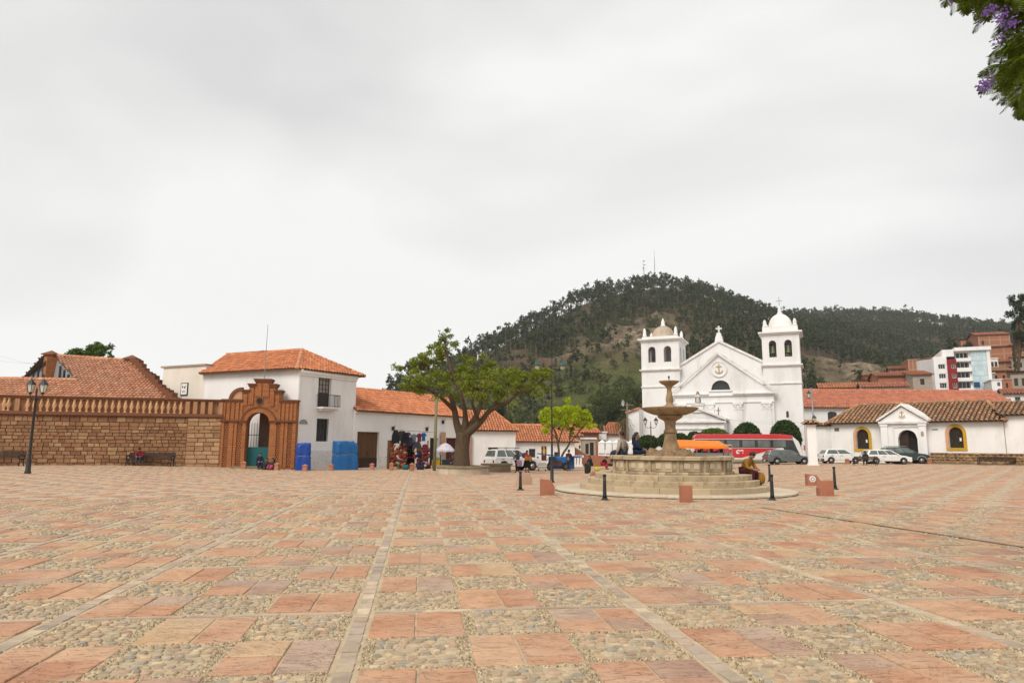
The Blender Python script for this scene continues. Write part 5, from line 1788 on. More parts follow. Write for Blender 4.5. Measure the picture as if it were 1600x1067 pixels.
# medallion with an anchor cross
mx, mz = ca(1123.5, 577, y0), cz(1123.5, 577, y0)
mr = 0.98
MB().prism([(mx + mr * math.cos(a), mz + mr * math.sin(a)) for a in np.linspace(0, 2 * PI, 33)[:-1]], y0 - 0.08, y0 + 0.02).build('medallion', WC, church)
arc_band(mx, mz, mr, mr + 0.10, y0 - 0.15, y0, 0, 2 * PI, 32).build('medallion_ring', MT['white_trim'], church)
gold = PM('faded_gold_paint', (0.46, 0.33, 0.18), (0.38, 0.26, 0.13), sc=4, rough=0.7)
MB().box(mx - 0.07, mx + 0.07, y0 - 0.16, y0 - 0.081, mz - 0.55, mz + 0.72).box(mx - 0.36, mx + 0.36, y0 - 0.158, y0 - 0.083, mz + 0.30, mz + 0.43).build('anchor_stock', gold, church)
arc_band(mx, mz - 0.08, 0.40, 0.54, y0 - 0.15, y0 - 0.085, PI * 1.08, PI * 1.92, 14).build('anchor_flukes', gold, church)
# pilasters with capitals, panel mouldings
for px in (1066, 1110, 1154, 1199):
 x = ca(px, 650, y0)
 pz = zpb - 1.36
 pl = MB().box(x - 0.55, x + 0.55, y0 - 0.16, y0, -0.5, pz - 0.95).build('pilaster', WC, church)
 MB().box(x - 0.66, x + 0.66, y0 - 0.26, y0, pz - 0.26, pz).box(x - 0.62, x + 0.62, y0 - 0.2, y0, pz - 0.95, pz - 0.82).box(x - 0.52, x + 0.52, y0 - 0.19, y0, pz - 0.8, pz - 0.28).build('capital', WC, pl)
 for s in (-0.36, 0.36):
  MB().prism([(x + s + 0.17 * math.cos(a), pz - 0.45 + 0.17 * math.sin(a)) for a in np.linspace(0, 2 * PI, 13)[:-1]], y0 - 0.27, y0 - 0.19).build('scroll', MT['white_trim'], pl)
# porch in front
y1 = -4.2
gx0, gx1 = ca(1040, 660, y1), ca(1131, 657.5, y1)
gxa, gza = ca(1086, 638, y1), cz(1086, 638, y1)
gzb = cz(1131, 657, y1)
mb = MB().prism([(gx0, -0.6), (gx1, -0.6), (gx1, gzb), (gxa, gza), (gx0, gzb)], y1, y0 - 0.001)
mb.build('porch', WC, church)
mb = MB()
for p, q in (((gx0 - 0.3, gzb), (gxa, gza)), ((gxa, gza), (gx1 + 0.3, gzb))):
 mb.prism([(p[0], p[1] + 0.02), (q[0], q[1] + 0.02), (q[0], q[1] + 0.30), (p[0], p[1] + 0.30)], y1 - 0.35, y0 - 0.01)
mb.box(gx0 - 0.3, gx1 + 0.3, y1 - 0.3, y1, gzb - 0.26, gzb - 0.02).box(gx0 - 0.15, gx1 + 0.15, y1 - 0.16, y1, gzb - 1.1, gzb - 0.95)
mb.build('porch_cornice', MT['white_trim'], church)
px_, pz_ = ca(1090, 632, y1), cz(1090, 633.5, y1)
MB().box(px_ - 0.75, px_ + 0.75, y1 - 0.2, y1 + 1.0, pz_ - 0.9, pz_).box(px_ - 0.9, px_ + 0.9, y1 - 0.3, y1 + 1.1, pz_, pz_ + 0.15).build('statue_pedestal', WC, church)
cr = ca(1122, 645, y1), cz(1122, 650, y1)
MB().box(cr[0] - 0.35, cr[0] + 0.35, y1 + 0.1, y1 + 0.7, cr[1] - 0.6, cr[1] + 0.1).build('small_pedestal', WC, church)
MB().box(cr[0] - 0.05, cr[0] + 0.05, y1 + 0.35, y1 + 0.43, cr[1] + 0.1, cr[1] + 1.15).box(cr[0] - 0.26, cr[0] + 0.26, y1 + 0.352, y1 + 0.428, cr[1] + 0.7, cr[1] + 0.8).build('small_cross', PM('dull_red_paint', (0.16, 0.07, 0.05)), church)
# side annex on the left
az_ = cz(988, 647)
mb = MB().prism([(ca(987.5, 680), -0.8), (-0.01, -0.8), (-0.01, cz(1004, 640)), (ca(987.5, 680), az_)], -2.0, 10)
mb.build('side_annex', WC, church)
MB().prism([(ca(987.5, 680) - 0.3, az_ + 0.01), (-0.02, cz(1004, 640) + 0.01), (-0.02, cz(1004, 640) + 0.25), (ca(987.5, 680) - 0.3, az_ + 0.25)], -2.3, 10.2).build('annex_roof', MT['tile_pink'], church)
# statue over the porch
sp = FC.P0 + FC.u * px_ + FC.n * (y1 + 0.4)
st = thing('statue', 'small robed statue in teal mantle standing over the church porch', 'statue', (sp.x, sp.y, FC.P0.z + pz_ + 0.15), FC.rot)
MB().lathe([(0.40, 0), (0.40, 0.12)], 12).build('base', MT['white_trim'], st, True)
MB().lathe([(0.34, 0.12), (0.30, 0.5), (0.24, 0.95), (0.27, 1.2), (0.12, 1.42), (0.05, 1.46)], 12).build('robe', PM('white_robe_paint', (0.6, 0.5, 0.42)), st, True)
MB().lathe([(0.40, 0.3), (0.36, 0.7), (0.30, 1.1), (0.32, 1.25), (0.18, 1.5), (0.16, 1.66), (0.05, 1.76)], 12, (0, 0.03, 0), rad(-40), rad(220)).build('mantle', PM('teal_robe_paint', (0.03, 0.24, 0.28), (0.03, 0.18, 0.22)), st, True)
MB().ball((0, -0.02, 1.56), 0.12, 10, 8, (0.9, 0.95, 1.15)).build('head', PM('statue_flesh', (0.45, 0.28, 0.2)), st, True)
MB().tube([(-0.26, -0.02, 1.25), (-0.2, -0.2, 1.02), (0, -0.3, 1.12)], [0.08, 0.07, 0.05], 8).tube([(0.26, -0.02, 1.25), (0.2, -0.2, 1.02), (0, -0.3, 1.12)], [0.08, 0.07, 0.05], 8).build('arms', MT['white_trim'], st, True)
# ------------------------------------------------------------------ right: building with smooth red roof behind
FB = Face(gat(1258, 106), gat(1590, 106), 0.0)
back = FB.root('red_roofed_convent', 'long white building with smooth red tile roof behind the museum', 'building')
zE = FB.z(1300, 637)
a1 = FB.a(1583, 626)
r = FB.rect(1293.5, 1308, 643, 662)
mb = MB()
facade(mb, 0, FB.L, -1, zE + 0.1, [(*r, 's')], 0.4)
closed_sides(mb, FB.L, 12, -1, zE + 0.1)
mb.build('wall', MT['white'], back)
window(back, r[0], r[1], r[2], r[3], 0.25, MT['wood_dark'], 2, 3)
dR = 6.0
zr = FB.z(1400, 609.5, dR)
e0, e1 = Vector((-0.2, -0.5, zE)), Vector((FB.L + 1.5, -0.5, zE))
r0, r1 = Vector((-0.2, dR, zr)), Vector((FB.a(1550, 607, dR), dR, zr))
b0, b1 = Vector((-0.2, 12.5, zE)), Vector((FB.L + 1.5, 12.5, zE))
tile_roof(back, [e0, e1, r1, r0], MT['tile_red'], MT['roof_under'], 0.40, 0.6, 0.03, 0.42, 0.004)
tile_roof(back, [e1, b1, r1], MT['tile_red'], MT['roof_under'], 0.40, 0.6, 0.03, 0.42, 0.004, name='hip_roof')
tile_roof(back, [b1, b0, r0, r1], MT['tile_red'], MT['roof_under'], 0.40, 0.6, 0.03, 0.42, 0.004, name='rear_roof')
cap_line(back, r0, r1, MT['tile_red'], 0.15)
# ------------------------------------------------------------------ museum with old tile roof and pedimented portal
FR = Face(gat(1300, 82.0), gat(1571, 69.8), 0.0)
mus = FR.root('museum_house', 'low white building with mossy tile roof, pedimented doorway and ochre-framed windows', 'building')
LR = FR.L
zE = FR.z(1500, 658.5)
w1, w2 = FR.rect(1338, 1357.5, 670.5, 701), FR.rect(1482.5, 1505, 667, 699.5)
pd = FR.rect(1381, 1452, 632.6, 712)
opsR = [(*w1, 'a'), (*w2, 'a'), (pd[0] + 0.3, pd[1] - 0.3, 0.05, 3.2, 'r')]
mb = MB()
facade(mb, 0, LR, -0.5, zE + 0.1, opsR, 0.5)
closed_sides(mb, LR, 9, -0.5, zE + 0.1)
mb.build('wall', MT['white'], mus)
for w in (w1, w2):
 mid = (w[0] + w[1]) / 2
 wd = (w[1] - w[0]) / 2
 f = MB()
 fw = 0.30
 f.box(w[0] - fw, w[1] + fw, -0.07, 0.0, w[2] - fw, w[2]).box(w[1], w[1] + fw, -0.068, 0.0, w[2] + 0.002, w[3] - wd)
 fr = f.build('window_frame', MT['ochre'], mus)
 MB().box(w[0] - fw, w[0], -0.068, 0.0, w[2] + 0.002, w[3] - wd).build('peach_jamb', MT['peach'], fr)
 arc_band(mid, w[3] - wd, wd, wd + fw, -0.066, 0.0, 0, PI * 0.62, 12).build('arch_frame', MT['ochre'], fr)
 arc_band(mid, w[3] - wd, wd, wd + fw, -0.064, 0.0, PI * 0.62, PI, 10).build('arch_frame', MT['peach'], fr)
 sh = MB().prism(arch_poly(w[0], w[1], w[2], w[3]), 0.34, 0.40).build('shutter', MT['wood_dark'], mus)
 nb = 6
 for i in range(nb):
  x0 = w[0] + (w[1] - w[0]) * i / nb
  MB().box(x0 + 0.02, x0 + (w[1] - w[0]) / nb - 0.02, 0.31, 0.339, w[2] + 0.03, w[3] - wd).build('board', PM('dark_green_brown_board', (0.03, 0.026, 0.015), (0.02, 0.017, 0.011), sc=5) if 'dgb' not in MT else MT['dgb'], sh)
  MT['dgb'] = sh.children[0].data.materials[0]
 MB().box(mid + 0.25, mid + 0.42, 0.29, 0.308, w[2] + 0.7, w[2] + 1.05).build('paper_notice', MT['white'], sh)
# portal
yP = -0.95
px0, px1 = pd[0], pd[1]
zpt, zpb2 = FR.z(1415, 633, yP), FR.z(1415, 657.5, yP)
xm = (px0 + px1) / 2
dr_ = FR.rect(1403.5, 1434, 671.5, 714, yP)
mb = MB()
facade(mb, px0 + 0.15, px1 - 0.15, -0.4, zpb2 - 0.2, [(dr_[0], dr_[1], 0.05, dr_[3], 'a')], 0.75, yP)
mb.poly((px0 + .15, 0, -.4), (px0 + .15, yP, -.4), (px0 + .15, yP, zpb2), (px0 + .15, 0, zpb2)).poly((px1 - .15, yP, -.4), (px1 - .15, 0, -.4), (px1 - .15, 0, zpb2), (px1 - .15, yP, zpb2))
port = mb.build('portal', MT['white'], mus)
for s0, s1 in ((px0 + 0.02, px0 + 0.72), (px1 - 0.72, px1 - 0.02)):
 MB().box(s0, s1, yP - 0.18, yP, -0.4, zpb2 - 0.55).box(s0 - 0.05, s1 + 0.05, yP - 0.25, yP, zpb2 - 0.55, zpb2 - 0.30).box(s0 - 0.04, s1 + 0.04, yP - 0.24, yP, -0.4, 0.5).build('pilaster', MT['white'], port)
MB().box(dr_[0] - 0.45, dr_[1] + 0.45, yP - 0.10, yP, dr_[3] + 0.30, dr_[3] + 0.45).box(dr_[0] - 0.45, dr_[0] - 0.33, yP - 0.08, yP, -.3, dr_[3] + 0.30).box(dr_[1] + 0.33, dr_[1] + 0.45, yP - 0.08, yP, -.3, dr_[3] + 0.30).build('door_surround', MT['white_trim'], port)
MB().box(px0 - 0.15, px1 + 0.15, yP - 0.32, 0.05, zpb2 - 0.28, zpb2 - 0.04).build('cornice', MT['white_trim'], port)
MB().prism([(px0 - 0.1, zpb2 - 0.04), (px1 + 0.1, zpb2 - 0.04), (xm, zpt - 0.15)], yP - 0.1, 1.6).build('pediment', MT['white'], port)
mb = MB()
for p, q in (((px0 - 0.3, zpb2 - 0.03), (xm, zpt)), ((xm, zpt), (px1 + 0.3, zpb2 - 0.03))):
 mb.prism([(p[0], p[1]), (q[0], q[1] - 0.05), (q[0], q[1] + 0.18), (p[0], p[1] + 0.22)], yP - 0.38, 1.7)
mb.build('pediment_moulding', MT['white_trim'], port)
ez = zpb2 + (zpt - zpb2) * 0.42
mb = MB().box(xm - 0.05, xm + 0.05, yP - 0.13, yP - 0.1, ez - 0.35, ez + 0.42).box(xm - 0.22, xm + 0.22, yP - 0.128, yP - 0.1, ez + 0.15, ez + 0.24)
mb.build('emblem_cross', gold, port)
arc_band(xm, ez - 0.05, 0.22, 0.30, yP - 0.125, yP - 0.1, PI * 1.05, PI * 1.95, 10).build('emblem_arms', gold, port)
arc_band(xm, ez - 0.1, 0.34, 0.40, yP - 0.122, yP - 0.1, PI * 1.15, PI * 1.85, 10).build('emblem_arms', gold, port)
MB().prism(arch_poly(dr_[0], dr_[1], 0.02, dr_[3]), yP + 0.8, yP + 0.86).build('hall_shade_sheet', MT['dark'], port)  # near-black sheet in place of the shade inside the doorway
hw = (dr_[1] - dr_[0])
lf = MB().prism([(dr_[0] + 0.02, 0.05), (dr_[0] + hw * 0.5, 0.05), (dr_[0] + hw * 0.5, dr_[3] - 0.03), (dr_[0] + hw * 0.3, dr_[3] - 0.12), (dr_[0] + hw * 0.14, dr_[3] - 0.45), (dr_[0] + 0.02, dr_[3] - hw / 2)], yP + 0.45, yP + 0.52).build('door_leaf', MT['wood_dark'], port)
for i in range(3):
 for k in range(2):
  MB().box(dr_[0] + 0.15 + k * hw * 0.22, dr_[0] + 0.1 + (k + 1) * hw * 0.22, yP + 0.42, yP + 0.449, 0.25 + i * 0.75, 0.85 + i * 0.75).build('door_panel', MT['wood_dark'], lf)
MB().box(dr_[1] - 0.012, dr_[1] + 0.0, yP + 0.02, yP + 0.73, 0.06, dr_[3] - hw / 2).build('ochre_reveal', MT['ochre'], port)
for (x0_, x1_, y0_, y1_, nm, mt_) in ((1304, 1311, 668.5, 673.5, 'wall_plaque', MT['kerb_dark']), (1456, 1465.5, 669.8, 671.8, 'wall_lettering', MT['steel']), (1440, 1444, 674, 681, 'oval_emblem', MT['concrete'])):
 q = FR.rect(x0_, x1_, y0_, y1_, yP if 'oval' in nm else 0)
 yy = yP - 0.19 if 'oval' in nm else 0.0
 MB().box(q[0], q[1], yy - 0.04, yy, q[2], q[3]).build(nm, mt_, mus)
# roof
dR = 4.6
zr = FR.z(1480, 628, dR)
e0, e1 = Vector((-0.4, -0.55, zE)), Vector((LR + 0.3, -0.55, zE))
r0, r1 = Vector((FR.a(1341, 636, dR), dR, zr)), Vector((FR.a(1542, 626, dR), dR, zr))
b0, b1 = Vector((-0.4, 9.6, zE)), Vector((LR + 0.3, 9.6, zE))
OLD = dict(sp=0.44, ln=0.6, lift=0.07, rr=0.31, jit=0.018)
tile_roof(mus, [e0, e1, r1, r0], MT['tile_old'], MT['roof_under_old'], **OLD)
tile_roof(mus, [e1, b1, r1], MT['tile_old'], MT['roof_under_old'], name='hip_roof', **OLD)
tile_roof(mus, [b0, e0, r0], MT['tile_old'], MT['roof_under_old'], name='hip_roof', **OLD)
tile_roof(mus, [b1, b0, r0, r1], MT['tile_old'], MT['roof_under_old'], name='rear_roof', **OLD)
for p, q in ((r0, r1), (e1, r1), (e0, r0)):
 cap_line(mus, p, q, MT['tile_old'], 0.2, 0.5)
# taller wing at the right edge
xw0, zw = LR + 0.05, FR.z(1585, 648.5)
MB().box(xw0, xw0 + 14, 0.05, 9, -0.5, zw).build('wing_wall', MT['white'], mus)
ew0, ew1 = Vector((xw0 - 0.2, -0.35, zw)), Vector((xw0 + 14, -0.35, zw))
rw0, rw1 = Vector((xw0 - 2.5, dR, FR.z(1580, 627, dR))), Vector((xw0 + 14, dR, FR.z(1580, 627, dR)))
tile_roof(mus, [ew0, ew1, rw1, rw0], MT['tile_old'], MT['roof_under_old'], name='wing_roof', **OLD)
# low wall with tile coping running left to the gate pillar
FS = Face(gat(1262, 84.0), gat(1300, 82.0), 0.0)
lw = FS.root('garden_wall', 'white garden wall with tile coping left of the museum', 'wall')
zt = FS.z(1280, 664)
MB().box(0, FS.L + 0.1, 0.1, 0.6, -0.5, zt).build('wall', MT['white'], lw)
MB().box(0, FS.L, 0.0, 0.1, -0.5, 0.9).build('stone_base', MT['bench_stone'], lw)
tile_roof(lw, [(0, -0.25, zt - 0.05), (FS.L + 0.1, -0.25, zt - 0.05), (FS.L + 0.1, 0.4, zt + 0.3), (0, 0.4, zt + 0.3)], MT['tile_old'], MT['roof_under_old'], name='coping', **OLD)
# rough stone terrace wall under the museum's right half
FT = Face(gat(1452, 74.0), gat(1640, 66.5), 0.0)
tw_ = FT.root('terrace_wall', 'low brown rubble stone wall below the museum window', 'wall')
zt = FT.z(1500, 707.5)
MB().box(0, FT.L, 0.05, 1.2, -0.4, zt).build('wall_core', MT['wall_core'], tw_)
rub = []
for k in range(6):
 m_ = MB()
 n = 7
 ring = [(0.5 * math.cos(2 * PI * i / n) * RND.uniform(0.85, 1.15), 0.5 * math.sin(2 * PI * i / n) * RND.uniform(0.85, 1.15)) for i in range(n)]
 vs = [(x, 0.1, z) for x, z in ring] + [(x * .9, -0.03, z * .9) for x, z in ring] + [(x * .5, -0.09, z * .5) for x, z in ring]
 fs = [(i, (i + 1) % n, (i + 1) % n + n, i + n) for i in range(n)] + [(i + n, (i + 1) % n + n, (i + 1) % n + 2 * n, i + 2 * n) for i in range(n)] + [tuple(range(2 * n, 3 * n))]
 rub.append(m_.add(vs, fs).mesh('rubble_stone', PM('rubble', (0.3, 0.2, 0.1), sc=4, rough=0.95, rv=0.3, pal=[(0.26, 0.17, 0.08), (0.20, 0.13, 0.065), (0.32, 0.215, 0.10), (0.16, 0.10, 0.055), (0.28, 0.18, 0.07)]) if k == 0 else rub[0].materials[0], True))
stone_courses(tw_, 0, FT.L, 0.0, zt, 0.22, 0.4, 0.28, 0.6, rub, 0.05, 'rubble_stone', 120, 'small_rubble')
MB().box(-0.5, FT.L, -1.2, 0.04, -0.3, 0.10).build('kerb', MT['bench_stone'], tw_)
# gate pillar
p = G(1270.5, 727)
gp = thing('gate_pillar', 'tall white square gate pillar with tile cap beside the parked cars', 'pillar', p, rad(-18))
hp = at(1270, 664, p.y).z - p.z
MB().box(-0.40, 0.40, -0.40, 0.40, -0.3, hp).box(-0.5, 0.5, -0.5, 0.5, -0.2, 0.14).build('shaft', MT['white'], gp)
MB().box(-0.55, 0.55, -0.55, 0.55, hp, hp + 0.12).build('cap', MT['white_trim'], gp)
tile_roof(gp, [(-0.7, -0.7, hp + 0.12), (0.7, -0.7, hp + 0.12), (0, 0, hp + 0.55)], MT['tile_old'], MT['roof_under_old'], name='cap_roof', **OLD)
tile_roof(gp, [(0.7, -0.7, hp + 0.12), (0.7, 0.7, hp + 0.12), (0, 0, hp + 0.55)], MT['tile_old'], MT['roof_under_old'], name='cap_roof', **OLD)
tile_roof(gp, [(-0.7, 0.7, hp + 0.12), (-0.7, -0.7, hp + 0.12), (0, 0, hp + 0.55)], MT['tile_old'], MT['roof_under_old'], name='cap_roof', **OLD)
# ------------------------------------------------------------------ houses further off
def far_house(name, label, px0, px1, yt, yb, Y, depth, mat, roof='flat', wins=(), rot=0.0, group='houses on the hillside', roof_mat=None, bands=False, rise=1.6):
 p0, p1 = at(px0, yb, Y), at(px1, yb, Y)
 rot -= 0.72 * math.atan2((p0.x + p1.x) / 2, Y)
 F = Face((p0.x, Y), (p0.x + math.cos(rot), Y + math.sin(rot)), p0.z)
 F.L = F.a(px1, yb)
 t = F.root(name, label, 'house', group)
 z1 = at((px0 + px1) / 2, yt, Y).z - p0.z
 L = F.L
 ops = []
 for (fx0, fx1, fz0, fz1) in wins:
  ops.append((L * fx0, L * fx1, z1 * fz0, z1 * fz1, 'r'))
 mb = MB()
 facade(mb, 0, L, -9, z1, ops, 0.25)
 closed_sides(mb, L, depth, -9, z1)
 if roof == 'flat':
  mb.poly((0, 0, z1 - 0.02), (L, 0, z1 - 0.02), (L, depth, z1 - 0.02), (0, depth, z1 - 0.02))
 mb.build('wall', mat, t)
 for o in ops:
  w = window(t, o[0], o[1], o[2], o[3], 0.16, MT['wood_dark'] if mat is not MT['white'] else MT['steel'], 2, 1, 0.08)
 rm_ = roof_mat or MT['tile_orange']
 if roof == 'flat':
  MB().box(-0.15, L + 0.15, -0.15, depth + 0.15, z1, z1 + 0.22).build('roof_slab', MT['brick_frame'] if mat is MT['brick_far'] else MT['white_trim'], t)
 elif roof == 'gable':
  e = 0.4
  a, b_, r0, r1 = Vector((-e, -e, z1)), Vector((L + e, -e, z1)), Vector((-e, depth / 2, z1 + rise)), Vector((L + e, depth / 2, z1 + rise))
  tile_roof(t, [a, b_, r1, r0], rm_, MT['roof_under'], 0.45, 0.7)
  c, d = Vector((L + e, depth + e, z1)), Vector((-e, depth + e, z1))
  tile_roof(t, [c, d, r0, r1], rm_, MT['roof_under'], 0.45, 0.7, name='rear_roof')
  for x in (0.0, L):
   MB().prism([(0, z1 - 0.05), (depth, z1 - 0.05), (depth / 2, z1 + rise * 0.95)], 0, 0.1).build('gable', mat, t).matrix_local = Matrix.Translation((x + (0.1 if x == 0.0 else 0), 0, 0)) @ Matrix.Rotation(PI / 2, 4, 'Z')
 elif roof == 'shed':
  a, b_, r0, r1 = Vector((-.3, -.3, z1)), Vector((L + .3, -.3, z1)), Vector((-.3, depth, z1 + rise)), Vector((L + .3, depth, z1 + rise))
  tile_roof(t, [a, b_, r1, r0], rm_, MT['roof_under'], 0.45, 0.7)
  for x in (0.0, L):
   MB().prism([(0, z1 - 0.05), (depth, z1 - 0.05), (depth, z1 + rise * 0.97)], 0, 0.1).build('gable', mat, t).matrix_local = Matrix.Translation((x + (0.1 if x == 0.0 else 0), 0, 0)) @ Matrix.Rotation(PI / 2, 4, 'Z')
  mb = MB()
  mb.poly((0, depth, z1), (L, depth, z1), (L, depth, z1 + rise * .97), (0, depth, z1 + rise * .97))
  mb.build('rear_gable', mat, t)
 if bands:
  mb = MB()
  for f in (0.33, 0.66):
   mb.box(0.0, L, -0.05, 0.0, z1 * f - 0.15, z1 * f + 0.12)
  for f in (0.0, 0.34, 0.68, 0.97):
   mb.box(L * f, L * f + 0.3, -0.07, 0.0, -2, z1)
  mb.build('concrete_frame', MT['brick_frame'], t)
 return t
BF, WH, CR, CO = MT['brick_far'], MT['white'], MT['cream_wall'], MT['concrete']
GH = 'houses on the hillside'
far_house('brick_house', 'highest bare brick house on the right hillside', 1530, 1580, 524, 548, 232, 14, BF, 'gable', [(.10, .18, .3, .7)], 0.1, bands=True, roof_mat=MT['tile_red'], rise=1.8)
far_house('brick_house', 'wide bare brick house with pale concrete frame above the white block', 1549, 1612, 543, 574, 200, 14, BF, 'shed', [(.7, .78, .5, .75)], -0.08, bands=True, rise=1.2, roof_mat=MT['tile_red'])
far_house('cream_house', 'small cream house with a row of windows right of the apartment block', 1543, 1561, 561, 580, 178, 10, CR, 'flat', [(.08, .3, .35, .75), (.38, .6, .35, .75), (.68, .92, .35, .75)])
far_house('brown_house', 'brown tiled house below the cream house', 1548, 1584, 580, 600, 164, 10, BF, 'gable', [(.2, .32, .2, .65), (.55, .66, .2, .65)], 0.12, roof_mat=MT['tile_old'], rise=1.4)
far_house('grey_house', 'grey concrete house at the right edge of the hillside', 1581, 1625, 583, 612, 150, 10, CO, 'shed', [(.12, .26, .3, .7), (.4, .5, .3, .7)], -0.1, roof_mat=MT['tile_old'], rise=1.2)
far_house('white_house', 'little white cube house right of the apartment block', 1550, 1566, 594, 606, 138, 8, WH, 'flat', [(.55, .85, .2, .7)])
far_house('brick_house', 'short brick house between the white cube house and grey house', 1566, 1583, 593, 612, 140, 8, BF, 'flat', [(.4, .6, .3, .7)])
far_house('white_house', 'white house with red tile roof at the right edge above the museum', 1572, 1622, 616, 634, 112, 9, WH, 'gable', [(.30, .48, .15, .75)], -0.05, roof_mat=MT['tile_red'], rise=1.2)
far_house('white_house', 'white walled yard house just right of the red museum roof', 1553, 1574, 611, 630, 122, 4, WH, 'flat', [(.45, .62, .2, .6)])
far_house('brick_house', 'tall narrow brick house left of the apartment block', 1422, 1440, 563, 606, 172, 10, BF, 'flat', [], bands=True)
far_house('brick_house', 'broad brick house with orange roof left of the stone house', 1374, 1427, 588, 612, 140, 12, BF, 'gable', [(.86, .96, .1, .7)], 0.05, rise=1.3, roof_mat=MT['tile_red'])
far_house('stone_house', 'grey brown stone house with one window beside the apartment block', 1428, 1458, 586, 614, 132, 9, CO, 'shed', [(.38, .6, .45, .78)], 0.05, rise=1.6)
far_house('tiled_house', 'low house under a long orange roof right of the church tower', 1283, 1338, 607, 622, 132, 6, CO, 'gable', [], rise=1.2)
far_house('tiled_house', 'low house under a long pinkish roof in front of the brick houses', 1349, 1419, 606, 622, 124, 6, CR, 'gable', [], rise=1.1, roof_mat=MT['tile_red'])
far_house('cream_house', 'small ochre house with orange roof above the long orange roof', 1338, 1358, 594.5, 612, 150, 8, PM('ochre_wall', (0.50, 0.34, 0.15), (0.42, 0.28, 0.12)), 'shed', [(.5, .7, .4, .8)], rise=0.8)
far_house('brick_house', 'small brick house behind the ochre house', 1353, 1376, 587, 606, 172, 8, BF, 'gable', [], rise=0.8)
GS = 'houses at the foot of the hill'
for k, (x0, x1, y0, y1, Y, mt_, rf, lab) in enumerate(((1583, 1622, 538, 566, 215, BF, 'flat', 'brick house at the right edge beside the wide brick house'), (1503, 1532, 531, 552, 245, BF, 'shed', 'brick house just behind the apartment block roof'), (1560, 1590, 566, 584, 186, BF, 'gable', 'brick house with tile roof right of the cream house'),
         (1586, 1622, 560, 582, 180, CR, 'shed', 'cream house at the right edge above the grey house'), (1540, 1556, 584, 602, 150, CO, 'flat', 'narrow grey wall house beside the glass front'), (1392, 1424, 577, 598, 178, BF, 'gable', 'brick house peeking over the broad brick house'))):
 far_house('brick_house' if mt_ is BF else 'plain_house', lab, x0, x1, y0, y1, Y, 9, mt_, rf, [(.2, .34, .35, .7), (.6, .74, .35, .7)], 0.06 * (-1) ** k, bands=mt_ is BF, roof_mat=MT['tile_red'], rise=1.2)
far_house('tiled_house', 'brick house with orange roof behind the yellow-green tree', 897, 936, 676, 716, 108, 10, BF, 'gable', [], 0.3, GS, rise=1.8)
far_house('cream_house', 'plain cream gable wall behind the yellow-green tree', 894, 912, 682, 716, 96, 8, CR, 'gable', [(.6, .75, .45, .6)], 0.2, GS, rise=0.7)
far_house('brown_house', 'brown stone house with dark balcony beside the white fence pillars', 911, 931, 686, 722, 94, 8, CO, 'flat', [(.2, .45, .35, .8), (.55, .85, .3, .85)], 0.1, GS)
far_house('white_house', 'two-storey white house with dark windows behind the fence pillars', 923, 948, 676, 716, 112, 9, WH, 'flat', [(.12, .36, .05, .4), (.5, .72, .40, .72), (.76, .95, .40, .72)], 0.0, GS)
far_house('white_house', 'white gabled chapel-like house left of the church annex', 948, 972, 679, 716, 118, 14, WH, 'gable', [(.36, .46, .35, .6)], 0.0, GS, rise=1.6)
far_house('brick_house', 'brick house with orange roof far behind the white chapel-like house', 948, 974, 668, 700, 140, 9, BF, 'gable', [(.2, .4, .4, .7)], -0.2, GS, rise=1.2)
# apartment block
AP0, AP1 = at(1463, 618, 150), at(1546, 618, 146)
FA = Face((AP0.x, AP0.y), (AP1.x, AP1.y), AP0.z)
apt = FA.root('apartment_block', 'white apartment block with red stripe and pale blue glass front', 'building')
zA = -FA.P0.z
AX = lambda px: FA.a(px, 580)
AZ = lambda y: FA.z(1500, y) + zA
D = 13.0
rows = [(568, 575.5), (583, 590.5), (597.5, 606)]
opsA = [(AX(1466.5), AX(1477.5), AZ(b_), AZ(a), 'r') for a, b_ in rows]
mb = MB()
facade(mb, 0, AX(1480.5), -9, AZ(556), opsA, 0.25)
mb.poly((0, D, -9), (0, 0, -9), (0, 0, AZ(556)), (0, D, AZ(556)))
mb.poly((0, 0, AZ(556)), (AX(1480.5), 0, AZ(556)), (AX(1480.5), D, AZ(556)), (0, D, AZ(556)))
mb.build('white_wing', WH, apt)
for o in opsA:
 window(apt, o[0], o[1], o[2], o[3], 0.16, WH, 3, 1, 0.07)
opsB = [(AX(1486.5), AX(1493), AZ(b_), AZ(a), 'r') for a, b_ in rows]
mb = MB()
facade(mb, AX(1480.5), AX(1495), -9, AZ(561), opsB, 0.25, -0.4)
mb.poly((AX(1480.5), 0, -9), (AX(1480.5), -.4, -9), (AX(1480.5), -.4, AZ(561)), (AX(1480.5), 0, AZ(561)))
mb.build('red_stripe', PM('dark_red_paint', (0.26, 0.022, 0.022), (0.22, 0.02, 0.02), sc=1), apt)
for o in opsB:
 window(apt, o[0], o[1], o[2], o[3], -0.24, WH, 2, 1, 0.07)
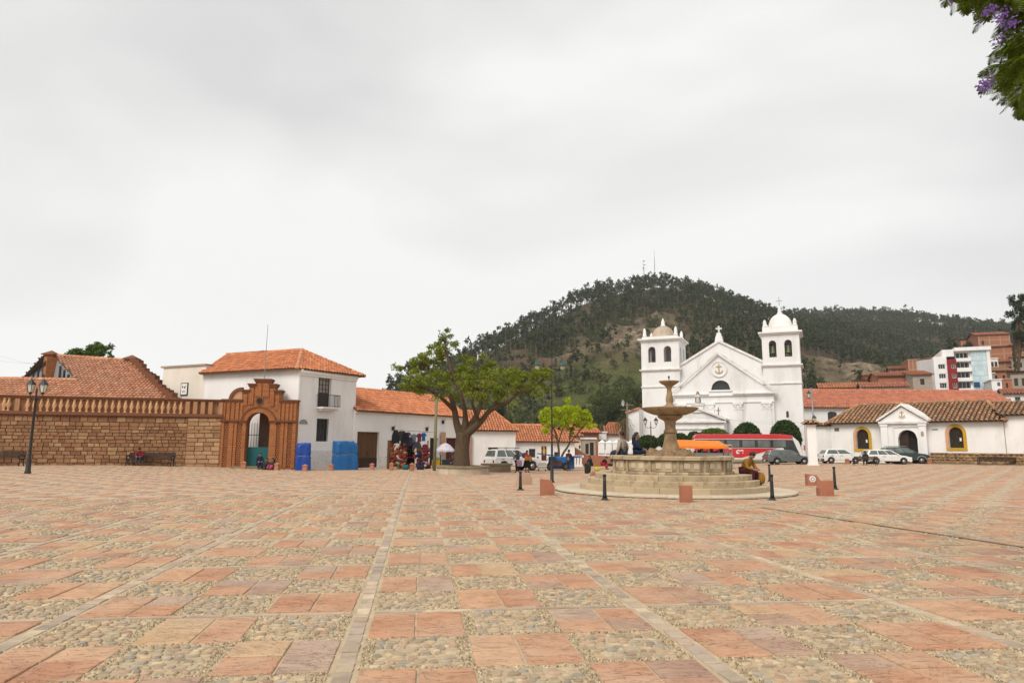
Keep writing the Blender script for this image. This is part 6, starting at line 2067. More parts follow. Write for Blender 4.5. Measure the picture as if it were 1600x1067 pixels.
# balconies
for i, (yt, yb, ys) in enumerate(((551, 560, 565), (566, 575, 581), (581.5, 590.5, 596), (597, 607, 612))):
 b_ = MB().box(AX(1495), AX(1518), -0.7, 0.0, AZ(ys), AZ(yb)).build('balcony', WH, apt)
 MB().box(AX(1496.5), AX(1515), 0.0 + 1.2, 1.3, AZ(yb), AZ(yt)).build('glass_door', MT['glass'], b_)
 mb = MB()
 for f in (0.0, 0.35, 0.68, 1.0):
  x = AX(1496.5) + (AX(1515) - AX(1496.5)) * f
  mb.box(x - 0.08, x + 0.08, 1.1, 1.199, AZ(yb), AZ(yt))
 mb.build('mullion', WH, b_)
 MB().box(AX(1495), AX(1518), 0.0, 1.3, AZ(yt) - 0.02, AZ(yt) + 0.25).build('lintel', WH, b_)
MB().box(AX(1495), AX(1518), 1.31, D, -9, AZ(549)).box(AX(1515), AX(1518), 0.0, 1.31, -9, AZ(551)).build('balcony_wall', WH, apt)
# curved glass front as separate panes
g0, g1 = AX(1518), AX(1546)
npn, nfl = 6, 8
for i in range(npn):
 for k in range(nfl):
  xa_, xb_ = g0 + (g1 - g0) * i / npn, g0 + (g1 - g0) * (i + 1) / npn
  za_, zb_ = AZ(612) + (AZ(549) - AZ(612)) * k / nfl, AZ(612) + (AZ(549) - AZ(612)) * (k + 1) / nfl
  MB().box(xa_ + 0.03, xb_ - 0.03, -0.5 + 0.02 * ((i * 3 + k) % 3), -0.42 + 0.02 * ((i * 3 + k) % 3), za_ + 0.03, zb_ - 0.03).build('glass_pane', MT['glass_blue'], apt)
MB().box(g0, g1, -0.38, D, -9, AZ(549)).build('glass_backing', WH, apt)
MB().box(g1 - 0.35, g1 + 0.25, -0.62, D, -9, AZ(549)).build('corner_pier', WH, apt)
MB().box(AX(1493), g1 + 0.5, -1.0, D + 0.3, AZ(549), AZ(543.5)).build('roof_slab', WH, apt)
MB().box(AX(1475), AX(1494), 0.5, D, AZ(556), AZ(545)).build('roof_room', WH, apt)
MB().box(AX(1500), AX(1517), 3, D - 2, AZ(543.5), AZ(540)).build('stair_head', WH, apt)
MB().box(AX(1519), AX(1528), -0.75, -0.45, AZ(605), AZ(598)).build('blue_sign', PM('blue_board', (0.02, 0.07, 0.16)), apt)
q0 = at(1436.5, 618, 163)
wl = Vector((q0.x, q0.y, 0)) - Vector((FA.P0.x, FA.P0.y, 0))
wx, wy = wl.dot(FA.u), wl.dot(FA.n)
mb = MB().add([(wx, wy, -9), (-0.01, -0.01, -9), (-0.01, -0.01, AZ(559)), (wx, wy, AZ(550.5)), (wx + 6, wy + 8, -9), (5, 10, -9), (5, 10, AZ(559)), (wx + 6, wy + 8, AZ(550.5))], [(0, 1, 2, 3), (4, 0, 3, 7), (3, 2, 6, 7), (5, 4, 7, 6)])
mb.build('side_wing', WH, apt)
tile_roof(apt, [(wx, wy - 0.4, AZ(550.5)), (0.2, 0.5, AZ(557)), (5, 10, AZ(555)), (wx + 6, wy + 9, AZ(548))], MT['tile_orange'], MT['roof_under'], 0.45, 0.7, name='wing_roof')
# ------------------------------------------------------------------ fountain
def arc_block(mb, r0, r1, z0, z1, a0, a1, n=4, gap=0.006, bev=0.012):
 """a wedge of a stone ring with a softened upper edge"""
 vs, fs = [], []
 ga = gap / r1
 for i in range(n + 1):
  a = a0 + ga + (a1 - a0 - 2 * ga) * i / n
  c, s = math.cos(a), math.sin(a)
  for r, z in ((r0, z0), (r1, z0), (r1, z1 - bev), (r1 - bev, z1), (r0, z1)):
   vs.append((r * c, r * s, z))
 for i in range(n):
  for k in range(5):
   fs.append((i * 5 + k, i * 5 + (k + 1) % 5, i * 5 + 5 + (k + 1) % 5, i * 5 + 5 + k))
 fs += [(4, 3, 2, 1, 0), tuple(n * 5 + k for k in range(5))]
 return mb.add(vs, fs)
FO = gat(1048, 26.3)
fou = thing('fountain', 'tiered round stone fountain with scalloped bowls on circular steps', 'fountain', FO)
def ring_stones(name, n, r0, r1, z0, z1, mat, a_off=0.0, gap=0.006, bev=0.012):
 mb = MB()
 arc_block(mb, r0, r1, z0, z1, 0, 2 * PI / n, max(2, int(48 / n)), gap, bev)
 me = mb.mesh(name, mat)
 for i in range(n):
  o = link_mesh(name, me, fou)
  o.rotation_euler = (0, 0, a_off + 2 * PI * i / n)
  o.location.z = RND.uniform(-0.003, 0.003)
MB().lathe([(4.36, -0.1), (4.36, 0.075)], 96).build('platform_base', MT['kerb_dark'], fou)
ring_stones('platform_stone', 40, 3.3, 4.40, 0.06, 0.115, MT['fountain_floor'], 0.05, 0.004)
ring_stones('step_stone', 26, 3.0, 3.45, 0.0, 0.30, MT['fountain'], 0.02)
ring_stones('step_stone', 24, 2.72, 3.14, 0.0, 0.50, MT['fountain'], 0.11)
ring_stones('step_stone', 22, 2.0, 2.88, 0.0, 0.69, MT['fountain'], 0.05)
nP = 14
MB().lathe([(2.15, 0.69), (2.15, 1.22)], 56).build('basin_wall', MT['fountain'], fou, True)
pan = MB()
arc_block(pan, 2.10, 2.17, 0.80, 1.16, 0.09, 2 * PI / nP - 0.09, 6, 0.0, 0.006)
pan_me = pan.mesh('basin_panel', MT['fountain'])
pil = MB()
arc_block(pil, 2.10, 2.19, 0.69, 1.20, -0.022, 0.022, 2, 0.0, 0.006)
pil_me = pil.mesh('basin_pilaster', MT['fountain'])
boss = []
for a, b_ in ((0.10, 0.19), (0.255, 0.345)):
 m_ = MB()
 arc_block(m_, 2.165, 2.188, 0.90, 1.10, a, b_, 2, 0.0, 0.006)
 boss.append(m_.mesh('panel_tablet', MT['fountain_floor']))
for i in range(nP):
 a = 2 * PI * i / nP + 0.1
 for me, nm in ((pan_me, 'basin_panel'), (pil_me, 'basin_pilaster')):
  o = link_mesh(nm, me, fou)
  o.rotation_euler = (0, 0, a)
  if nm == 'basin_panel':
   for b_ in boss:
    link_mesh('panel_tablet', b_, o)
ring_stones('rim_stone', 18, 1.78, 2.28, 1.20, 1.335, MT['fountain'], 0.05, 0.004, 0.03)
ring_stones('plinth_stone', 18, 2.1, 2.26, 0.69, 0.78, MT['fountain'], 0.2, 0.004, 0.02)
MB().lathe([(1.80, 1.19), (1.80, 0.95)], 48).build('basin_inside', MT['fountain_warm'], fou, True)
MB().lathe([(0.0001, 1.08), (1.80, 1.08)], 40).build('water', MT['water'], fou)
# rocks round the foot of the column
for i in range(9):
 a = 2 * PI * i / 9 + 0.2
 r = 0.62
 m_ = MB().ball((0, 0, 0), 1.0, 12, 8)
 rs = np.random.default_rng(40 + i)
 ph = rs.uniform(0, 6, 6)
 vv = []
 for x, y, z in m_.v:
  n_ = 1 + 0.16 * math.sin(3 * x + ph[0]) + 0.14 * math.sin(4 * y + ph[1] + z) + 0.12 * math.sin(5 * z + ph[2] + 2 * x) + 0.08 * math.sin(9 * x + 7 * y + ph[3])
  vv.append((x * n_, y * n_, z * n_))
 m_.v = vv
 o = m_.build('rock', MT['rock'], fou, True)
 o.location = (r * math.cos(a), r * math.sin(a), 1.22)
 o.scale = (RND.uniform(0.30, 0.48), RND.uniform(0.28, 0.42), RND.uniform(0.26, 0.42))
 o.rotation_euler = (0, 0, a)
FWm = MT['fountain_warm']
MB().lathe([(0.50, 1.0), (0.44, 1.35), (0.36, 1.52), (0.31, 1.68), (0.255, 1.86), (0.225, 2.05), (0.21, 2.18)], 10, (0, 0, 0)).build('column_foot', FWm, fou)
MB().lathe([(0.22, 2.17), (0.25, 2.19), (0.25, 2.26), (0.22, 2.29), (0.20, 2.36), (0.20, 2.5), (0.225, 2.62), (0.28, 2.67)], 20).build('column', FWm, fou, True)
MB().lathe([(0.28, 2.66), (0.40, 2.72), (0.46, 2.77), (0.48, 2.82), (0.42, 2.84)], 20).build('capital', FWm, fou, True)
bw = [(0.36, 2.83), (0.60, 2.87), (0.82, 2.95), (0.97, 3.03), (1.04, 3.10), (1.05, 3.13), (1.0, 3.14), (0.9, 3.09), (0.5, 3.02), (0.2, 3.0)]
MB().lathe(bw, 96, flute=0.03, fl_n=30).build('lower_bowl', FWm, fou, True)
MB().lathe([(0.30, 3.0), (0.30, 3.13), (0.27, 3.15), (0.27, 3.20), (0.20, 3.22)], 20).build('drum', FWm, fou, True)
MB().lathe([(0.20, 3.2), (0.15, 3.26), (0.12, 3.30), (0.14, 3.38), (0.145, 3.48), (0.105, 3.66), (0.085, 3.84), (0.12, 3.92), (0.155, 3.97)], 18).build('upper_column', FWm, fou, True)
MB().lathe([(0.14, 3.96), (0.20, 4.0), (0.31, 4.07), (0.375, 4.13), (0.38, 4.16), (0.34, 4.165), (0.1, 4.12)], 64, flute=0.03, fl_n=16).build('upper_bowl', FWm, fou, True)
MB().tube([(0, 0, 4.1), (0, 0, 4.26), (0, 0, 4.30), (0, 0, 4.36)], [0.018, 0.018, 0.045, 0.02], 8).build('water_spout', MT['iron'], fou, True)
# ------------------------------------------------------------------ bollards, stones, posts
def scale_px(px, ybase):
 """metres per photo pixel at a ground point"""
 p = G(px, ybase)
 return p, p.y / FPX
b0 = None
for px, yb, yt, lab in ((945, 782, 742, 'slim black iron bollard in front of the fountain steps, left of the red stone block'), (1207, 782, 742, 'slim black iron bollard at the front right edge of the fountain platform'),
      (1203, 753, 726, 'slim black iron bollard behind the right edge of the fountain platform'), (1305, 765, 730, 'slim black iron bollard beside the two red stone blocks on the right'),
      (813, 766, 737, 'slim black iron bollard left of the fountain, near the pale leaning block')):
 p, m = scale_px(px, yb)
 h = (yb - yt) * m
 if b0 is None:
  b0 = thing('bollard', lab, 'bollard', p, 0, 'black bollards round the fountain')
  MB().lathe([(0.15, -0.02), (0.15, 0.02), (0.10, 0.06), (0.075, 0.11)], 16).build('base', MT['iron'], b0, True)
  MB().lathe([(0.075, 0.11), (0.06, 0.2), (0.05, 0.7), (0.048, 0.93)], 14).build('shaft', MT['iron'], b0, True)
  MB().lathe([(0.058, 0.93), (0.062, 0.95), (0.062, 0.97), (0.04, 0.99), (0.02, 1.0)], 14).build('cap', MT['iron'], b0, True)
  b0.scale = (1, 1, h)
 else:
  dup(b0, p, 0, lab, scale=(1, 1, h))
for px, yb, w, h, cut, lab, emb, rz in ((855, 774, 20, 25, 1, 'red sandstone block with cut corner left of the fountain', 0, 0.15), (1072, 785, 17, 26, 0, 'upright red sandstone block in front of the fountain', 0, 0.05),
          (1289.5, 775, 21, 24, -1, 'larger red sandstone block with sloping top right of the fountain', 0, -0.1), (1270, 759, 18, 18, 1, 'red sandstone block with round white emblem right of the fountain', 1, -0.1),
          (930, 747, 13, 11, -1, 'small red block with round white emblem beside the left fountain steps', 1, 0.2), (819, 757, 20, 19, 1, 'pale pink leaning stone block behind the left bollard', 0, 0.4)):
 p, m = scale_px(px, yb)
 W, H = w * m, h * m
 D = W * 0.8
 t = thing('stone_block', lab, 'stone block', p, rz, 'red stone blocks round the fountain')
 q = W * 0.45
 if cut == 1:
  pts = [(-W / 2, -0.05), (W / 2, -0.05), (W / 2, H * 0.55), (W / 2 - q * 0.6, H * 0.95), (-W / 2, H)]
 elif cut == -1:
  pts = [(-W / 2, -0.05), (W / 2, -0.05), (W / 2, H), (-W / 2 + q * 0.6, H * 0.97), (-W / 2, H * 0.5)]
 else:
  pts = [(-W / 2, -0.05), (W / 2, -0.05), (W / 2, H), (-W / 2, H)]
 m_ = MT['red_stone'] if 'pale' not in lab else PM('pale_pink_stone', (0.50, 0.33, 0.24), (0.42, 0.26, 0.18), sc=3, rough=0.9)
 MB().prism(pts, -D / 2, D / 2).build('block', m_, t, bevel=0.012)
 if emb:
  cxm = W * (-0.12 if cut == 1 else 0.12)
  MB().prism([(cxm + W * 0.26 * math.cos(a), H * 0.6 + W * 0.26 * math.sin(a)) for a in np.linspace(0, 2 * PI, 21)[:-1]], -D / 2 - 0.012, -D / 2 + 0.01).build('emblem', MT['white'], t)
  arc_band(cxm, H * 0.6, W * 0.10, W * 0.17, -D / 2 - 0.02, -D / 2 - 0.01, 0, 2 * PI, 16).build('emblem_ring', MT['steel'], t)
# short clay posts along the kerb
c0 = None
GP = 'short terracotta posts along the edge of the square'
posts = [(383, -51.4, 12, 'short terracotta post left of the gateway step'), (435, -51.2, 12, 'short terracotta post beside the women seated at the gateway'), (478.5, -50.6, 11, 'short terracotta post in front of the dark blue covered stall'),
  (519, -53.2, 11, 'short terracotta post left of the lighter blue tarpaulin'), (557, -55.6, 10, 'short terracotta post at the wooden double door, left jamb'), (582.5, -56, 11, 'short terracotta post in front of the wooden double door'),
  (611.5, 735, 13, 'broken terracotta post left of the textile stall'), (643.5, 736, 13, 'short terracotta post in front of the textile stall'),
  (1324, 725, 9, 'short terracotta post before the white hatchback'), (1364.5, 725, 9, 'short terracotta post before the white estate car, rear half'), (1407.5, 725, 9, 'short terracotta post before the white estate car, front wheel'),
  (1453, 725, 10, 'short terracotta post at the left end of the rubble terrace wall'), (1499, 725, 9, 'short terracotta post before the middle of the rubble terrace wall'), (1546.5, 726, 11, 'short terracotta post behind the right-hand rail bench'), (1596, 726, 9, 'short terracotta post at the right edge of the square')]
for px, yb, hp_, lab in posts:
 p, m = scale_px(px, yb) if yb > 0 else (gat(px, -yb), -yb / FPX)
 if c0 is None:
  c0 = thing('clay_post', lab, 'post', p, 0.2, GP)
  MB().box(-0.16, 0.16, -0.16, 0.16, -0.05, 0.74, 0.01, 0.01).build('shaft', MT['clay_post'], c0, bevel=0.015)
  MB().box(-0.185, 0.185, -0.185, 0.185, 0.74, 0.80).add([(-.18, -.18, .8), (.18, -.18, .8), (.18, .18, .8), (-.18, .18, .8), (0, 0, 1.0)], [(0, 1, 4), (1, 2, 4), (2, 3, 4), (3, 0, 4)]).build('cap', MT['clay_post'], c0)
  c0.scale = (1, 1, hp_ * m)
 else:
  dup(c0, p, RND.uniform(-0.3, 0.3), lab, scale=(1.0, 1.0, hp_ * m))
# ------------------------------------------------------------------ street lamps
def lantern_on(root, c, s, glass=None, frame=None):
 """four-sided street lantern hanging round c (its base centre)"""
 fr = frame or MT['iron']
 g = MB().lathe([(0.13 * s, 0), (0.22 * s, 0.42 * s)], 6, c).build('lantern', glass or MT['lamp_glass'], root)
 mb = MB()
 for i in range(6):
  a = 2 * PI * i / 6
  mb.tube([(c[0] + 0.135 * s * math.cos(a), c[1] + 0.135 * s * math.sin(a), c[2]), (c[0] + 0.225 * s * math.cos(a), c[1] + 0.225 * s * math.sin(a), c[2] + 0.42 * s)], 0.014 * s, 4)
 mb.build('frame', fr, g)
 MB().lathe([(0.27 * s, 0.42 * s), (0.24 * s, 0.50 * s), (0.13 * s, 0.62 * s), (0.10 * s, 0.70 * s), (0.03 * s, 0.74 * s), (0.02 * s, 0.84 * s)], 6, c).build('hood', fr, g)
 MB().lathe([(0.04 * s, -0.14 * s), (0.08 * s, -0.06 * s), (0.14 * s, 0)], 8, c).build('holder', fr, g, True)
def lamp_post(label, loc, h, rz=0.0, s=1.0, arm=0.42, foot=0.16, mat=None):
 mat = mat or MT['iron']
 t = thing('street_lamp', label, 'street lamp', loc, rz)
 zt = h - 0.95 * s
 MB().lathe([(foot, -0.03), (foot, 0.10), (foot * 0.8, 0.16), (foot * 0.75, 0.7), (foot * 0.55, 0.8), (foot * 0.45, 1.5), (foot * 0.36, zt - 0.3), (foot * 0.5, zt - 0.26), (foot * 0.5, zt - 0.2), (foot * 0.3, zt - 0.1), (foot * 0.3, zt + 0.2), (0.02, zt + 0.35)], 12).build('pole', mat, t, True)
 for sgn in (-1, 1):
  MB().tube([(0, 0, zt - 0.28), (sgn * arm * 0.5, 0, zt - 0.34), (sgn * arm, 0, zt - 0.20), (sgn * arm, 0, zt - 0.05)], 0.026 * s, 6).build('arm', mat, t, True)
  lantern_on(t, (sgn * arm, 0, zt + 0.08), s, frame=mat)
 return t
p, m = scale_px(43, 740)
lamp_post('black double-lantern street lamp in front of the stone wall at the left', p, at(50, 589, p.y).z - p.z, 0.2, 0.95, 0.30)
p = gat(1017.5, 70)
p.z = -0.3
lamp_post('black double-lantern street lamp in front of the church porch', p, at(1017, 651, p.y).z - p.z, 0.0, 0.85, 0.55, 0.13)
# tall pole with two hanging bell lamps left of the fountain
p, m = scale_px(862.5, 754)
t = thing('street_lamp', 'tall thin lamp post with two hanging teal bell lamps left of the fountain', 'street lamp', p, 0.1)
hT = at(859, 558, p.y).z - p.z
MB().lathe([(0.13, -0.03), (0.13, 0.06), (0.085, 0.12), (0.075, 0.9), (0.055, 1.0), (0.042, 2.4), (0.024, 4.6), (0.014, hT)], 12).build('pole', MT['iron'], t, True)
for sgn, pxl in ((1, 879), (-1, 839)):
 q = at(pxl, 573, p.y) - p
 xx = sgn * abs(q.x)
 MB().tube([(0, 0, hT - 0.05), (xx * 0.4, 0, hT + 0.06), (xx * 0.9, 0, hT + 0.0), (xx, 0, hT - 0.16)], 0.014, 6).build('arm', MT['green_iron'], t, True)
 ld = MB().lathe([(0.20, 0), (0.175, 0.06), (0.10, 0.11), (0.06, 0.24), (0.02, 0.26)], 14, (xx, 0, hT - 0.44)).build('lamp_hood', PM('teal_enamel', (0.02, 0.075, 0.075), (0.03, 0.09, 0.085), rough=0.4), t, True)
 MB().ball((xx, 0, hT - 0.47), 0.115, 12, 8, (1, 1, 1.25)).build('globe', PM('cream_globe', (0.58, 0.55, 0.40)), ld, True)
# lamp pole with teal lanterns by the gate pillar, and the utility poles
p = gat(1273, 67)
p.z = 0.0
t = thing('street_lamp', 'grey pole with two teal lanterns rising behind the white gate pillar', 'street lamp', p, 0.3)
hT = at(1272, 606, p.y).z
MB().lathe([(0.12, -0.05), (0.12, 0.8), (0.08, 0.9), (0.06, hT)], 10).build('pole', MT['steel'], t, True)
lantern_on(t, (-0.35, 0, hT - 0.95), 0.85, frame=MT['green_iron'])
lantern_on(t, (-0.1, -0.25, hT - 3.3), 0.85, frame=MT['green_iron'])
MB().tube([(0, 0, hT - 0.05), (-0.35, 0, hT - 0.1), (-0.35, 0, hT - 0.25)], 0.03, 6).build('arm', MT['steel'], t, True)
p, m = scale_px(678.5, 735.5)
t = thing('utility_pole', 'pale green wooden pole standing between the textile stall and the tree', 'pole', p)
hT = at(679, 617, p.y).z - p.z
MB().tube([(0, 0, -0.2), (0.05, 0, hT)], [0.13, 0.11], 10).build('pole', MT['wood_pole'], t, True)
MB().box(-0.6, 0.6, -0.05, 0.05, hT - 0.5, hT - 0.38).build('crossarm', MT['wood_pole'], t)
UP = {}
for px, yt, Y, lab in ((981, 629, 92, 'grey utility pole with small lantern left of the church'), (1126, 660, 130, None)):
 if lab is None:
  continue
 p = gat(px, Y)
 t = thing('utility_pole', lab, 'pole', p)
 hT = at(px, yt, Y).z - p.z
 MB().tube([(0, 0, -0.3), (0, 0, hT)], [0.17, 0.11], 9).build('pole', MT['wood_grey'], t, True)
 for dz_ in (0.25, 0.9):
  MB().box(-0.9, 0.9, -0.06, 0.06, hT - dz_ - 0.12, hT - dz_).build('crossarm', MT['wood_grey'], t)
 q = at(973.5, 634, Y) - p
 MB().tube([(0, 0, hT - 0.6), (q.x * 0.6, 0, hT - 0.1), (q.x, 0, q.z + 0.75)], 0.035, 6).build('arm', MT['steel'], t, True)
 lantern_on(t, (q.x, 0, q.z), 1.0, frame=MT['steel'])
 UP['a'] = p + Vector((0, 0, hT))
# overhead wires
wires = [((700, 640, 95), (981, 632, 92)), ((700, 646, 95), (981, 637, 92)), ((760, 655, 110), (981, 641, 92)), ((981, 634, 92), (1300, 668, 84)), ((981, 640, 92), (1262, 660, 84)), ((553, 632, 59), (679, 650, 52)), ((-20, 548, 70), (60, 570, 66)), ((-20, 560, 70), (75, 568, 66))]
for k, (a, b_) in enumerate(wires):
 A, B = at(*a), at(*b_)
 pts = []
 for i in range(15):
  f = i / 14
  q = A.lerp(B, f)
  q.z -= 4 * f * (1 - f) * (A - B).length * 0.018
  pts.append(q)
 o = MB().tube([v - A for v in pts], 0.007, 4).build('overhead_wire', MT['iron'])
 o.location = A
 labs = ['topmost overhead wire strung over the roofs towards the utility pole', 'second overhead wire strung over the roofs towards the utility pole', 'lowest overhead wire strung over the roofs towards the utility pole', 'upper overhead wire crossing the church front', 'lower overhead wire crossing the church front', 'overhead wire from the two-storey house to the pale green pole', 'upper overhead wire at the left edge above the hall roof', 'lower overhead wire at the left edge above the hall roof']
 tag(o, labs[k], 'wire', 'overhead wires')
# ------------------------------------------------------------------ benches
def bench(label, loc, rz, W=2.3, s=1.0):
 t = thing('park_bench', label, 'bench', loc, rz)
 t.scale = (s, s, s)
 for sgn in (-1, 1):
  x = sgn * (W / 2 - 0.06)
  mb = MB()
  mb.tube([(x, -0.26, 0), (x, -0.22, 0.25), (x, -0.24, 0.42)], 0.035, 6).tube([(x, 0.22, 0), (x, 0.14, 0.25), (x, 0.16, 0.42), (x, 0.28, 0.88)], 0.035, 6)
  mb.tube([(x, -0.24, 0.42), (x, 0.16, 0.41)], 0.03, 6).tube([(x, -0.24, 0.42), (x, -0.27, 0.62), (x, -0.1, 0.66), (x, 0.22, 0.64)], 0.032, 6).ball((x, -0.27, 0.64), 0.06, 8, 6)
  e = mb.build('end_frame', MT['iron'], t, True)
 for i in range(5):
  MB().box(-W / 2, W / 2, -0.25 + i * 0.085, -0.18 + i * 0.085, 0.43, 0.465).build('seat_slat', MT['wood_dark'], t)
 for i in range(5):
  z = 0.52 + i * 0.075
  y = 0.165 + (z - 0.42) * 0.26
  MB().box(-W / 2, W / 2, y, y + 0.03, z, z + 0.062).build('back_slat', MT['wood_dark'], t)
 return t
pB, m = scale_px(234, 728)
bench('dark slatted bench with a seated person in front of the stone wall', pB, 0.06, 62 * m, 1.12)
p, m = scale_px(-2, 728)
bench('dark slatted bench at the left edge before the stone wall', p, 0.06, 62 * m, 1.12)
p, m = scale_px(1352, 727)
bench('dark slatted bench in front of the parked white cars', p + Vector((0, 0, 0)), PI - 0.15, 36 * m, 0.95)
p, m = scale_px(1558, 727)
bench('dark slatted bench in front of the rubble terrace wall', p, PI - 0.2, 54 * m, 0.95)
# litter bin
p, m = scale_px(697, 738)
t = thing('litter_bin', 'dark green litter bin hung between two black posts under the tree', 'bin', p, 0.05)
wB = 9 * m
for s in (-1, 1):
 MB().tube([(s * wB, 0, -0.05), (s * wB, 0, 27 * m)], 0.045, 8).build('post', MT['iron'], t, True)
MB().box(-wB * 0.70, wB * 0.70, -0.2, 0.2, 4 * m, 18.5 * m, -0.02, -0.02).build('bin_body', PM('dark_green_bin', (0.012, 0.03, 0.026), (0.018, 0.036, 0.03), rough=0.6), t, bevel=0.02)
MB().box(-wB * 0.74, wB * 0.74, -0.23, 0.23, 18.5 * m, 19.6 * m).build('bin_rim', MT['iron'], t)
MB().tube([(-wB, 0, 12 * m), (wB, 0, 12 * m)], 0.02, 6).build('axle', MT['iron'], t)
# umbrella and vendor's table
p, m = scale_px(695, 733)
p = gat(696, p.y + 3)
m = p.y / FPX
t = thing('umbrella', 'pale lilac market umbrella beside the tree trunk', 'umbrella', p, 0.1)
hU = at(696, 691.5, p.y).z - p.z
hE = at(696, 703, p.y).z - p.z
rU = 15 * m
MB().tube([(0, 0, -0.02), (0, 0, hU)], 0.025, 8).build('pole', MT['steel'], t, True)
cn = MB()
nr = 8
vs = [(0, 0, hU)]
for k, (f, zf) in enumerate(((0.5, 0.72), (1.0, 0.0))):
 for i in range(nr * 2):
  a = 2 * PI * i / (nr * 2)
  d = 0.965 if i % 2 else 1.0
  vs.append((rU * f * d * math.cos(a), rU * f * d * math.sin(a), hE + (hU - hE) * zf - (0.03 if i % 2 == 0 else 0)))
n2 = nr * 2
fs = [(0, 1 + i, 1 + (i + 1) % n2) for i in range(n2)] + [(1 + i, 1 + n2 + i, 1 + n2 + (i + 1) % n2, 1 + (i + 1) % n2) for i in range(n2)]
vs += [(x, y, z - 0.14) for x, y, z in vs[1 + n2:1 + 2 * n2]]
fs += [(1 + n2 + i, 1 + 2 * n2 + i, 1 + 2 * n2 + (i + 1) % n2, 1 + n2 + (i + 1) % n2) for i in range(n2)]
cn.add(vs, fs).build('canopy', cloth('pale_lilac', (0.60, 0.56, 0.62)), t)
for i in range(nr):
 a = 2 * PI * i / nr
 MB().tube([(0, 0, hU - 0.06), (rU * 0.97 * math.cos(a), rU * 0.97 * math.sin(a), hE)], 0.008, 4).build('rib', MT['steel'], t)
p2 = gat(686, p.y - 0.6)
t = thing('market_table', 'small vendor table draped with a yellow cloth under the umbrella', 'table', p2)
MB().box(-0.55, 0.55, -0.35, 0.35, 0.70, 0.74).build('table_top', MT['wood_door'], t)
for sx in (-0.5, 0.5):
 for sy in (-0.3, 0.3):
  MB().box(sx - 0.025, sx + 0.025, sy - 0.025, sy + 0.025, 0, 0.70).build('leg', MT['wood_dark'], t)
MB().box(-0.57, 0.3, -0.38, -0.36, 0.25, 0.73).box(-0.57, 0.3, -0.36, 0.36, 0.742, 0.748).build('cloth', cloth('yellow', (0.62, 0.36, 0.01)), t)
MB().box(-0.3, 0.5, -0.25, 0.3, 0.76, 0.98, 0.05, 0.03).build('goods', cloth('grey_goods', (0.2, 0.22, 0.22)), t, bevel=0.03)
# ------------------------------------------------------------------ covered stalls
def tarp(label, px0, px1, yt, yb, mat, rz, seed, Yt, skew=0.0, D=1.2):
 p = gat((px0 + px1) / 2, Yt)
 m = Yt / FPX
 W, H = (px1 - px0) * m, (yb - yt) * m
 t = thing('covered_stall', label, 'stall', p + Vector((0, 0.5, 0)), rz, 'market stalls wrapped in blue sheets')
 rs = np.random.default_rng(seed)
 ph = rs.uniform(0, 6, 8)
 nu, nv = 72, 34
 vs, fs = [], []
 for k in range(nv + 1):
  f = k / nv
  z = H * f
  for i in range(nu):
   a = 2 * PI * i / nu
   c, s = math.cos(a), math.sin(a)
   q = 1 / (abs(c) ** 9 + abs(s) ** 9) ** (1 / 9)
   fl = 1 + 0.025 * math.sin(3 * a + ph[0] + 2 * f) + 0.022 * math.sin(7 * a + ph[1] - 3 * f) + 0.014 * math.sin(23 * a + ph[2] + 5 * f)
   ro = 1 - 0.06 * f - 0.07 * max(0, f - 0.93) / 0.07
   tie = 1 - 0.05 * math.exp(-((f - 0.55) / 0.04) ** 2)
   x = W / 2 * c * q * fl * ro * tie + skew * f * W
   y = D / 2 * s * q * fl * ro * tie
   vs.append((x, y, z + (0.04 * H * math.sin(3 * a + ph[3]) if f > 0.9 else 0)))
 for k in range(nv):
  for i in range(nu):
   fs.append((k * nu + i, k * nu + (i + 1) % nu, (k + 1) * nu + (i + 1) % nu, (k + 1) * nu + i))
 fs.append(tuple(range(nv * nu, (nv + 1) * nu)))
 MB().add(vs, fs).build('tarpaulin', mat, t, True)
 zr_ = H * 0.55
 rp = []
 for i in range(33):
  a = 2 * PI * i / 32
  c, s = math.cos(a), math.sin(a)
  q = 1 / (abs(c) ** 6 + abs(s) ** 6) ** (1 / 6)
  rp.append((W / 2 * c * q * 0.925 + skew * 0.55 * W, D / 2 * s * q * 0.93, zr_ + 0.02 * math.sin(4 * a)))
 MB().tube(rp, 0.02, 5, False).build('rope', MT['steel'], t)
 return t
tarp('market stall wrapped in dark blue sheeting beside the brick gateway', 460.5, 483, 690, 731, MT['blue_tarp'], 0.3, 1, 51.8)
tarp('market stall wrapped in lighter blue sheeting beside the wooden double door', 520, 555, 688, 731, MT['blue_tarp2'], 0.6, 2, 55.0, -0.04, 1.5)
# ------------------------------------------------------------------ textile stall
TS = Face(gat(608, 58.5), gat(672, 60.5), gat(640, 59).z)
zt0 = -TS.P0.z
stall = TS.root('textile_stall', 'open textile stall with dark shelves against the long white house', 'stall')
SL = TS.L
ZS = lambda y: TS.z(640, y) + zt0
for x in (0.05, SL * 0.46, SL - 0.05):
 MB().box(x - 0.04, x + 0.04, 0.3, 0.38, -0.1, ZS(688)).build('post', MT['wood_door'], stall)
for z in (0.25, 1.0, 1.7):
 MB().box(0.0, SL, 0.0, 0.6, z - 0.04, z).build('shelf', MT['wood_door'], stall)
MB().box(-0.05, 0.35, -0.1, 0.25, 0.0, ZS(688)).build('side_board', MT['wood_door'], stall)
MB().box(SL * 0.44, SL * 0.66, 0.30, 0.36, 0.0, ZS(683)).build('brown_curtain', cloth('dark_brown', (0.03, 0.012, 0.008)), stall)
MB().tube([(0.3, -0.2, ZS(672)), (SL + 0.4, -0.2, ZS(675))], 0.015, 5).build('clothes_line', MT['iron'], stall)
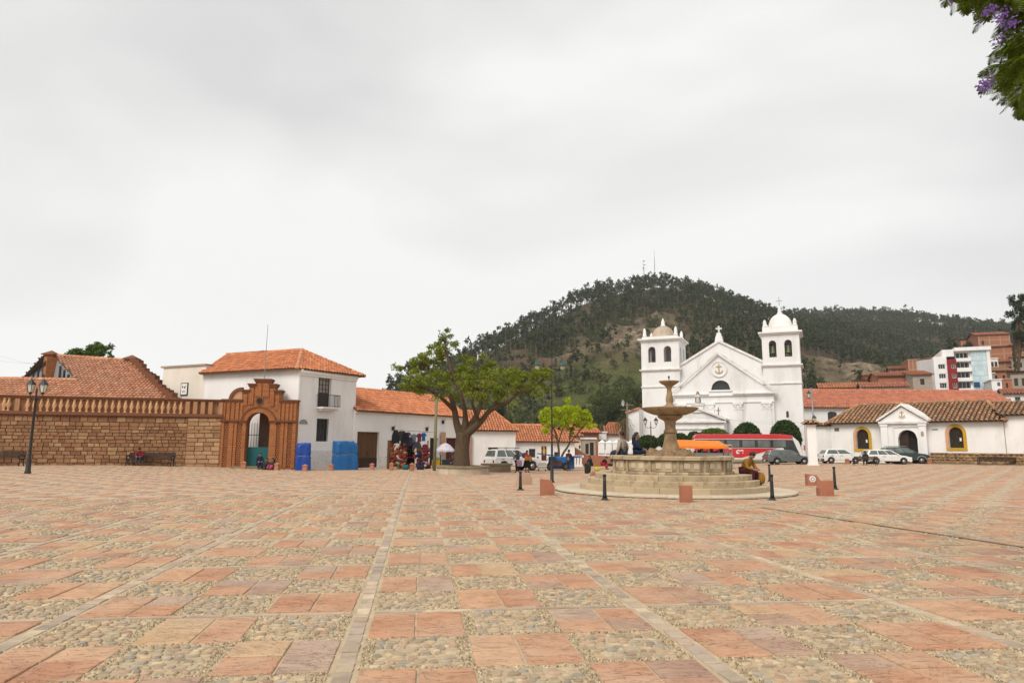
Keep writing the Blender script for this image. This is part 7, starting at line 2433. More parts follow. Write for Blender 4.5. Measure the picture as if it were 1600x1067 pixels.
def garment(label, px, yt, yb, w, col, shirt=True):
 a, z1 = TS.az(px, yt, -0.2)
 _, z0 = TS.az(px, yb, -0.2)
 W = w * 59 / FPX * 0.8
 wp = TS.P0 + TS.u * a + TS.n * -0.2
 t = thing('hanging_garment', label, 'garment', (wp.x, wp.y, z0), TS.rot, 'garments hanging on the textile stall')
 H = z1 - z0
 if shirt:
  pts = [(-W * .62, 0), (W * .62, 0), (W * .6, H * .68), (W * .98, H * .55), (W * 1.1, H * .74), (W * .5, H * .99), (W * .2, H), (0, H * .94), (-W * .2, H), (-W * .5, H * .99), (-W * 1.1, H * .74), (-W * .98, H * .55), (-W * .6, H * .68)]
 else:
  pts = [(-W, 0.03 * H), (-W * .3, 0), (W * .4, 0.04 * H), (W, 0), (W * .9, H * .6), (W * .5, H), (-W * .5, H), (-W * .95, H * .6)]
 MB().prism(pts, -0.05, 0.05).build('cloth', cloth(*col), t, bevel=0.02)
 MB().tube([(0, 0, H - 0.02), (0.0, 0, H + 0.1), (0.06, 0, H + 0.14)], 0.012, 5).build('hanger', MT['iron'], t)
garment('black jacket hanging at the left end of the textile stall', 618.5, 672, 693, 8, ('black', (0.012, 0.012, 0.014)), False)
garment('charcoal pullover hanging second from the left on the textile stall', 628, 673, 689, 9, ('charcoal', (0.03, 0.028, 0.03)))
garment('purple pullover hanging in the middle of the textile stall', 637.5, 675, 687, 6, ('purple', (0.05, 0.035, 0.10)))
garment('dark purple shawl hanging low in the middle of the textile stall', 642, 684, 696, 9, ('violet', (0.03, 0.02, 0.06)), False)
garment('grey pullover hanging over the middle of the textile stall', 647, 678, 691, 7, ('grey', (0.14, 0.17, 0.17)))
garment('long black coat hanging behind the purple pullover', 633, 676, 700, 9, ('black', (0.012, 0.012, 0.014)), False)
garment('dark grey poncho hanging low at the right middle of the textile stall', 652, 690, 706, 10, ('slate', (0.05, 0.055, 0.06)), False)
garment('maroon shirt hanging second from the right on the textile stall', 655.5, 677, 690, 6, ('maroon', (0.16, 0.012, 0.04)))
garment('bright blue shirt hanging at the right end of the textile stall', 662, 676, 689, 5.5, ('blue', (0.004, 0.10, 0.28)))
garment('dark and red striped blanket hanging at the right side of the textile stall', 664, 694, 714, 8, ('red_dark', (0.16, 0.02, 0.03)), False)
TC = [('rust', (0.20, 0.05, 0.022)), ('red', (0.21, 0.018, 0.018)), ('brick', (0.14, 0.03, 0.018)), ('orange', (0.34, 0.095, 0.02)), ('wine', (0.09, 0.012, 0.025)), ('plum', (0.055, 0.016, 0.05)), ('navy', (0.012, 0.018, 0.05)), ('teal', (0.02, 0.12, 0.12)), ('cream', (0.5, 0.42, 0.30)), ('brown', (0.10, 0.05, 0.025)), ('olive', (0.18, 0.19, 0.03)), ('pink', (0.40, 0.08, 0.14))]
rs = random.Random(11)
def bundle_mesh(c, seed):
 r = random.Random(seed)
 m_ = MB().ball((0, 0, 0), 0.5, 12, 8)
 vv = []
 for x, y, z in m_.v:
  q = [math.copysign(abs(v * 2) ** 0.6 / 2, v) for v in (x, y, z)]
  n_ = 1 + 0.09 * math.sin(9 * x + seed) + 0.08 * math.sin(11 * z + 2 * seed)
  vv.append(tuple(v * n_ for v in q))
 m_.v = vv
 return m_.mesh('woven_bundle', cloth(*c), True)
bm_ = [bundle_mesh(c, i) for i, c in enumerate(TC)]
wts_l = [0, 0, 1, 1, 2, 2, 3, 0, 8, 9, 4, 10, 0, 1, 2]
wts_r = [5, 4, 6, 1, 2, 11, 5, 4, 6, 0, 8]
k = 0
for (pa, pb, ya, yb, wts, n) in ((611, 635, 692, 728, wts_l, 95), (647, 671, 702, 730, wts_r, 62)):
 for i in range(n):
  px, py = rs.uniform(pa, pb), rs.uniform(ya, yb)
  dd = -0.55 + 0.5 * (1 - (py - ya) / (yb - ya)) + rs.uniform(-.12, .12)
  a, z = TS.az(px, py, dd)
  wp = TS.P0 + TS.u * a + TS.n * dd
  ci = rs.choice(wts)
  o = link_mesh('woven_bundle', bm_[ci])
  o.location = (wp.x, wp.y, z)
  o.scale = (rs.uniform(0.18, 0.40), rs.uniform(0.2, 0.3), rs.uniform(0.16, 0.36))
  o.rotation_euler = (0, rs.uniform(-0.3, 0.3), TS.rot + rs.uniform(-0.3, 0.3))
  tag(o, TC[ci][0] + ' coloured woven bundle piled on the ' + ('left' if pa < 640 else 'right') + ' half of the textile stall', 'textile', 'woven bundles piled on the textile stall')
for px, py, c, lab in ((634, 731, 7, 'teal bag on the ground before the textile stall'), (624, 729, 8, 'white bundle on the ground before the textile stall, left'), (657, 731, 6, 'dark blue bag on the ground before the textile stall'), (640, 723, 8, 'cream blanket stack at the foot of the textile stall'), (658, 724, 11, 'pink blanket stack at the foot of the textile stall'), (668, 729, 9, 'brown basket at the right foot of the textile stall')):
 p, m = scale_px(px, py + 3)
 o = link_mesh('goods_bag', bm_[c])
 o.location = p + Vector((0, 0, 0.2))
 o.scale = (0.6, 0.4, 0.42)
 tag(o, lab, 'bag')
# ------------------------------------------------------------------ blue vendor cart
p, m = scale_px(872, 735)
t = thing('vendor_cart', 'blue-sheeted vendor cart with flat blue awnings below the yellow-green tree', 'cart', p, 0.05)
X_ = lambda px: (px - 872) * m
Zv = lambda y: (735 - y) * m
MB().box(X_(858), X_(898), 0.1, 1.0, Zv(733), Zv(714), 0.05, 0.1).build('body', MT['blue_tarp2'], t, bevel=0.06)
for x0, x1, y0_, y1_, tl in ((841, 868, 710, 712, 0.12), (886, 908, 713, 715, -0.05)):
 MB().cbox(((X_(x0) + X_(x1)) / 2, 0.2, (Zv(y0_) + Zv(y1_)) / 2), (X_(x1) - X_(x0), 1.5, 0.09), 0, 0, tl).build('awning', MT['blue_tarp'], t)
MB().box(X_(859), X_(878), -0.12, 0.3, Zv(728), Zv(720)).build('brown_crate', PM('brown_crate_wood', (0.10, 0.045, 0.035), (0.07, 0.03, 0.025)), t)
for px in (860, 884):
 m_ = MB().lathe([(0.30, -0.04), (0.34, -0.04), (0.34, 0.04), (0.30, 0.04), (0.30, -0.04)], 18)
 o = m_.build('wheel', MT['tyre'], t, True)
 o.matrix_local = Matrix.Translation((X_(px), -0.05, 0.34)) @ Matrix.Rotation(PI / 2, 4, 'X')
 for q in range(4):
  MB().tube([(-0.3, 0, 0), (0.3, 0, 0)], 0.012, 4).build('spoke', MT['steel'], o).rotation_euler = (0, 0, q * PI / 4)
for px in (858, 886, 897):
 MB().tube([(X_(px), 0.05, 0), (X_(px), 0.05, Zv(712))], 0.03, 6).build('post', MT['steel'], t)
p, m = scale_px(847, 736)
t = thing('hand_cart', 'pale wire hand cart standing left of the blue vendor cart', 'cart', p, 0.2)
mb = MB()
for i in range(7):
 mb.tube([(-0.3 + 0.1 * i, -0.25, 0.15), (-0.34 + 0.113 * i, -0.28, 0.75)], 0.014, 4)
for z in (0.15, 0.4, 0.75):
 mb.box(-0.35, 0.35, -0.29, -0.26, z, z + 0.03)
mb.build('basket', MT['white_trim'], t)
MB().box(-0.32, 0.32, -0.25, 0.3, 0.16, 0.7).build('sack', cloth('pale_sack', (0.42, 0.40, 0.36)), t, bevel=0.08)
for s in (-0.28, 0.28):
 o = MB().lathe([(0.10, -0.025), (0.14, -0.025), (0.14, 0.025), (0.10, 0.025), (0.1, -0.025)], 14).build('wheel', MT['tyre'], t, True)
 o.matrix_local = Matrix.Translation((s, 0, 0.14)) @ Matrix.Rotation(PI / 2, 4, 'Y')
MB().tube([(0.34, 0.0, 0.75), (0.5, 0, 1.0), (0.55, 0, 0.98)], 0.02, 6).build('handle', MT['iron'], t)
# white low fence, brick ramp wall, white pillared wall
FN2 = Face(gat(893, 76), gat(911, 76.5), gat(900, 76).z)
t = FN2.root('white_fence', 'low white slotted fence right of the corner house', 'fence')
zt = FN2.z(900, 713) - FN2.P0.z
n = 4
for i in range(n):
 x = FN2.L * i / n
 MB().box(x, x + FN2.L / n * 0.55, 0, 0.2, -0.3, zt - 0.1).build('fence_post', MT['white'], t)
MB().box(-0.05, FN2.L + 0.05, -0.04, 0.24, zt - 0.1, zt + 0.12).build('top_rail', MT['white_trim'], t)
MB().box(0, FN2.L, 0.05, 0.15, -0.3, 0.25).build('bottom_rail', MT['white'], t)
FN3 = Face(gat(896, 84), gat(960, 84), gat(930, 84).z)
t = FN3.root('brick_ramp_wall', 'low sloping brick wall behind the seated vendors', 'wall')
zA_, zB_ = FN3.z(900, 699) - FN3.P0.z, FN3.z(915, 711) - FN3.P0.z
MB().prism([(0, -0.5), (FN3.L, -0.5), (FN3.L, zB_ - 0.1), (FN3.L * 0.32, zB_), (0, zA_)], 0, 0.4).build('wall', MT['brick_far'], t)
MB().prism([(0, zA_), (FN3.L * 0.32, zB_), (FN3.L * 0.32, zB_ + 0.15), (0, zA_ + 0.15)], -0.08, 0.48).build('coping', MT['concrete'], t)
FP = Face(gat(934, 86), gat(992, 84), gat(960, 85).z)
t = FP.root('white_pillared_wall', 'white wall of pyramid-capped pillars in front of the church annex', 'wall')
zb_, zt_, za_ = FP.z(960, 707) - FP.P0.z, FP.z(960, 692) - FP.P0.z, FP.z(960, 687) - FP.P0.z
MB().box(0, FP.L, 0.12, 0.5, -0.5, zb_ + 0.3).build('wall', MT['white'], t)
for px in (939.5, 951, 962, 976, 985):
 x = FP.a(px)
 hw = 0.40
 q = MB().box(x - hw, x + hw, 0, 0.8, zb_ - 0.1, zt_).build('pillar', MT['white'], t)
 MB().add([(x - hw - .06, -.06, zt_), (x + hw + .06, -.06, zt_), (x + hw + .06, .86, zt_), (x - hw - .06, .86, zt_), (x, .4, za_)], [(0, 1, 4), (1, 2, 4), (2, 3, 4), (3, 0, 4), (3, 2, 1, 0)]).build('pyramid_cap', MT['white_trim'], q)
# ------------------------------------------------------------------ vehicles
def wheel_set(t, xs_, W, r, w=0.2):
 for x in xs_:
  for s in (-1, 1):
   o = MB().lathe([(r * 0.62, -w / 2), (r * 0.93, -w / 2), (r, -w * 0.32), (r, w * 0.32), (r * 0.93, w / 2), (r * 0.62, w / 2), (r * 0.62, -w / 2)], 22).build('wheel', MT['tyre'], t, True)
   o.matrix_local = Matrix.Translation((x, s * (W / 2 - w / 2 + 0.01), r)) @ Matrix.Rotation(PI / 2, 4, 'X')
   m_ = MB().lathe([(r * 0.62, -0.07 * s), (r * 0.55, 0.0), (r * 0.15, -0.05 * s), (0.001, -0.05 * s)], 16)
   m_.v = [(x_, y_, z_ - s * w * 0.22) for x_, y_, z_ in m_.v]
   m_.build('rim', MT['rim'], o, True)
def car(label, loc, rz, body, L, W, H, wheel_x, wr, hood, belt, green, kind='car', extra=None, cladding=None):
 """hood: upper outline of the lower body front to back [(x,z)], green: cabin outline [(x,z)] clockwise from rear foot"""
 t = thing('parked_car', label, kind, loc, rz, 'vehicles parked round the square')
 gc = 0.22
 pts = []
 for x in sorted(wheel_x):
  for i in range(9):
   a = PI - PI * i / 8
   pts.append((x + (wr + 0.06) * math.cos(a), max(gc, wr + (wr + 0.06) * math.sin(a))))
 out = [(-L / 2 + 0.05, gc)] + pts + [(L / 2 - 0.05, gc)] + hood
 b_ = MB().prism(out, -W / 2, W / 2).build('body', body, t, bevel=0.07)
 # dark wheel wells
 for x in wheel_x:
  MB().box(x - wr - 0.05, x + wr + 0.05, -W / 2 + 0.12, W / 2 - 0.12, gc + 0.02, wr * 2 + 0.03).build('wheel_well', MT['dark'], t)
 ins = lambda z: (z - belt) * 0.30 + 0.05
 n = len(green)
 vs = [(x, -W / 2 + ins(z), z) for x, z in green] + [(x, W / 2 - ins(z), z) for x, z in green]
 fs = [tuple(range(n)), tuple(range(2 * n - 1, n - 1, -1))] + [(i, i + n, (i + 1) % n + n, (i + 1) % n) for i in range(n)]
 MB().add(vs, [f[::-1] for f in fs]).build('cabin', body, t, bevel=0.05)
 # side glass split by pillars, front and rear screens
 g = [(x, z) for x, z in green]
 rf, rr, fr, ff = g[1], g[0], g[-2], g[-1]
 zt, zb = max(z for _, z in g) - 0.10, belt + 0.05
 def edge(a, b2, z):
  f = (z - a[1]) / (b2[1] - a[1])
  return a[0] + (b2[0] - a[0]) * f
 xr0, xr1 = edge(rr, rf, zb) + 0.12, edge(rr, rf, zt) + 0.12
 xf0, xf1 = edge(ff, fr, zb) - 0.14, edge(ff, fr, zt) - 0.14
 ns = 3 if L > 4.2 else 2
 for s in (-1, 1):
  for k in range(ns):
   f0, f1 = k / ns + 0.018, (k + 1) / ns - 0.018
   q = [(xr0 + (xf0 - xr0) * f0, zb), (xr0 + (xf0 - xr0) * f1, zb), (xr1 + (xf1 - xr1) * f1, zt), (xr1 + (xf1 - xr1) * f0, zt)]
   ps = [(x, s * (W / 2 - ins(z) + 0.006), z) for x, z in q] + [(x, s * (W / 2 - ins(z) - 0.02), z) for x, z in q]
   MB().add(ps, [(0, 1, 2, 3), (7, 6, 5, 4), (0, 4, 5, 1), (1, 5, 6, 2), (2, 6, 7, 3), (3, 7, 4, 0)]).build('side_window', MT['car_glass'], t)
 for (a, b2, sg, nm) in ((ff, fr, 1, 'windscreen'), (rr, rf, -1, 'rear_window')):
  z0_, z1_ = belt + 0.07, max(z for _, z in g) - 0.12
  x0_, x1_ = edge(a, b2, z0_) + sg * 0.012, edge(a, b2, z1_) + sg * 0.012
  hw0, hw1 = W / 2 - ins(z0_) - 0.09, W / 2 - ins(z1_) - 0.09
  ps = [(x0_, -hw0, z0_), (x0_, hw0, z0_), (x1_, hw1, z1_), (x1_, -hw1, z1_)]
  ps += [(x - sg * 0.03, y, z) for x, y, z in ps]
  MB().add(ps, [(0, 1, 2, 3), (7, 6, 5, 4), (0, 4, 5, 1), (1, 5, 6, 2), (2, 6, 7, 3), (3, 7, 4, 0)]).build(nm, MT['car_glass'], t)
 wheel_set(t, wheel_x, W, wr)
 red, clear = MT['tail_lamp'], MT['lamp_glass']
 for s in (-1, 1):
  MB().box(-L / 2 - 0.015, -L / 2 + 0.1, s * (W / 2 - 0.2) - 0.09, s * (W / 2 - 0.2) + 0.09, 0.68, 0.86).build('tail_light', red, t)
  MB().box(L / 2 - 0.16, L / 2 + 0.012, s * (W / 2 - 0.26) - 0.16, s * (W / 2 - 0.26) + 0.16, 0.60, 0.74).build('headlight', clear, t)
  xm_ = xf0 - 0.1
  MB().cbox((xm_, s * (W / 2 + 0.07), belt + 0.10), (0.1, 0.16, 0.12)).build('wing_mirror', body, t, bevel=0.02)
  for k in (0, 1):
   MB().box(xr0 + 0.5 + k * 0.95, xr0 + 0.7 + k * 0.95, s * (W / 2 + 0.012) - 0.012, s * (W / 2 + 0.012) + 0.012, belt - 0.16, belt - 0.12).build('door_handle', MT['iron'], t)
  for k in (0, 1):
   xd = xr0 + 0.42 + k * 0.95
   MB().box(xd - 0.006, xd + 0.006, s * (W / 2 + 0.001) - 0.003, s * (W / 2 + 0.001) + 0.003, gc + 0.12, belt - 0.04).build('door_seam', MT['iron'], t)
 MB().box(-L / 2 - 0.05, -L / 2 + 0.12, -W / 2 + 0.05, W / 2 - 0.05, gc + 0.08, gc + 0.26).build('bumper', cladding or MT['grey_plastic'], t, bevel=0.03)
 MB().box(L / 2 - 0.12, L / 2 + 0.05, -W / 2 + 0.05, W / 2 - 0.05, gc + 0.08, gc + 0.26).build('bumper', cladding or MT['grey_plastic'], t, bevel=0.03)
 MB().box(-L / 2 - 0.065, -L / 2 - 0.052, -0.22, 0.22, gc + 0.12, gc + 0.23).build('number_plate', MT['white'], t)
 return t
MT['car_glass'] = PM('sky_tinted_car_glass', (0.06, 0.075, 0.072), (0.16, 0.185, 0.175), sc=1.2, rough=0.06, spec=0.6)  # greenish tint, lightened to put the sky's reflection into the colour
MT['tail_lamp'] = PM('red_lamp_plastic', (0.30, 0.02, 0.015), (0.25, 0.015, 0.012), rough=0.25)
white_p, green_p, grey_p = paint('white', (0.72, 0.72, 0.71)), paint('green', (0.010, 0.035, 0.032)), paint('grey', (0.10, 0.115, 0.12))
HATCH = dict(L=4.0, W=1.72, H=1.5, wheel_x=(-1.25, 1.25), wr=0.31, hood=[(2.0, 0.45), (1.98, 0.72), (1.55, 0.88), (0.95, 0.97), (-1.75, 0.99), (-1.96, 0.9), (-2.0, 0.5)], belt=0.96,
   green=[(-1.88, 0.95), (-1.55, 1.42), (-1.0, 1.51), (-0.1, 1.51), (0.35, 1.44), (1.15, 0.95)])
WAGON = dict(L=4.5, W=1.72, H=1.48, wheel_x=(-1.3, 1.4), wr=0.31, hood=[(2.25, 0.42), (2.22, 0.68), (1.7, 0.84), (1.05, 0.92), (-2.0, 0.95), (-2.22, 0.85), (-2.25, 0.5)], belt=0.92,
   green=[(-2.18, 0.92), (-1.85, 1.40), (-1.3, 1.47), (-0.2, 1.47), (0.3, 1.40), (1.2, 0.90)])
SUV = dict(L=4.55, W=1.8, H=1.75, wheel_x=(-1.35, 1.4), wr=0.37, hood=[(2.27, 0.5), (2.24, 0.9), (1.8, 1.05), (1.05, 1.12), (-2.1, 1.14), (-2.25, 1.05), (-2.27, 0.55)], belt=1.1,
  green=[(-2.2, 1.1), (-2.0, 1.66), (-1.5, 1.75), (-0.1, 1.74), (0.3, 1.66), (1.15, 1.1)])
car('white hatchback parked right of the white gate pillar', gat(1311, 72.5), -0.02, white_p, **HATCH)
car('white estate car parked behind the bench, in front of the dark green off-roader', gat(1382, 70.8), -0.05, white_p, **WAGON)
suv = car('dark green off-roader with roof rails parked at the museum doorway', gat(1411, 74.0), -0.16, green_p, cladding=MT['steel'], **SUV)
for s in (-1, 1):
 MB().tube([(-1.7, s * 0.66, 1.76), (-1.6, s * 0.66, 1.83), (0.0, s * 0.66, 1.83), (0.1, s * 0.66, 1.75)], 0.025, 6).build('roof_rail', MT['steel'], suv)
 for x in (-1.35, 1.4):
  arc_band(x, 0.37, 0.41, 0.50, s * 0.905 - 0.02, s * 0.905 + 0.02, 0.15, PI - 0.15, 12).build('wheel_arch_trim', MT['steel'], suv)
car('grey car parked in front of the red and white bus', gat(1229, 70.5), -0.03, grey_p, **{**WAGON, 'L': 4.5})
jp = car('white off-roader with roof rack parked behind the stone bench, seen from its rear corner', gat(801, 57.0), rad(33), white_p, **SUV)
for s in (-1, 1):
 MB().tube([(-1.9, s * 0.7, 1.85), (0.2, s * 0.7, 1.85)], 0.025, 6).build('roof_rail', MT['iron'], jp)
for i in range(6):
 MB().tube([(-1.9 + i * 0.42, -0.7, 1.85), (-1.9 + i * 0.42, 0.7, 1.85)], 0.018, 5).build('rack_bar', MT['iron'], jp)
 if i % 2 == 0:
  for s in (-1, 1):
   MB().tube([(-1.9 + i * 0.42, s * 0.68, 1.70), (-1.9 + i * 0.42, s * 0.68, 1.86)], 0.02, 5).build('rack_foot', MT['iron'], jp)
# bus
BP = gat(1165, 77.0)
bus = thing('coach_bus', 'red and white coach parked in front of the church', 'bus', BP, rad(-9), 'vehicles parked round the square')
bL, bW, bH = 11.4, 2.5, 3.15
prof = [(-bL / 2, 0.4), (-bL / 2, 2.7), (-bL / 2 + 0.25, bH - 0.05), (bL / 2 - 2.2, bH), (bL / 2 - 1.0, bH - 0.15), (bL / 2 - 0.35, bH - 0.75), (bL / 2, 1.45), (bL / 2, 0.4)]
red_p, bwhite, bsil = paint('bus_red', (0.50, 0.012, 0.018)), paint('bus_white', (0.66, 0.66, 0.64)), paint('bus_silver', (0.45, 0.46, 0.46))
MB().prism([(x, z) for x, z in prof], -bW / 2, bW / 2).build('body', bwhite, bus, bevel=0.10)
zr0 = 2.62
MB().prism([(-bL / 2 - 0.01, zr0), (bL / 2 - 0.9, zr0), (bL / 2 - 0.95, bH - 0.1), (bL / 2 - 2.2, bH + 0.05), (-bL / 2 + 0.25, bH + 0.01), (-bL / 2 - 0.01, 2.75)], -bW / 2 - 0.012, bW / 2 + 0.012).build('roof', red_p, bus, bevel=0.08)
for s in (-1, 1):
 ys = s * (bW / 2 + 0.006)
 MB().prism([(-bL / 2 + 0.1, 1.72), (bL / 2 - 0.62, 1.72), (bL / 2 - 0.95, 2.60), (-bL / 2 + 0.1, 2.60)], ys - 0.004, ys + 0.004).build('window_band', MT['glass'], bus)
 for i in range(6):
  x0 = -bL / 2 + 0.3 + i * 1.62
  MB().box(x0, x0 + 1.28, ys + s * 0.006 - 0.002, ys + s * 0.006 + 0.002, 1.80, 2.52).build('side_window', MT['bus_pane'] if 'bus_pane' in MT else MT.setdefault('bus_pane', PM('bus_pane_glass', (0.07, 0.085, 0.085), (0.13, 0.145, 0.14), sc=0.9, rough=0.08, spec=0.6)), bus)
 MB().prism([(-bL / 2 + 0.02, 0.62), (bL / 2 - 6.4, 0.62), (bL / 2 - 2.6, 1.68), (-bL / 2 + 0.02, 1.68)], ys - 0.003, ys + 0.003).build('red_swoosh', red_p, bus)
 MB().prism([(bL / 2 - 6.35, 0.62), (bL / 2 - 6.1, 0.62), (bL / 2 - 2.3, 1.68), (bL / 2 - 2.55, 1.68)], ys - 0.002, ys + 0.005).build('silver_stripe', bsil, bus)
 MB().prism([(bL / 2 - 2.0, 1.72), (bL / 2 - 1.75, 1.25), (bL / 2 - 1.2, 0.95), (bL / 2 - 0.25, 0.9), (bL / 2 - 0.62, 1.72)], ys - 0.003, ys + 0.004).build('front_quarter_window', MT['glass'], bus)
 MB().cbox((bL / 2 + 0.15, s * (bW / 2 + 0.12), 1.75), (0.12, 0.22, 0.55)).build('wing_mirror', red_p, bus, bevel=0.03)
MB().add([(bL / 2 - 0.33, -1.1, 2.42), (bL / 2 + 0.012, -1.15, 1.5), (bL / 2 + 0.012, 1.15, 1.5), (bL / 2 - 0.33, 1.1, 2.42)], [(0, 1, 2, 3)]).build('windscreen', MT['bus_pane'], bus)
for s in (-1, 1):
 MB().box(bL / 2 - 0.04, bL / 2 + 0.03, s * 0.85 - 0.22, s * 0.85 + 0.22, 0.75, 1.0).build('headlight', MT['lamp_glass'], bus)
wheel_set(bus, (-3.4, 3.6), bW, 0.48, 0.3)
for x in (-3.4, 3.6):
 for s in (-1, 1):
  arc_band(x, 0.48, 0.0, 0.56, s * (bW / 2 + .004) - 0.003, s * (bW / 2 + .004) + 0.006, 0.05, PI - 0.05, 14).build('wheel_arch', MT['dark'], bus)  # dark half discs stand in for the shade of the arches
# the end of its lettering
fc = bpy.data.curves.new('lettering', 'FONT')
fc.body = 'ce'
fc.size = 0.85
fc.shear = 0.25
fc.offset = 0.03
fc.extrude = 0.004
fo = bpy.data.objects.new('lettering_source', fc)
COL.objects.link(fo)
bpy.context.view_layer.update()
me = bpy.data.meshes.new_from_object(fo.evaluated_get(bpy.context.evaluated_depsgraph_get()))
bpy.data.objects.remove(fo)
me.materials.clear()
me.materials.append(bwhite)
lt = link_mesh('lettering', me, bus)
lt.matrix_local = Matrix.Translation((-bL / 2 + 4.4, -bW / 2 - 0.02, 1.08)) @ Matrix.Rotation(PI / 2, 4, 'X')
# kiosk with orange awning
KP = gat(1100, 62)
ki = thing('awning_kiosk', 'street kiosk with bright orange awning behind the fountain', 'kiosk', KP, 0.0)
m = 62 / FPX
Kx = lambda px: (px - 1100) * m
Kz = lambda y: at(1100, y, 62).z - KP.z
org = PM('orange_canvas', (0.72, 0.20, 0.012), (0.62, 0.16, 0.010), sc=2, rough=0.7)
xa, xb = Kx(1054), Kx(1133)
mb = MB().add([(xa, 1.6, Kz(686.5)), (xb - 0.1, 1.6, Kz(688)), (xb, -0.9, Kz(697)), (xa, -0.9, Kz(697))], [(3, 2, 1, 0)])
mb.add([(xa, -0.9, Kz(697)), (xb, -0.9, Kz(697)), (xb, -0.93, Kz(700.5)), (xa, -0.93, Kz(700.5))], [(3, 2, 1, 0)])
mb.add([(xb - 0.1, 1.6, Kz(688)), (xb, -0.9, Kz(697)), (xb, -0.9, Kz(700.5)), (xb - 0.1, 1.6, Kz(693))], [(0, 1, 2, 3)])
mb.build('awning', org, ki)
for x in (xa + 0.1, Kx(1085), xb - 0.1):
 for y in (-0.8, 1.5):
  MB().tube([(x, y, 0), (x, y, Kz(697 if y < 0 else 688.5))], 0.03, 6).build('post', MT['steel'], ki)
MB().box(Kx(1080), Kx(1140), -0.5, 1.2, 0.1, Kz(707)).build('counter', MT['steel'], ki)
for y in (695, 701):
 MB().box(Kx(1126), Kx(1141), -0.5, 0.5, Kz(y), Kz(y) + 0.05).build('shelf', MT['white_trim'], ki)
for x in (1127, 1134, 1140.5):
 MB().box(Kx(x) - 0.03, Kx(x) + 0.03, -0.5, -0.45, 0.1, Kz(694)).build('rack_post', MT['steel'], ki)
for i in range(9):
 MB().box(Kx(1084 + i * 5), Kx(1087.5 + i * 5), -0.3, 0.1, Kz(707), Kz(707) + 0.15 + 0.1 * (i % 3)).build('goods_box', cloth(*TC[(i * 5) % 12]), ki)
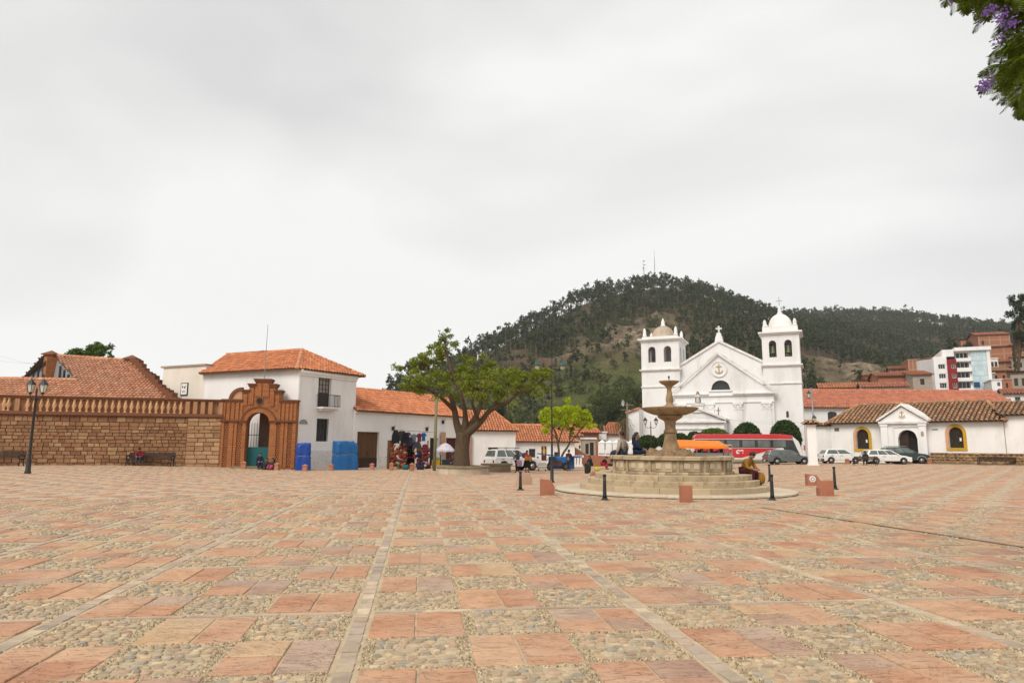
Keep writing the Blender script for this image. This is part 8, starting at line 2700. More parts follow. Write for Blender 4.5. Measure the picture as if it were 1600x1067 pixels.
# ------------------------------------------------------------------ people
def skin_mesh(name, V, E, Rr, mat, parent, sub=1):
 me = bpy.data.meshes.new(name)
 me.from_pydata([tuple(v) for v in V], E, [])
 me.materials.append(mat)
 o = link_mesh(name, me, parent)
 sk = o.modifiers.new('skin', 'SKIN')
 sk.use_smooth_shade = True
 for i, r in enumerate(Rr):
  me.skin_vertices[0].data[i].radius = (r, r) if not hasattr(r, '__len__') else r
 me.skin_vertices[0].data[0].use_root = True
 ss = o.modifiers.new('sub', 'SUBSURF')
 ss.levels = sub
 ss.render_levels = sub
 return o
SKIN = PM('brown_skin', (0.30, 0.155, 0.095), (0.26, 0.13, 0.08), sc=8, rough=0.6)
HAIR = PM('black_hair', (0.008, 0.007, 0.006), (0.015, 0.012, 0.010), sc=12, rough=0.5)
def person(label, loc, rz, h=1.6, pose='stand', sh=0.45, lean=0.0, arms='down', top=('navy', (0.015, 0.02, 0.05)), low=('jeans', (0.03, 0.045, 0.08)), skirt=False, hair='short', hat=None, head=0.0, shoe=True):
 t = thing('person', label, 'person', loc, rz)
 V3 = Vector
 if pose == 'stand':
  P = V3((0, 0, .53 * h))
  leg = lambda s: [V3((s * .055 * h, 0, .50 * h)), V3((s * .062 * h, -.015 * h, .28 * h)), V3((s * .064 * h, .012 * h, .045 * h)), V3((s * .075 * h, -.085 * h, .02 * h))]
 elif pose == 'sit':
  P = V3((0, 0, sh + .065 * h))
  leg = lambda s: [V3((s * .06 * h, -.02 * h, sh + .06 * h)), V3((s * .075 * h, -.26 * h, sh + .065 * h)), V3((s * .07 * h, -.25 * h, max(.045 * h, sh - .215 * h))), V3((s * .08 * h, -.34 * h, max(.02 * h, sh - .24 * h)))]
 elif pose == 'ground':
  P = V3((0, 0, .07 * h))
  leg = lambda s: [V3((s * .06 * h, -.02 * h, .075 * h)), V3((s * .09 * h, -.17 * h, .22 * h)), V3((s * .08 * h, -.29 * h, .045 * h)), V3((s * .09 * h, -.37 * h, .02 * h))]
 else:  # bend
  P = V3((0, .05 * h, .50 * h))
  leg = lambda s: [V3((s * .055 * h, .04 * h, .48 * h)), V3((s * .065 * h, -.04 * h, .27 * h)), V3((s * .065 * h, .03 * h, .045 * h)), V3((s * .075 * h, -.06 * h, .02 * h))]
 T = V3((0, -math.sin(lean), math.cos(lean)))
 hd = V3((0, -math.sin(lean * .7 + head), math.cos(lean * .7 + head)))
 C, Nk = P + T * (.17 * h), P + T * (.30 * h)
 H0 = Nk + hd * (.045 * h)
 H1, H2 = H0 + hd * (.05 * h), H0 + hd * (.10 * h)
 V = [P, C, Nk, H0, H1, H2]
 E = [(0, 1), (1, 2), (2, 3), (3, 4), (4, 5)]
 Rr = [.082 * h, .088 * h, .034 * h, .043 * h, .056 * h, .044 * h]
 fwd = hd.cross(V3((1, 0, 0))).normalized()
 if fwd.y > 0:
  fwd = -fwd
 def add(p, par, r):
  V.append(p)
  E.append((par, len(V) - 1))
  Rr.append(r)
  return len(V) - 1
 add(H1 + fwd * .064 * h, 4, .010 * h)                # nose
 for s in (-1, 1):
  add(H1 + V3((s * .062 * h, 0, 0)), 4, .011 * h)  # ears
 arm_pts, leg_pts = {}, {}
 for s in (-1, 1):
  S = P + T * (.265 * h) + V3((s * .105 * h, 0, 0))
  if arms == 'down':
   El, Wr = S + V3((s * .035 * h, .01 * h, -.165 * h)), S + V3((s * .04 * h, -.04 * h, -.31 * h))
  elif arms == 'lap':
   El, Wr = S + V3((s * .045 * h, -.04 * h, -.155 * h)), S + V3((-s * .03 * h, -.17 * h, -.19 * h))
  elif arms == 'front':
   El, Wr = S + V3((s * .035 * h, -.06 * h, -.145 * h)), S + V3((-s * .04 * h, -.17 * h, -.10 * h))
  elif arms == 'rim':
   El, Wr = S + V3((s * .07 * h, .03 * h, -.15 * h)), S + V3((s * .09 * h, -.02 * h, -.29 * h))
  else:  # reach down
   El, Wr = S + V3((s * .02 * h, -.06 * h, -.15 * h)), S + V3((-s * .01 * h, -.13 * h, -.28 * h))
  arm_pts[s] = (S, El, Wr)
  i = add(S, 1, .042 * h)
  i = add(El, i, .029 * h)
  i = add(Wr, i, .020 * h)
  d = (Wr - El).normalized()
  sd = d.orthogonal().normalized()
  k = add(Wr + d * .04 * h, i, .021 * h)
  for q in range(4):
   o = sd * ((q - 1.5) * .012 * h)
   j = add(Wr + d * .062 * h + o, k, .0068 * h)
   add(Wr + d * (.078 + .006 * (q in (1, 2))) * h + o + d.cross(sd) * .008 * h, j, .0058 * h)
  j = add(Wr + d * .03 * h + sd * .028 * h, i, .0075 * h)
  add(Wr + d * .05 * h + sd * .034 * h, j, .0065 * h)
  Lg = leg(s)
  leg_pts[s] = Lg
  i = 0
  for p_, r in zip(Lg, (.062, .043, .028, .022)):
   i = add(p_, i, r * h)
 skin_mesh('body', V, E, Rr, SKIN, t)
 # jacket
 V2, E2, R2 = [P - T * .02 * h, C, P + T * .285 * h], [(0, 1), (1, 2)], [.098 * h, .104 * h, .062 * h]
 for s in (-1, 1):
  S, El, Wr = arm_pts[s]
  n = len(V2)
  V2 += [S, El, El.lerp(Wr, .9)]
  E2 += [(1, n), (n, n + 1), (n + 1, n + 2)]
  R2 += [.055 * h, .043 * h, .034 * h]
 skin_mesh('jacket', V2, E2, R2, cloth(*top), t)
 if skirt and pose in ('stand', 'bend'):
  MB().lathe([(.105 * h, .60 * h), (.14 * h, .50 * h), (.165 * h, .36 * h), (.18 * h, .24 * h), (.172 * h, .235 * h)], 18, (0, P.y * .6, 0), flute=0.06, fl_n=7).build('skirt', cloth(*low), t, True)
 else:
  V4, E4, R4 = [P], [], [.098 * h]
  k = 1.45 if skirt else 1.0
  for s in (-1, 1):
   A, B, C2, D2 = leg_pts[s]
   n = len(V4)
   V4 += [A, B, B.lerp(C2, .93)]
   E4 += [(0, n), (n, n + 1), (n + 1, n + 2)]
   R4 += [.072 * h * k, .054 * h * k, .040 * h * (1.2 if skirt else 1)]
  skin_mesh('skirt' if skirt else 'trousers', V4, E4, R4, cloth(*low), t)
 for s in (-1, 1):
  A, B, C2, D2 = leg_pts[s]
  mid = C2.lerp(D2, 0.55)
  MB().ball((mid.x, mid.y, D2.z + .008 * h), .075 * h, 10, 6, (.48, 1.05, .42)).build('shoe', cloth('shoe', (0.02, 0.016, 0.014)), t, True)
  e = H1 + fwd * .052 * h + V3((s * .02 * h, 0, 0)) + hd * .008 * h
  MB().ball(e, .008 * h, 6, 5).build('eye', HAIR, t, True)
 # hair: cap over the skull, open at the face
 cen = H1 + hd * .022 * h - fwd * .012 * h
 vs, fs = [], []
 rx_ = hd.cross(fwd).normalized()
 nn, mm = 12, 6
 for k in range(mm + 1):
  ph = PI * 0.62 * k / mm
  for i in range(nn):
   a = 2 * PI * i / nn
   drop = 1.0 if math.cos(a) < 0.35 else 0.60
   p_ = ph * drop
   vs.append(cen + (rx_ * math.sin(a) * .066 + fwd * math.cos(a) * .070) * h * math.sin(p_) + hd * (.078 * h * math.cos(p_)))
 for k in range(mm):
  for i in range(nn):
   fs.append((k * nn + i, k * nn + (i + 1) % nn, (k + 1) * nn + (i + 1) % nn, (k + 1) * nn + i))
 MB().add(vs, fs).build('hair', HAIR, t, True)
 if hair == 'long':
  bk = cen - fwd * .05 * h
  MB().tube([bk, bk - T * .09 * h - fwd * .01 * h, bk - T * .20 * h - fwd * .012 * h, bk - T * .27 * h - fwd * .01 * h], [.05 * h, .05 * h, .04 * h, .015 * h], 8).build('braid', HAIR, t, True)
 if hat:
  q = H2 + hd * .012 * h
  R = hd.to_track_quat('Z', 'Y').to_matrix().to_4x4()
  mb = MB()
  mb.M = Matrix.Translation(q) @ R
  mb.lathe([(.115 * h, -.008 * h), (.112 * h, 0), (.062 * h, .004 * h), (.056 * h, .05 * h), (.03 * h, .06 * h)], 16)
  mb.build('hat', cloth(*hat), t, True)
 return t
C_ = dict(black=('p_black', (0.012, 0.012, 0.014)), navy=('p_navy', (0.012, 0.02, 0.06)), jeans=('p_jeans', (0.035, 0.05, 0.085)), red=('p_red', (0.26, 0.015, 0.025)), dark=('p_dark', (0.022, 0.020, 0.026)), brown=('p_brown', (0.06, 0.035, 0.03)), beige=('p_beige', (0.36, 0.31, 0.25)), mustard=('p_mustard', (0.30, 0.14, 0.02)), wine=('p_wine', (0.07, 0.012, 0.02)), pink=('p_pink', (0.42, 0.06, 0.16)), teal=('p_slate', (0.03, 0.06, 0.08)), coral=('p_coral', (0.42, 0.06, 0.05)), white=('p_white', (0.6, 0.58, 0.55)))
pb, m = scale_px(219, 728)
bs = 1.12 * 0.45
person('person in a red jacket and jeans hunched on the bench by the stone wall', Vector((pB.x - 0.75, pB.y - 0.02, pB.z)), 0.25, 1.68, 'sit', bs, 0.45, 'lap', C_['red'], C_['jeans'], head=0.45)
p = gat(407, 51.9)
person('woman in dark navy clothes seated on the gateway step', p + Vector((0, 0, 0.0)), 0.5, 1.62, 'sit', 0.36, 0.25, 'lap', C_['navy'], C_['navy'], True, 'long', head=0.2)
p = gat(419, 51.6)
person('woman in a brown and dark dress sitting on the ground before the gateway', p, 0.2, 1.58, 'ground', 0, 0.2, 'lap', C_['brown'], C_['dark'], True, 'long', head=0.2)
p = gat(429, 51.4)
person('woman in a pink skirt sitting on the ground beside the terracotta post', p, -0.5, 1.58, 'ground', 0, 0.15, 'front', C_['dark'], C_['pink'], True, 'long', head=0.1)
p = gat(707.5, 50.5)
person('vendor in dark patterned clothes seated under the lilac umbrella', p, 0.1, 1.6, 'sit', 0.5, 0.15, 'lap', C_['brown'], C_['dark'], True, 'long', hat=('p_hat', (0.06, 0.05, 0.06)))
p, m = scale_px(808.5, 738)
person('woman in a slate blue top with dark skirt standing behind the white off-roader', p, -0.8, 1.62, 'stand', 0, 0.08, 'front', C_['teal'], C_['dark'], False, 'long', head=0.2)
bg = link_mesh('carrying_bag', bundle_mesh(('p_lilac', (0.42, 0.24, 0.36)), 3))
bg.location = p + Vector((0.12, -0.26, 0.72))
bg.scale = (0.42, 0.3, 0.5)
tag(bg, 'lilac cloth bag held by the woman in the slate blue top', 'bag')
p, m = scale_px(823.5, 738)
person('woman in a coral top and black skirt standing beside the white off-roader', p, 0.4, 1.62, 'stand', 0, 0.04, 'front', C_['coral'], C_['black'], True, 'long')
bg = link_mesh('carrying_cloth', bundle_mesh(('p_stripe', (0.50, 0.20, 0.03)), 5))
bg.location = p + Vector((0.10, -0.22, 1.02))
bg.scale = (0.55, 0.34, 0.34)
tag(bg, 'orange and yellow carrying cloth held by the woman in the coral top', 'cloth')
bg = link_mesh('carrying_cloth', bundle_mesh(('p_purple', (0.16, 0.05, 0.22)), 6))
bg.location = p + Vector((-0.22, 0.05, 1.28))
bg.scale = (0.3, 0.3, 0.42)
tag(bg, 'purple bundle on the shoulder of the woman in the coral top', 'cloth')
p, m = scale_px(838.5, 733)
person('small person in a dark and white jacket crouching by the off-roader front wheel', p, 0.9, 1.45, 'sit', 0.3, 0.25, 'lap', C_['dark'], C_['dark'])
p, m = scale_px(888.5, 736)
person('man in a dark maroon jacket and jeans standing at the blue vendor cart', p, PI - 0.5, 1.72, 'stand', 0, 0.05, 'front', ('p_maroon', (0.035, 0.018, 0.03)), C_['jeans'], False, 'short', head=0.25)
p, m = scale_px(923, 733)
person('woman in black with long hair sitting on a low stool beyond the fountain', p, -0.9, 1.6, 'sit', 0.34, 0.25, 'lap', C_['black'], C_['black'], True, 'long', head=0.2)
p, m = scale_px(941, 733)
person('person in a black top and bright red skirt bending beside the seated woman', p, 1.1, 1.6, 'sit', 0.40, 0.65, 'reach', C_['black'], ('p_bright_red', (0.42, 0.01, 0.03)), True, 'short', head=0.3)
o = link_mesh('shopping_bag', bundle_mesh(('p_yellow', (0.55, 0.50, 0.06)), 8))
o.location = gat(933, 50) + Vector((0, 0, 0.35))
o.scale = (0.5, 0.35, 0.3)
tag(o, 'pale yellow bag between the two people beyond the fountain', 'bag')
o = link_mesh('shopping_bag', bundle_mesh(('p_dkgreen', (0.025, 0.03, 0.02)), 9))
o.location = gat(917.5, 50.5) + Vector((0, 0, 0.4))
o.scale = (0.5, 0.4, 0.75)
tag(o, 'dark bulging sack behind the woman in black', 'bag')
# fountain sitters
ang = rad(128)
q = FO + Vector((1.98 * math.cos(ang), 1.98 * math.sin(ang), 0.66))
person('person in a pale beige jacket seen from behind sitting on the fountain rim', Vector((q.x - 0.45, q.y - 0.55, FO.z + 0.69)), rad(128) - PI / 2 + PI + 0.15, 1.68, 'sit', 0.645, 0.05, 'rim', C_['beige'], C_['jeans'], False, 'short')
ang = rad(112)
q = FO + Vector((2.0 * math.cos(ang), 2.0 * math.sin(ang), 0))
person('person in dark blue with long dark hair sitting on the far fountain rim', Vector((q.x - 0.25, q.y, FO.z + 0.69)), rad(75), 1.64, 'sit', 0.645, 0.1, 'lap', C_['navy'], C_['navy'], False, 'long')
ang = rad(-14)
q = FO + Vector((2.62 * math.cos(ang), 2.62 * math.sin(ang), 0.0))
person('person in a mustard jacket and dark red trousers sitting on the right fountain steps', Vector((q.x, q.y, FO.z + 0.31)), rad(38), 1.66, 'sit', 0.385, 0.5, 'lap', C_['mustard'], C_['wine'], False, 'short', head=0.45)
o = link_mesh('shawl', bundle_mesh(('p_mustard', (0.30, 0.14, 0.02)), 4))
o.location = (q.x + 0.50, q.y - 0.30, FO.z + 0.55)
o.scale = (0.22, 0.26, 0.42)
tag(o, 'mustard cloth hanging beside the knees of the person on the right fountain steps', 'cloth')
p, m = scale_px(1354, 727)
person('dark silhouetted person sitting on the bench in front of the white cars', Vector((p.x, p.y + 0.05, p.z)), PI - 0.3, 1.68, 'sit', 0.44, 0.2, 'lap', C_['black'], C_['black'], False, 'long')
# ------------------------------------------------------------------ trees
def grow(parent, limbs, mat, n=9):
 """limbs: lists of (point, radius); one tapered tube each, joined as the trunk part"""
 mb = MB()
 for L in limbs:
  pts = [Vector(p) for p, r in L]
  rs_ = [r for p, r in L]
  P2, R2 = [], []
  for i in range(len(pts) - 1):
   p0, p1, p2, p3 = pts[max(0, i - 1)], pts[i], pts[i + 1], pts[min(len(pts) - 1, i + 2)]
   for k in range(4):
    f = k / 4
    P2.append(0.5 * ((2 * p1) + (p2 - p0) * f + (2 * p0 - 5 * p1 + 4 * p2 - p3) * f * f + (3 * p1 - p0 - 3 * p2 + p3) * f ** 3))
    R2.append(rs_[i] + (rs_[i + 1] - rs_[i]) * f)
  P2.append(pts[-1])
  R2.append(rs_[-1])
  mb.tube(P2, R2, n)
 return mb.build('trunk', mat, parent, True)
def twigs_from(limbs, k, length, spread, r=0.03, seed=1, up=0.4):
 rs_ = random.Random(seed)
 tips, out = [], []
 for L in limbs:
  for i in range(k):
   f = 0.45 + 0.55 * rs_.random()
   j = min(len(L) - 2, int(f * (len(L) - 1)))
   g = f * (len(L) - 1) - j
   p = Vector(L[j][0]).lerp(Vector(L[j + 1][0]), g)
   d = Vector((rs_.gauss(0, 1), rs_.gauss(0, 1), rs_.gauss(0, .6) + up)).normalized() * length * rs_.uniform(0.5, 1.2)
   q = p + d
   mid = p.lerp(q, 0.5) + Vector((rs_.gauss(0, .1), rs_.gauss(0, .1), rs_.gauss(0, .1)))
   out.append([(p, r * 1.4), (mid, r), (q, r * 0.4)])
   tips.append(q)
 return out, tips
# old spreading tree
TP = gat(722, 47.5)
tree = thing('old_tree', 'old spreading tree with forked trunk in a round stone seat', 'tree', TP)
tp = lambda px, py, dy=0.0: at(px, py, TP.y + dy) - TP
limbs = [[(Vector((0, 0, -0.2)), 0.66), (tp(721, 712), 0.54), (tp(722, 695), 0.50), (tp(724, 676), 0.52)],
  [(tp(720, 680), 0.34), (tp(713, 660), 0.24), (tp(710, 640), 0.20), (tp(702, 615), 0.15), (tp(690, 598, .6), 0.11), (tp(676, 580, 1), 0.08), (tp(660, 568, 1), 0.08), (tp(645, 566, .5), 0.06), (tp(626, 577, 0), 0.03)],
  [(tp(724, 680), 0.34), (tp(727, 655), 0.20), (tp(724, 630, -.8), 0.14), (tp(714, 600, -1), 0.13), (tp(704, 575, -1), 0.10), (tp(697, 548, -.6), 0.07), (tp(696, 528, -.6), 0.03)],
  [(tp(728, 678), 0.32), (tp(741, 655, .5), 0.20), (tp(752, 630, 1), 0.14), (tp(756, 605, 1.4), 0.12), (tp(760, 580, 1.6), 0.06)],
  [(tp(727, 680), 0.32), (tp(750, 660, -.6), 0.20), (tp(765, 642, -1), 0.16), (tp(790, 630, -1.4), 0.12), (tp(812, 613, -1.6), 0.11), (tp(832, 608, -1.5), 0.07), (tp(852, 590, -1.2), 0.03)],
  [(tp(765, 642, -1), 0.16), (tp(785, 618, -.6), 0.12), (tp(806, 604, 0), 0.09), (tp(822, 590, 0), 0.05)],
  [(tp(709, 640), 0.17), (tp(690, 622, -1.2), 0.12), (tp(668, 608, -2), 0.08), (tp(648, 603, -2.2), 0.04)],
  [(tp(752, 630, 1), 0.12), (tp(735, 605, 2), 0.09), (tp(728, 588, 2.4), 0.05)],
  [(tp(750, 660, -.6), 0.14), (tp(738, 630, -2), 0.10), (tp(745, 605, -2.6), 0.07), (tp(775, 590, -2.6), 0.04)]]
tw, tips = twigs_from(limbs[1:], 15, 0.95, 1.0, 0.028, 3, 0.35)
grow(tree, limbs + tw, MT['bark'], 9)
rsn = np.random.default_rng(77)
cl = []
clumps = [(tp(x, y, dy), r, n) for x, y, dy, r, n in (
 (696, 530, -.6, .55, 260), (700, 547, -.6, .75, 420), (668, 556, 1, .8, 380), (650, 560, .5, .8, 320), (632, 573, 0, .6, 200), (660, 575, 1, .7, 260), (680, 568, 1, .7, 240), (640, 605, -2, .7, 260), (655, 598, -2.2, .7, 260), (670, 605, -2, .6, 160),
 (682, 590, 0, .8, 260), (700, 590, -1, .9, 300), (715, 580, -1, .8, 300), (735, 590, 2, 1.1, 520), (750, 578, 1.6, .95, 480), (765, 570, 1.6, .8, 380), (745, 600, -2.4, 1.0, 480), (770, 592, -2.4, 1.0, 520), (790, 592, 0, 1.0, 520), (760, 612, .5, .9, 360),
 (805, 588, 0, .9, 480), (822, 590, 0, .8, 420), (838, 582, -1.2, .8, 420), (853, 580, -1.2, .65, 320), (850, 597, -1.2, .6, 240), (845, 612, -1.5, .5, 150), (815, 605, -1.5, .7, 280), (720, 608, 2, .9, 300), (700, 610, -2, .7, 200), (780, 610, -1, .8, 280), (730, 560, 1, .6, 200), (690, 556, .4, .6, 200), (645, 590, -1.5, .6, 200))]
for c, r, n in clumps:
 for k in range(5):
  cc = Vector(c) + Vector((rsn.normal(0, 1, 3) * r * np.array([.62, .62, .40])).tolist())
  cl.append(leaf_tris(int(n * 0.34), cc, (r * .46, r * .46, r * .30), 0.16, 0.6, -0.2, rsn))
for q in tips:
 cl.append(leaf_tris(22, q, (0.32, 0.32, 0.24), 0.16, 0.6, -0.2, rsn))
link_mesh('crown', tris_mesh('crown', np.concatenate(cl), MT['leaf_big']), tree)
# round stone seat round it and the block seat beside it
sp_, m = scale_px(725, 740)
seat = thing('tree_seat', 'round pale stone seat ringing the old tree', 'seat', TP + Vector((0.1, -0.1, 0)))
Rs = 1.75
n = 12
for i in range(n):
 a0, a1 = 2 * PI * i / n, 2 * PI * (i + 1) / n
 mb = MB()
 arc_block(mb, Rs - 0.35, Rs, -0.1, 0.44, a0, a1, 4, 0.005)
 mb.build('seat_block', MT['fountain_floor'], seat)
 mb = MB()
 arc_block(mb, Rs - 0.5, Rs + 0.08, 0.445, 0.56, a0, a1, 4, 0.005, 0.02)
 mb.build('seat_slab', MT['bench_stone'], seat)
MB().lathe([(0.001, 0.40), (Rs - 0.36, 0.36)], 24).build('soil', MT['ground'], seat)
q, m = scale_px(778, 738)
st_ = thing('stone_bench', 'long grey stone block bench right of the tree seat', 'bench', gat(778, q.y + 0.6), 0.18)
for i in range(3):
 MB().box(-0.95 + i * 0.64, -0.95 + (i + 1) * 0.64 - 0.012, -0.25, 0.3, -0.1, 0.52).build('block', MT['bench_stone'], st_)
MB().box(-1.25, 1.1, -0.33, 0.38, 0.521, 0.66).build('top_slab', MT['bench_stone'], st_, bevel=0.02)
# small yellow-green tree
YP = gat(874, 62)
yt_ = thing('yellow_green_tree', 'small bright yellow-green tree with forked stems behind the blue cart', 'tree', YP)
yp = lambda px, py, dy=0.0: at(px, py, YP.y + dy) - YP
limbs = [[(Vector((-0.3, 0, -0.1)), 0.13), (yp(873, 712), 0.11), (yp(872, 695), 0.10), (yp(868, 676), 0.07), (yp(860, 662), 0.04)], [(yp(872, 694), 0.07), (yp(877, 676), 0.05), (yp(884, 660), 0.03)],
  [(Vector((0.1, 0.1, -0.1)), 0.13), (yp(878, 712), 0.11), (yp(889, 694), 0.09), (yp(891, 676), 0.07), (yp(898, 662), 0.03)], [(yp(889, 694), 0.07), (yp(905, 674), 0.05), (yp(915, 664), 0.03)], [(yp(872, 690), .05), (yp(862, 676, 1), .04), (yp(852, 666, 1), .02)]]
tw, tips = twigs_from(limbs, 5, 0.9, 1, 0.018, 5, 0.6)
grow(yt_, limbs + tw, MT['bark'], 7)
cl = []
for x, y, dy, r, n in ((852, 660, 0, .75, 330), (862, 652, .5, .8, 380), (858, 668, -.6, .6, 240), (874, 646, 0, .9, 460), (885, 641, .5, .8, 400), (890, 652, -.8, .9, 460), (902, 646, 0, .8, 380), (912, 652, 0, .8, 380), (921, 660, 0, .55, 240), (905, 662, .6, .7, 300), (878, 662, -.8, .8, 340), (890, 665, .8, .6, 220), (845, 656, .2, .4, 140), (918, 648, .4, .4, 120), (868, 640, 0, .5, 180)):
 for k in range(6):
  cc = yp(x, y, dy) + Vector(rsn.normal(0, r * 0.45, 3).tolist())
  cl.append(leaf_tris(int(n * 0.3), cc, (r * .42, r * .42, r * .36), 0.17, 0.7, 0.2, rsn))
link_mesh('crown', tris_mesh('crown', np.concatenate(cl), MT['leaf_yellow']), yt_)
# clipped shrubs before the church
def topiary(label, px, yt, yb, w, Y, mat, shape='dome', seed=1, stem=0.0):
 p = gat(px, Y)
 p.z = -0.3
 m = Y / FPX
 zt, zb = at(px, yt, Y).z - p.z, max(0.0, at(px, yb, Y).z - p.z)
 t = thing('clipped_shrub', label, 'shrub', p, 0, 'clipped shrubs before the church')
 R, H = w * m / 2, zt - zb
 rs_ = np.random.default_rng(seed)
 n = int(2600 + R * R * 900)
 th, u = rs_.uniform(0, 2 * PI, n), rs_.uniform(0, 1, n)
 if shape == 'dome':
  rad_ = R * np.sqrt(np.clip(1 - np.maximum(0, (u - 0.25) / 0.75) ** 2.2, 0, 1)) * (0.86 + 0.14 * np.minimum(1, u / 0.25))
 else:
  ph = np.arccos(1 - 2 * u)
  rad_ = R * np.sin(ph)
  u = (1 - np.cos(ph)) / 2
 j = rs_.uniform(0.86, 1.05, n)
 c = np.stack([rad_ * np.cos(th) * j, rad_ * np.sin(th) * j, zb + H * u + rs_.normal(0, 0.03, n)], 1)
 a = rs_.normal(size=(n, 3))
 a /= np.linalg.norm(a, axis=1, keepdims=True)
 b_ = rs_.normal(size=(n, 3))
 b_ /= np.linalg.norm(b_, axis=1, keepdims=True)
 s = rs_.uniform(0.08, 0.17, (n, 1))
 T_ = np.stack([c - a * s, c + a * s, c + b_ * s * 1.6], 1)
 cr = link_mesh('foliage', tris_mesh('foliage', T_, mat), t)
 if shape == 'dome':
  prof = [(R * 0.84 * (0.86 + 0.14 * min(1, q / .25)) * math.sqrt(max(0.0001, 1 - max(0, (q - .25) / .75) ** 2.2)), zb + H * 0.95 * q) for q in np.linspace(0, 1, 9)]
 else:
  prof = [(max(0.001, R * 0.84 * math.sin(PI * q)), zb + H * (0.05 + 0.9 * (1 - math.cos(PI * q)) / 2)) for q in np.linspace(0, 1, 9)]
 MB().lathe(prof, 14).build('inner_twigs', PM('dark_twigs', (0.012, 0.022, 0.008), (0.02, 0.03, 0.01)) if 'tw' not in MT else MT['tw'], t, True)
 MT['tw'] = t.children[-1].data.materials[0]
 MB().tube([(0, 0, -0.1), (0, 0, zb + 0.2)], 0.09, 7).build('trunk', MT['bark'], t)
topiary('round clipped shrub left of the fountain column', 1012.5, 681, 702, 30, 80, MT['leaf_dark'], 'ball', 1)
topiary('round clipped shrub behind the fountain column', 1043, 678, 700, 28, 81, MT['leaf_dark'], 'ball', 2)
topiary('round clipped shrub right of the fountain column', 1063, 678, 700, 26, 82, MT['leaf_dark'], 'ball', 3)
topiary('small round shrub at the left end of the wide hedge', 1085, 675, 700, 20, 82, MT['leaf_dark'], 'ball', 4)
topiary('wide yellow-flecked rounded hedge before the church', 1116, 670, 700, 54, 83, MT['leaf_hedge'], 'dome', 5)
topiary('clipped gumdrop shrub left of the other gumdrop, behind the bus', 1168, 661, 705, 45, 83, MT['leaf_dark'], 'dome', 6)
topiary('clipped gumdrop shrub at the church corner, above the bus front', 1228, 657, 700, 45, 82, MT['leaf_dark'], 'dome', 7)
# other trees
def plain_tree(name, label, px, ytop, Y, zb, clist, mat, leaf, trunk_r, dens=1.0):
 p = at(px, 690, Y)
 p.z = zb
 t = thing(name, label, 'tree', p)
 cl, limbs = [], [[(Vector((0, 0, -0.5)), trunk_r), (at(px, ytop, Y) - p, trunk_r * 0.2)]]
 for x, y, dy, r, n in clist:
  c = at(x, y, Y + dy) - p
  limbs.append([(Vector((0, 0, max(0.5, c.z * 0.45))), trunk_r * 0.5), (c, trunk_r * 0.12)])
  for k in range(5):
   cc = c + Vector(rsn.normal(0, r * 0.45, 3).tolist())
   cl.append(leaf_tris(int(n * dens * 0.3), cc, (r * .45, r * .45, r * .4), leaf, 0.6, -0.2, rsn))
 grow(t, limbs, MT['bark'], 6)
 link_mesh('crown', tris_mesh('crown', np.concatenate(cl), mat), t)
 return t
plain_tree('leafy_tree', 'round green treetop rising behind the hall roof', 148, 545, 85, 0, [(108, 555, 0, .9, 260), (120, 554, 0, 1.0, 320), (138, 549, 0, 1.2, 460), (150, 544, 0, 1.3, 520), (162, 550, 0, 1.1, 400), (172, 558, 0, .7, 200), (130, 558, 0, 1.0, 300), (150, 558, 0, 1.3, 400)], MT['leaf_green'], 0.30, 0.35)
plain_tree('eucalyptus_tree', 'tall dark eucalyptus at the right edge above the hillside houses', 1597, 458, 175, float(hill_z(130, 175)), [(1597, 468, 0, 2.4, 420), (1607, 458, 0, 2.4, 420), (1591, 485, 0, 2.4, 420), (1605, 480, 0, 3, 560), (1589, 500, 0, 2.3, 360), (1599, 505, 0, 3, 560), (1611, 500, 0, 3, 500), (1593, 520, 0, 2.4, 360), (1607, 525, 0, 3, 500), (1599, 538, 0, 2.6, 300)], MT['leaf_euc'], 0.55, 0.5)
for k, (px, y, Y, r) in enumerate(((770, 648, 150, 2.2), (790, 655, 140, 1.8), (935, 640, 160, 2.6), (955, 650, 150, 2.4), (965, 632, 165, 3.0), (985, 622, 170, 3.2), (1000, 618, 175, 3.0), (915, 648, 150, 2.2), (948, 628, 175, 2.6), (1556, 575, 190, 2.0), (1570, 560, 205, 2.0), (1585, 568, 195, 1.8), (1515, 540, 240, 2.6), (1420, 575, 210, 2.4), (1400, 580, 205, 2.2))):
 labs = ['round bush above the small white house roof', 'dark bush beside the corner house ridge', 'leafy tree on the slope left of the utility pole, upper middle', 'leafy tree directly above the white chapel-like house', 'leafy tree touching the left of the utility pole lantern', 'broad tree just left of the church tower, lower', 'broad tree hugging the left church tower wall', 'green tree above the yellow-green tree', 'tree higher up between the yellow-green tree and church', 'bush between the hillside brick houses', 'bush below the highest brick house', 'bush at the right among the hillside houses', 'tree behind the apartment block roof', 'dark tree left of the tall narrow brick house', 'dark tree behind the broad brick house']
 p = at(px, y, Y)
 zb = float(hill_z(p.x, Y))
 zb = min(zb, p.z - r)
 plain_tree('slope_tree', labs[k], px, y, Y, zb, [(px + RND.uniform(-6, 6), y + RND.uniform(-6, 8), RND.uniform(-2, 2), r, 380) for _ in range(5)], MT['leaf_hill'] if k % 3 else MT['leaf_euc'], 0.42, 0.25)
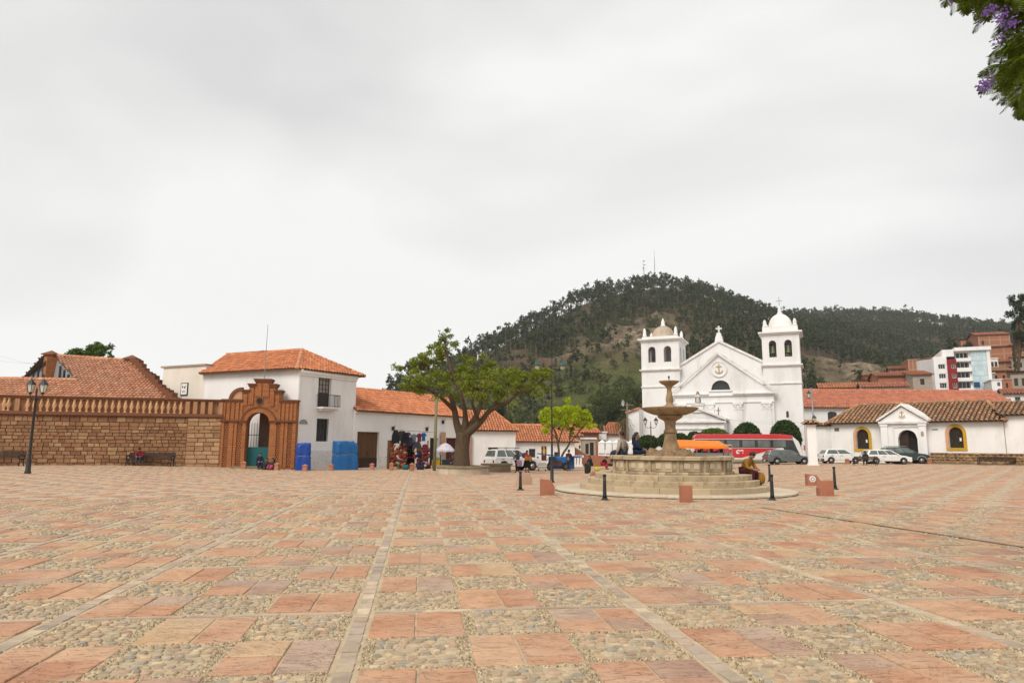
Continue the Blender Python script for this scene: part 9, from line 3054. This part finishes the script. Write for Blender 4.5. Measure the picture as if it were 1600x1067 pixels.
# drooping dry palm by the utility pole
p = gat(975, 96)
t = thing('palm_tree', 'shaggy brown-green palm beside the utility pole', 'palm', p)
hT = at(975, 652, 96).z - p.z
MB().tube([(0, 0, -0.2), (0.1, 0, hT)], [0.25, 0.2], 8).build('trunk', MT['bark'], t, True)
T_ = []
for i in range(46):
 a, el = rsn.uniform(0, 2 * PI), rsn.uniform(-1.1, 0.9)
 d = np.array([math.cos(a) * math.cos(el), math.sin(a) * math.cos(el), math.sin(el)])
 b_ = np.array([0.1, 0, hT])
 L = rsn.uniform(1.2, 2.2)
 prev = b_
 for k in range(5):
  f = (k + 1) / 5
  q = b_ + d * L * f + np.array([0, 0, -0.9 * f * f])
  sd = np.cross(d, [0, 0, 1])
  sd /= np.linalg.norm(sd) + 1e-6
  w = 0.16 * (1 - f * 0.7)
  T_.append([prev - sd * w, prev + sd * w, q])
  T_.append([prev + sd * w + [0, 0, -.12], prev - sd * w + [0, 0, -.12], q + [0, 0, -.12]])
  prev = q
link_mesh('fronds', tris_mesh('fronds', np.array(T_), MT['leaf_palm']), t)
# ------------------------------------------------------------------ jacaranda hanging into the top right corner
JY = 7.0
JP = Vector((7.6, 8.2, 0))
jac = thing('jacaranda_tree', 'jacaranda branch with feathery leaves and purple flowers in the top right corner', 'tree', JP)
jp_ = lambda px, py, dy=0.0: at(px, py, JY + dy) - JP
limbs = [[(Vector((0, 0, -0.2)), 0.22), (Vector((-0.05, 0, 2.0)), 0.17), (Vector((0.0, -0.2, 4.0)), 0.13), (jp_(1690, -60), 0.09), (jp_(1600, -40), 0.05), (jp_(1520, -30), 0.02)],
  [(Vector((0.0, -0.2, 4.0)), 0.08), (jp_(1670, 40), 0.05), (jp_(1620, 70), 0.03), (jp_(1592, 110), 0.012)],
  [(jp_(1690, -60), 0.06), (jp_(1640, 0), 0.03), (jp_(1590, 20), 0.015), (jp_(1560, 30), 0.008)]]
grow(jac, limbs, MT['bark_pale'], 8)
def frond(rs_, L):
 """twice-feathered leaf in its own frame: rachis along +x drooping in z"""
 tr = []
 npn = 13
 for i in range(npn):
  f = (i + 0.6) / npn
  base = np.array([L * f, 0, -0.25 * L * f * f])
  pl = L * 0.34 * math.sin(PI * (0.15 + 0.8 * f)) + 0.01
  for s in (-1, 1):
   dr = np.array([0.45, s * 0.9, -0.25 - rs_.uniform(0, .3)])
   dr /= np.linalg.norm(dr)
   nl = 9
   for k in range(nl):
    g = (k + 0.8) / nl
    c = base + dr * pl * g
    for e in (-1, 1):
     ld = np.array([0.85 * 1, s * 0.25, -0.1]) * e
     ld = ld / np.linalg.norm(ld)
     ll = 0.024 * (1 - 0.5 * g) + 0.006
     sd = np.cross(ld, [0, 0.2, 1])
     sd /= np.linalg.norm(sd)
     tip = c + ld * ll
     tr.append([c - sd * 0.0058, c + sd * 0.0058, tip])
 for i in range(6):
  a, b_ = L * i / 6, L * (i + 1) / 6
  za, zb = -0.25 * L * (i / 6) ** 2, -0.25 * L * ((i + 1) / 6) ** 2
  tr.append([np.array([a, 0.003, za]), np.array([a, -0.003, za]), np.array([b_, 0, zb])])
 return np.array(tr)
FR_ = [frond(np.random.default_rng(60 + k), 0.34) for k in range(4)]
cl = []
rj = np.random.default_rng(9)
seeds = []
for x, y, n in ((1500, -12, 14), (1530, 5, 14), (1560, 12, 12), (1590, 30, 14), (1600, 60, 12), (1585, 95, 12), (1600, 110, 14), (1575, 130, 10), (1598, 140, 12), (1600, 160, 8), (1630, 60, 12), (1640, 110, 12), (1545, -25, 14), (1490, -30, 8), (1590, -10, 14), (1630, 0, 12), (1640, 150, 10), (1565, 40, 6), (1605, 85, 10)):
 for _ in range(n):
  seeds.append((x + rj.normal(0, 11), y + rj.normal(0, 9)))
  seeds.append((x + 10 + rj.normal(0, 14), y - 6 + rj.normal(0, 10)))
for x, y in [s_ for s_ in seeds if s_[0] < 1650]:
 c = np.array(jp_(x + 9, y - 24, rj.uniform(-0.6, 0.9)))
 a = rj.uniform(0, 2 * PI) if rj.random() < 0.4 else rj.normal(PI, 0.9)
 pit = rj.uniform(-0.2, 1.2)
 R = np.array(Euler((rj.uniform(-0.5, 0.5), pit, a)).to_matrix())
 s = rj.uniform(0.7, 1.05)
 cl.append((FR_[rj.integers(0, 4)] * s) @ R.T + c)
link_mesh('crown', tris_mesh('crown', np.concatenate(cl), MT['leaf_jac']), jac)
fl = []
for x, y, n, r in ((1566, 26, 44, 0.07), (1578, 32, 30, 0.06), (1540, 22, 18, 0.05), (1540, 128, 34, 0.05), (1532, 134, 16, 0.04), (1560, 62, 14, 0.04), (1553, 10, 18, 0.05), (1486, -2, 10, 0.04)):
 for _ in range(n):
  c = np.array(jp_(x, y, rj.uniform(-.95, -.6))) + rj.normal(0, r * 0.6, 3)
  ax = rj.normal(size=3)
  ax[2] -= 0.6
  ax /= np.linalg.norm(ax)
  u_ = np.cross(ax, [0.3, 0.5, 0.8])
  u_ /= np.linalg.norm(u_)
  v_ = np.cross(ax, u_)
  for k in range(5):
   a0, a1 = 2 * PI * k / 5, 2 * PI * (k + 1) / 5
   e0, e1 = u_ * math.cos(a0) + v_ * math.sin(a0), u_ * math.cos(a1) + v_ * math.sin(a1)
   fl.append([c, c + ax * 0.034 + e0 * 0.010, c + ax * 0.034 + e1 * 0.010])
link_mesh('flowers', tris_mesh('flowers', np.array(fl), MT['petal']), jac)
# ------------------------------------------------------------------ air
hz = MB().box(-420, 760, -40, 1010, -6, 215).mesh('haze')
hm = bpy.data.materials.new('pale_mist')
hm.use_nodes = True
nt = hm.node_tree
nt.nodes.clear()
ho = nt.nodes.new('ShaderNodeOutputMaterial')
pv = nt.nodes.new('ShaderNodeVolumePrincipled')
pv.inputs['Color'].default_value = (1.0, 1.0, 1.0, 1)
pv.inputs['Density'].default_value = 0.00015
pv.inputs['Anisotropy'].default_value = 0.0
nt.links.new(pv.outputs[0], ho.inputs['Volume'])
hz.materials.append(hm)
HAZE = tag(link_mesh('haze', hz), 'thin pale mist over the square and hill', 'mist', kind='stuff')
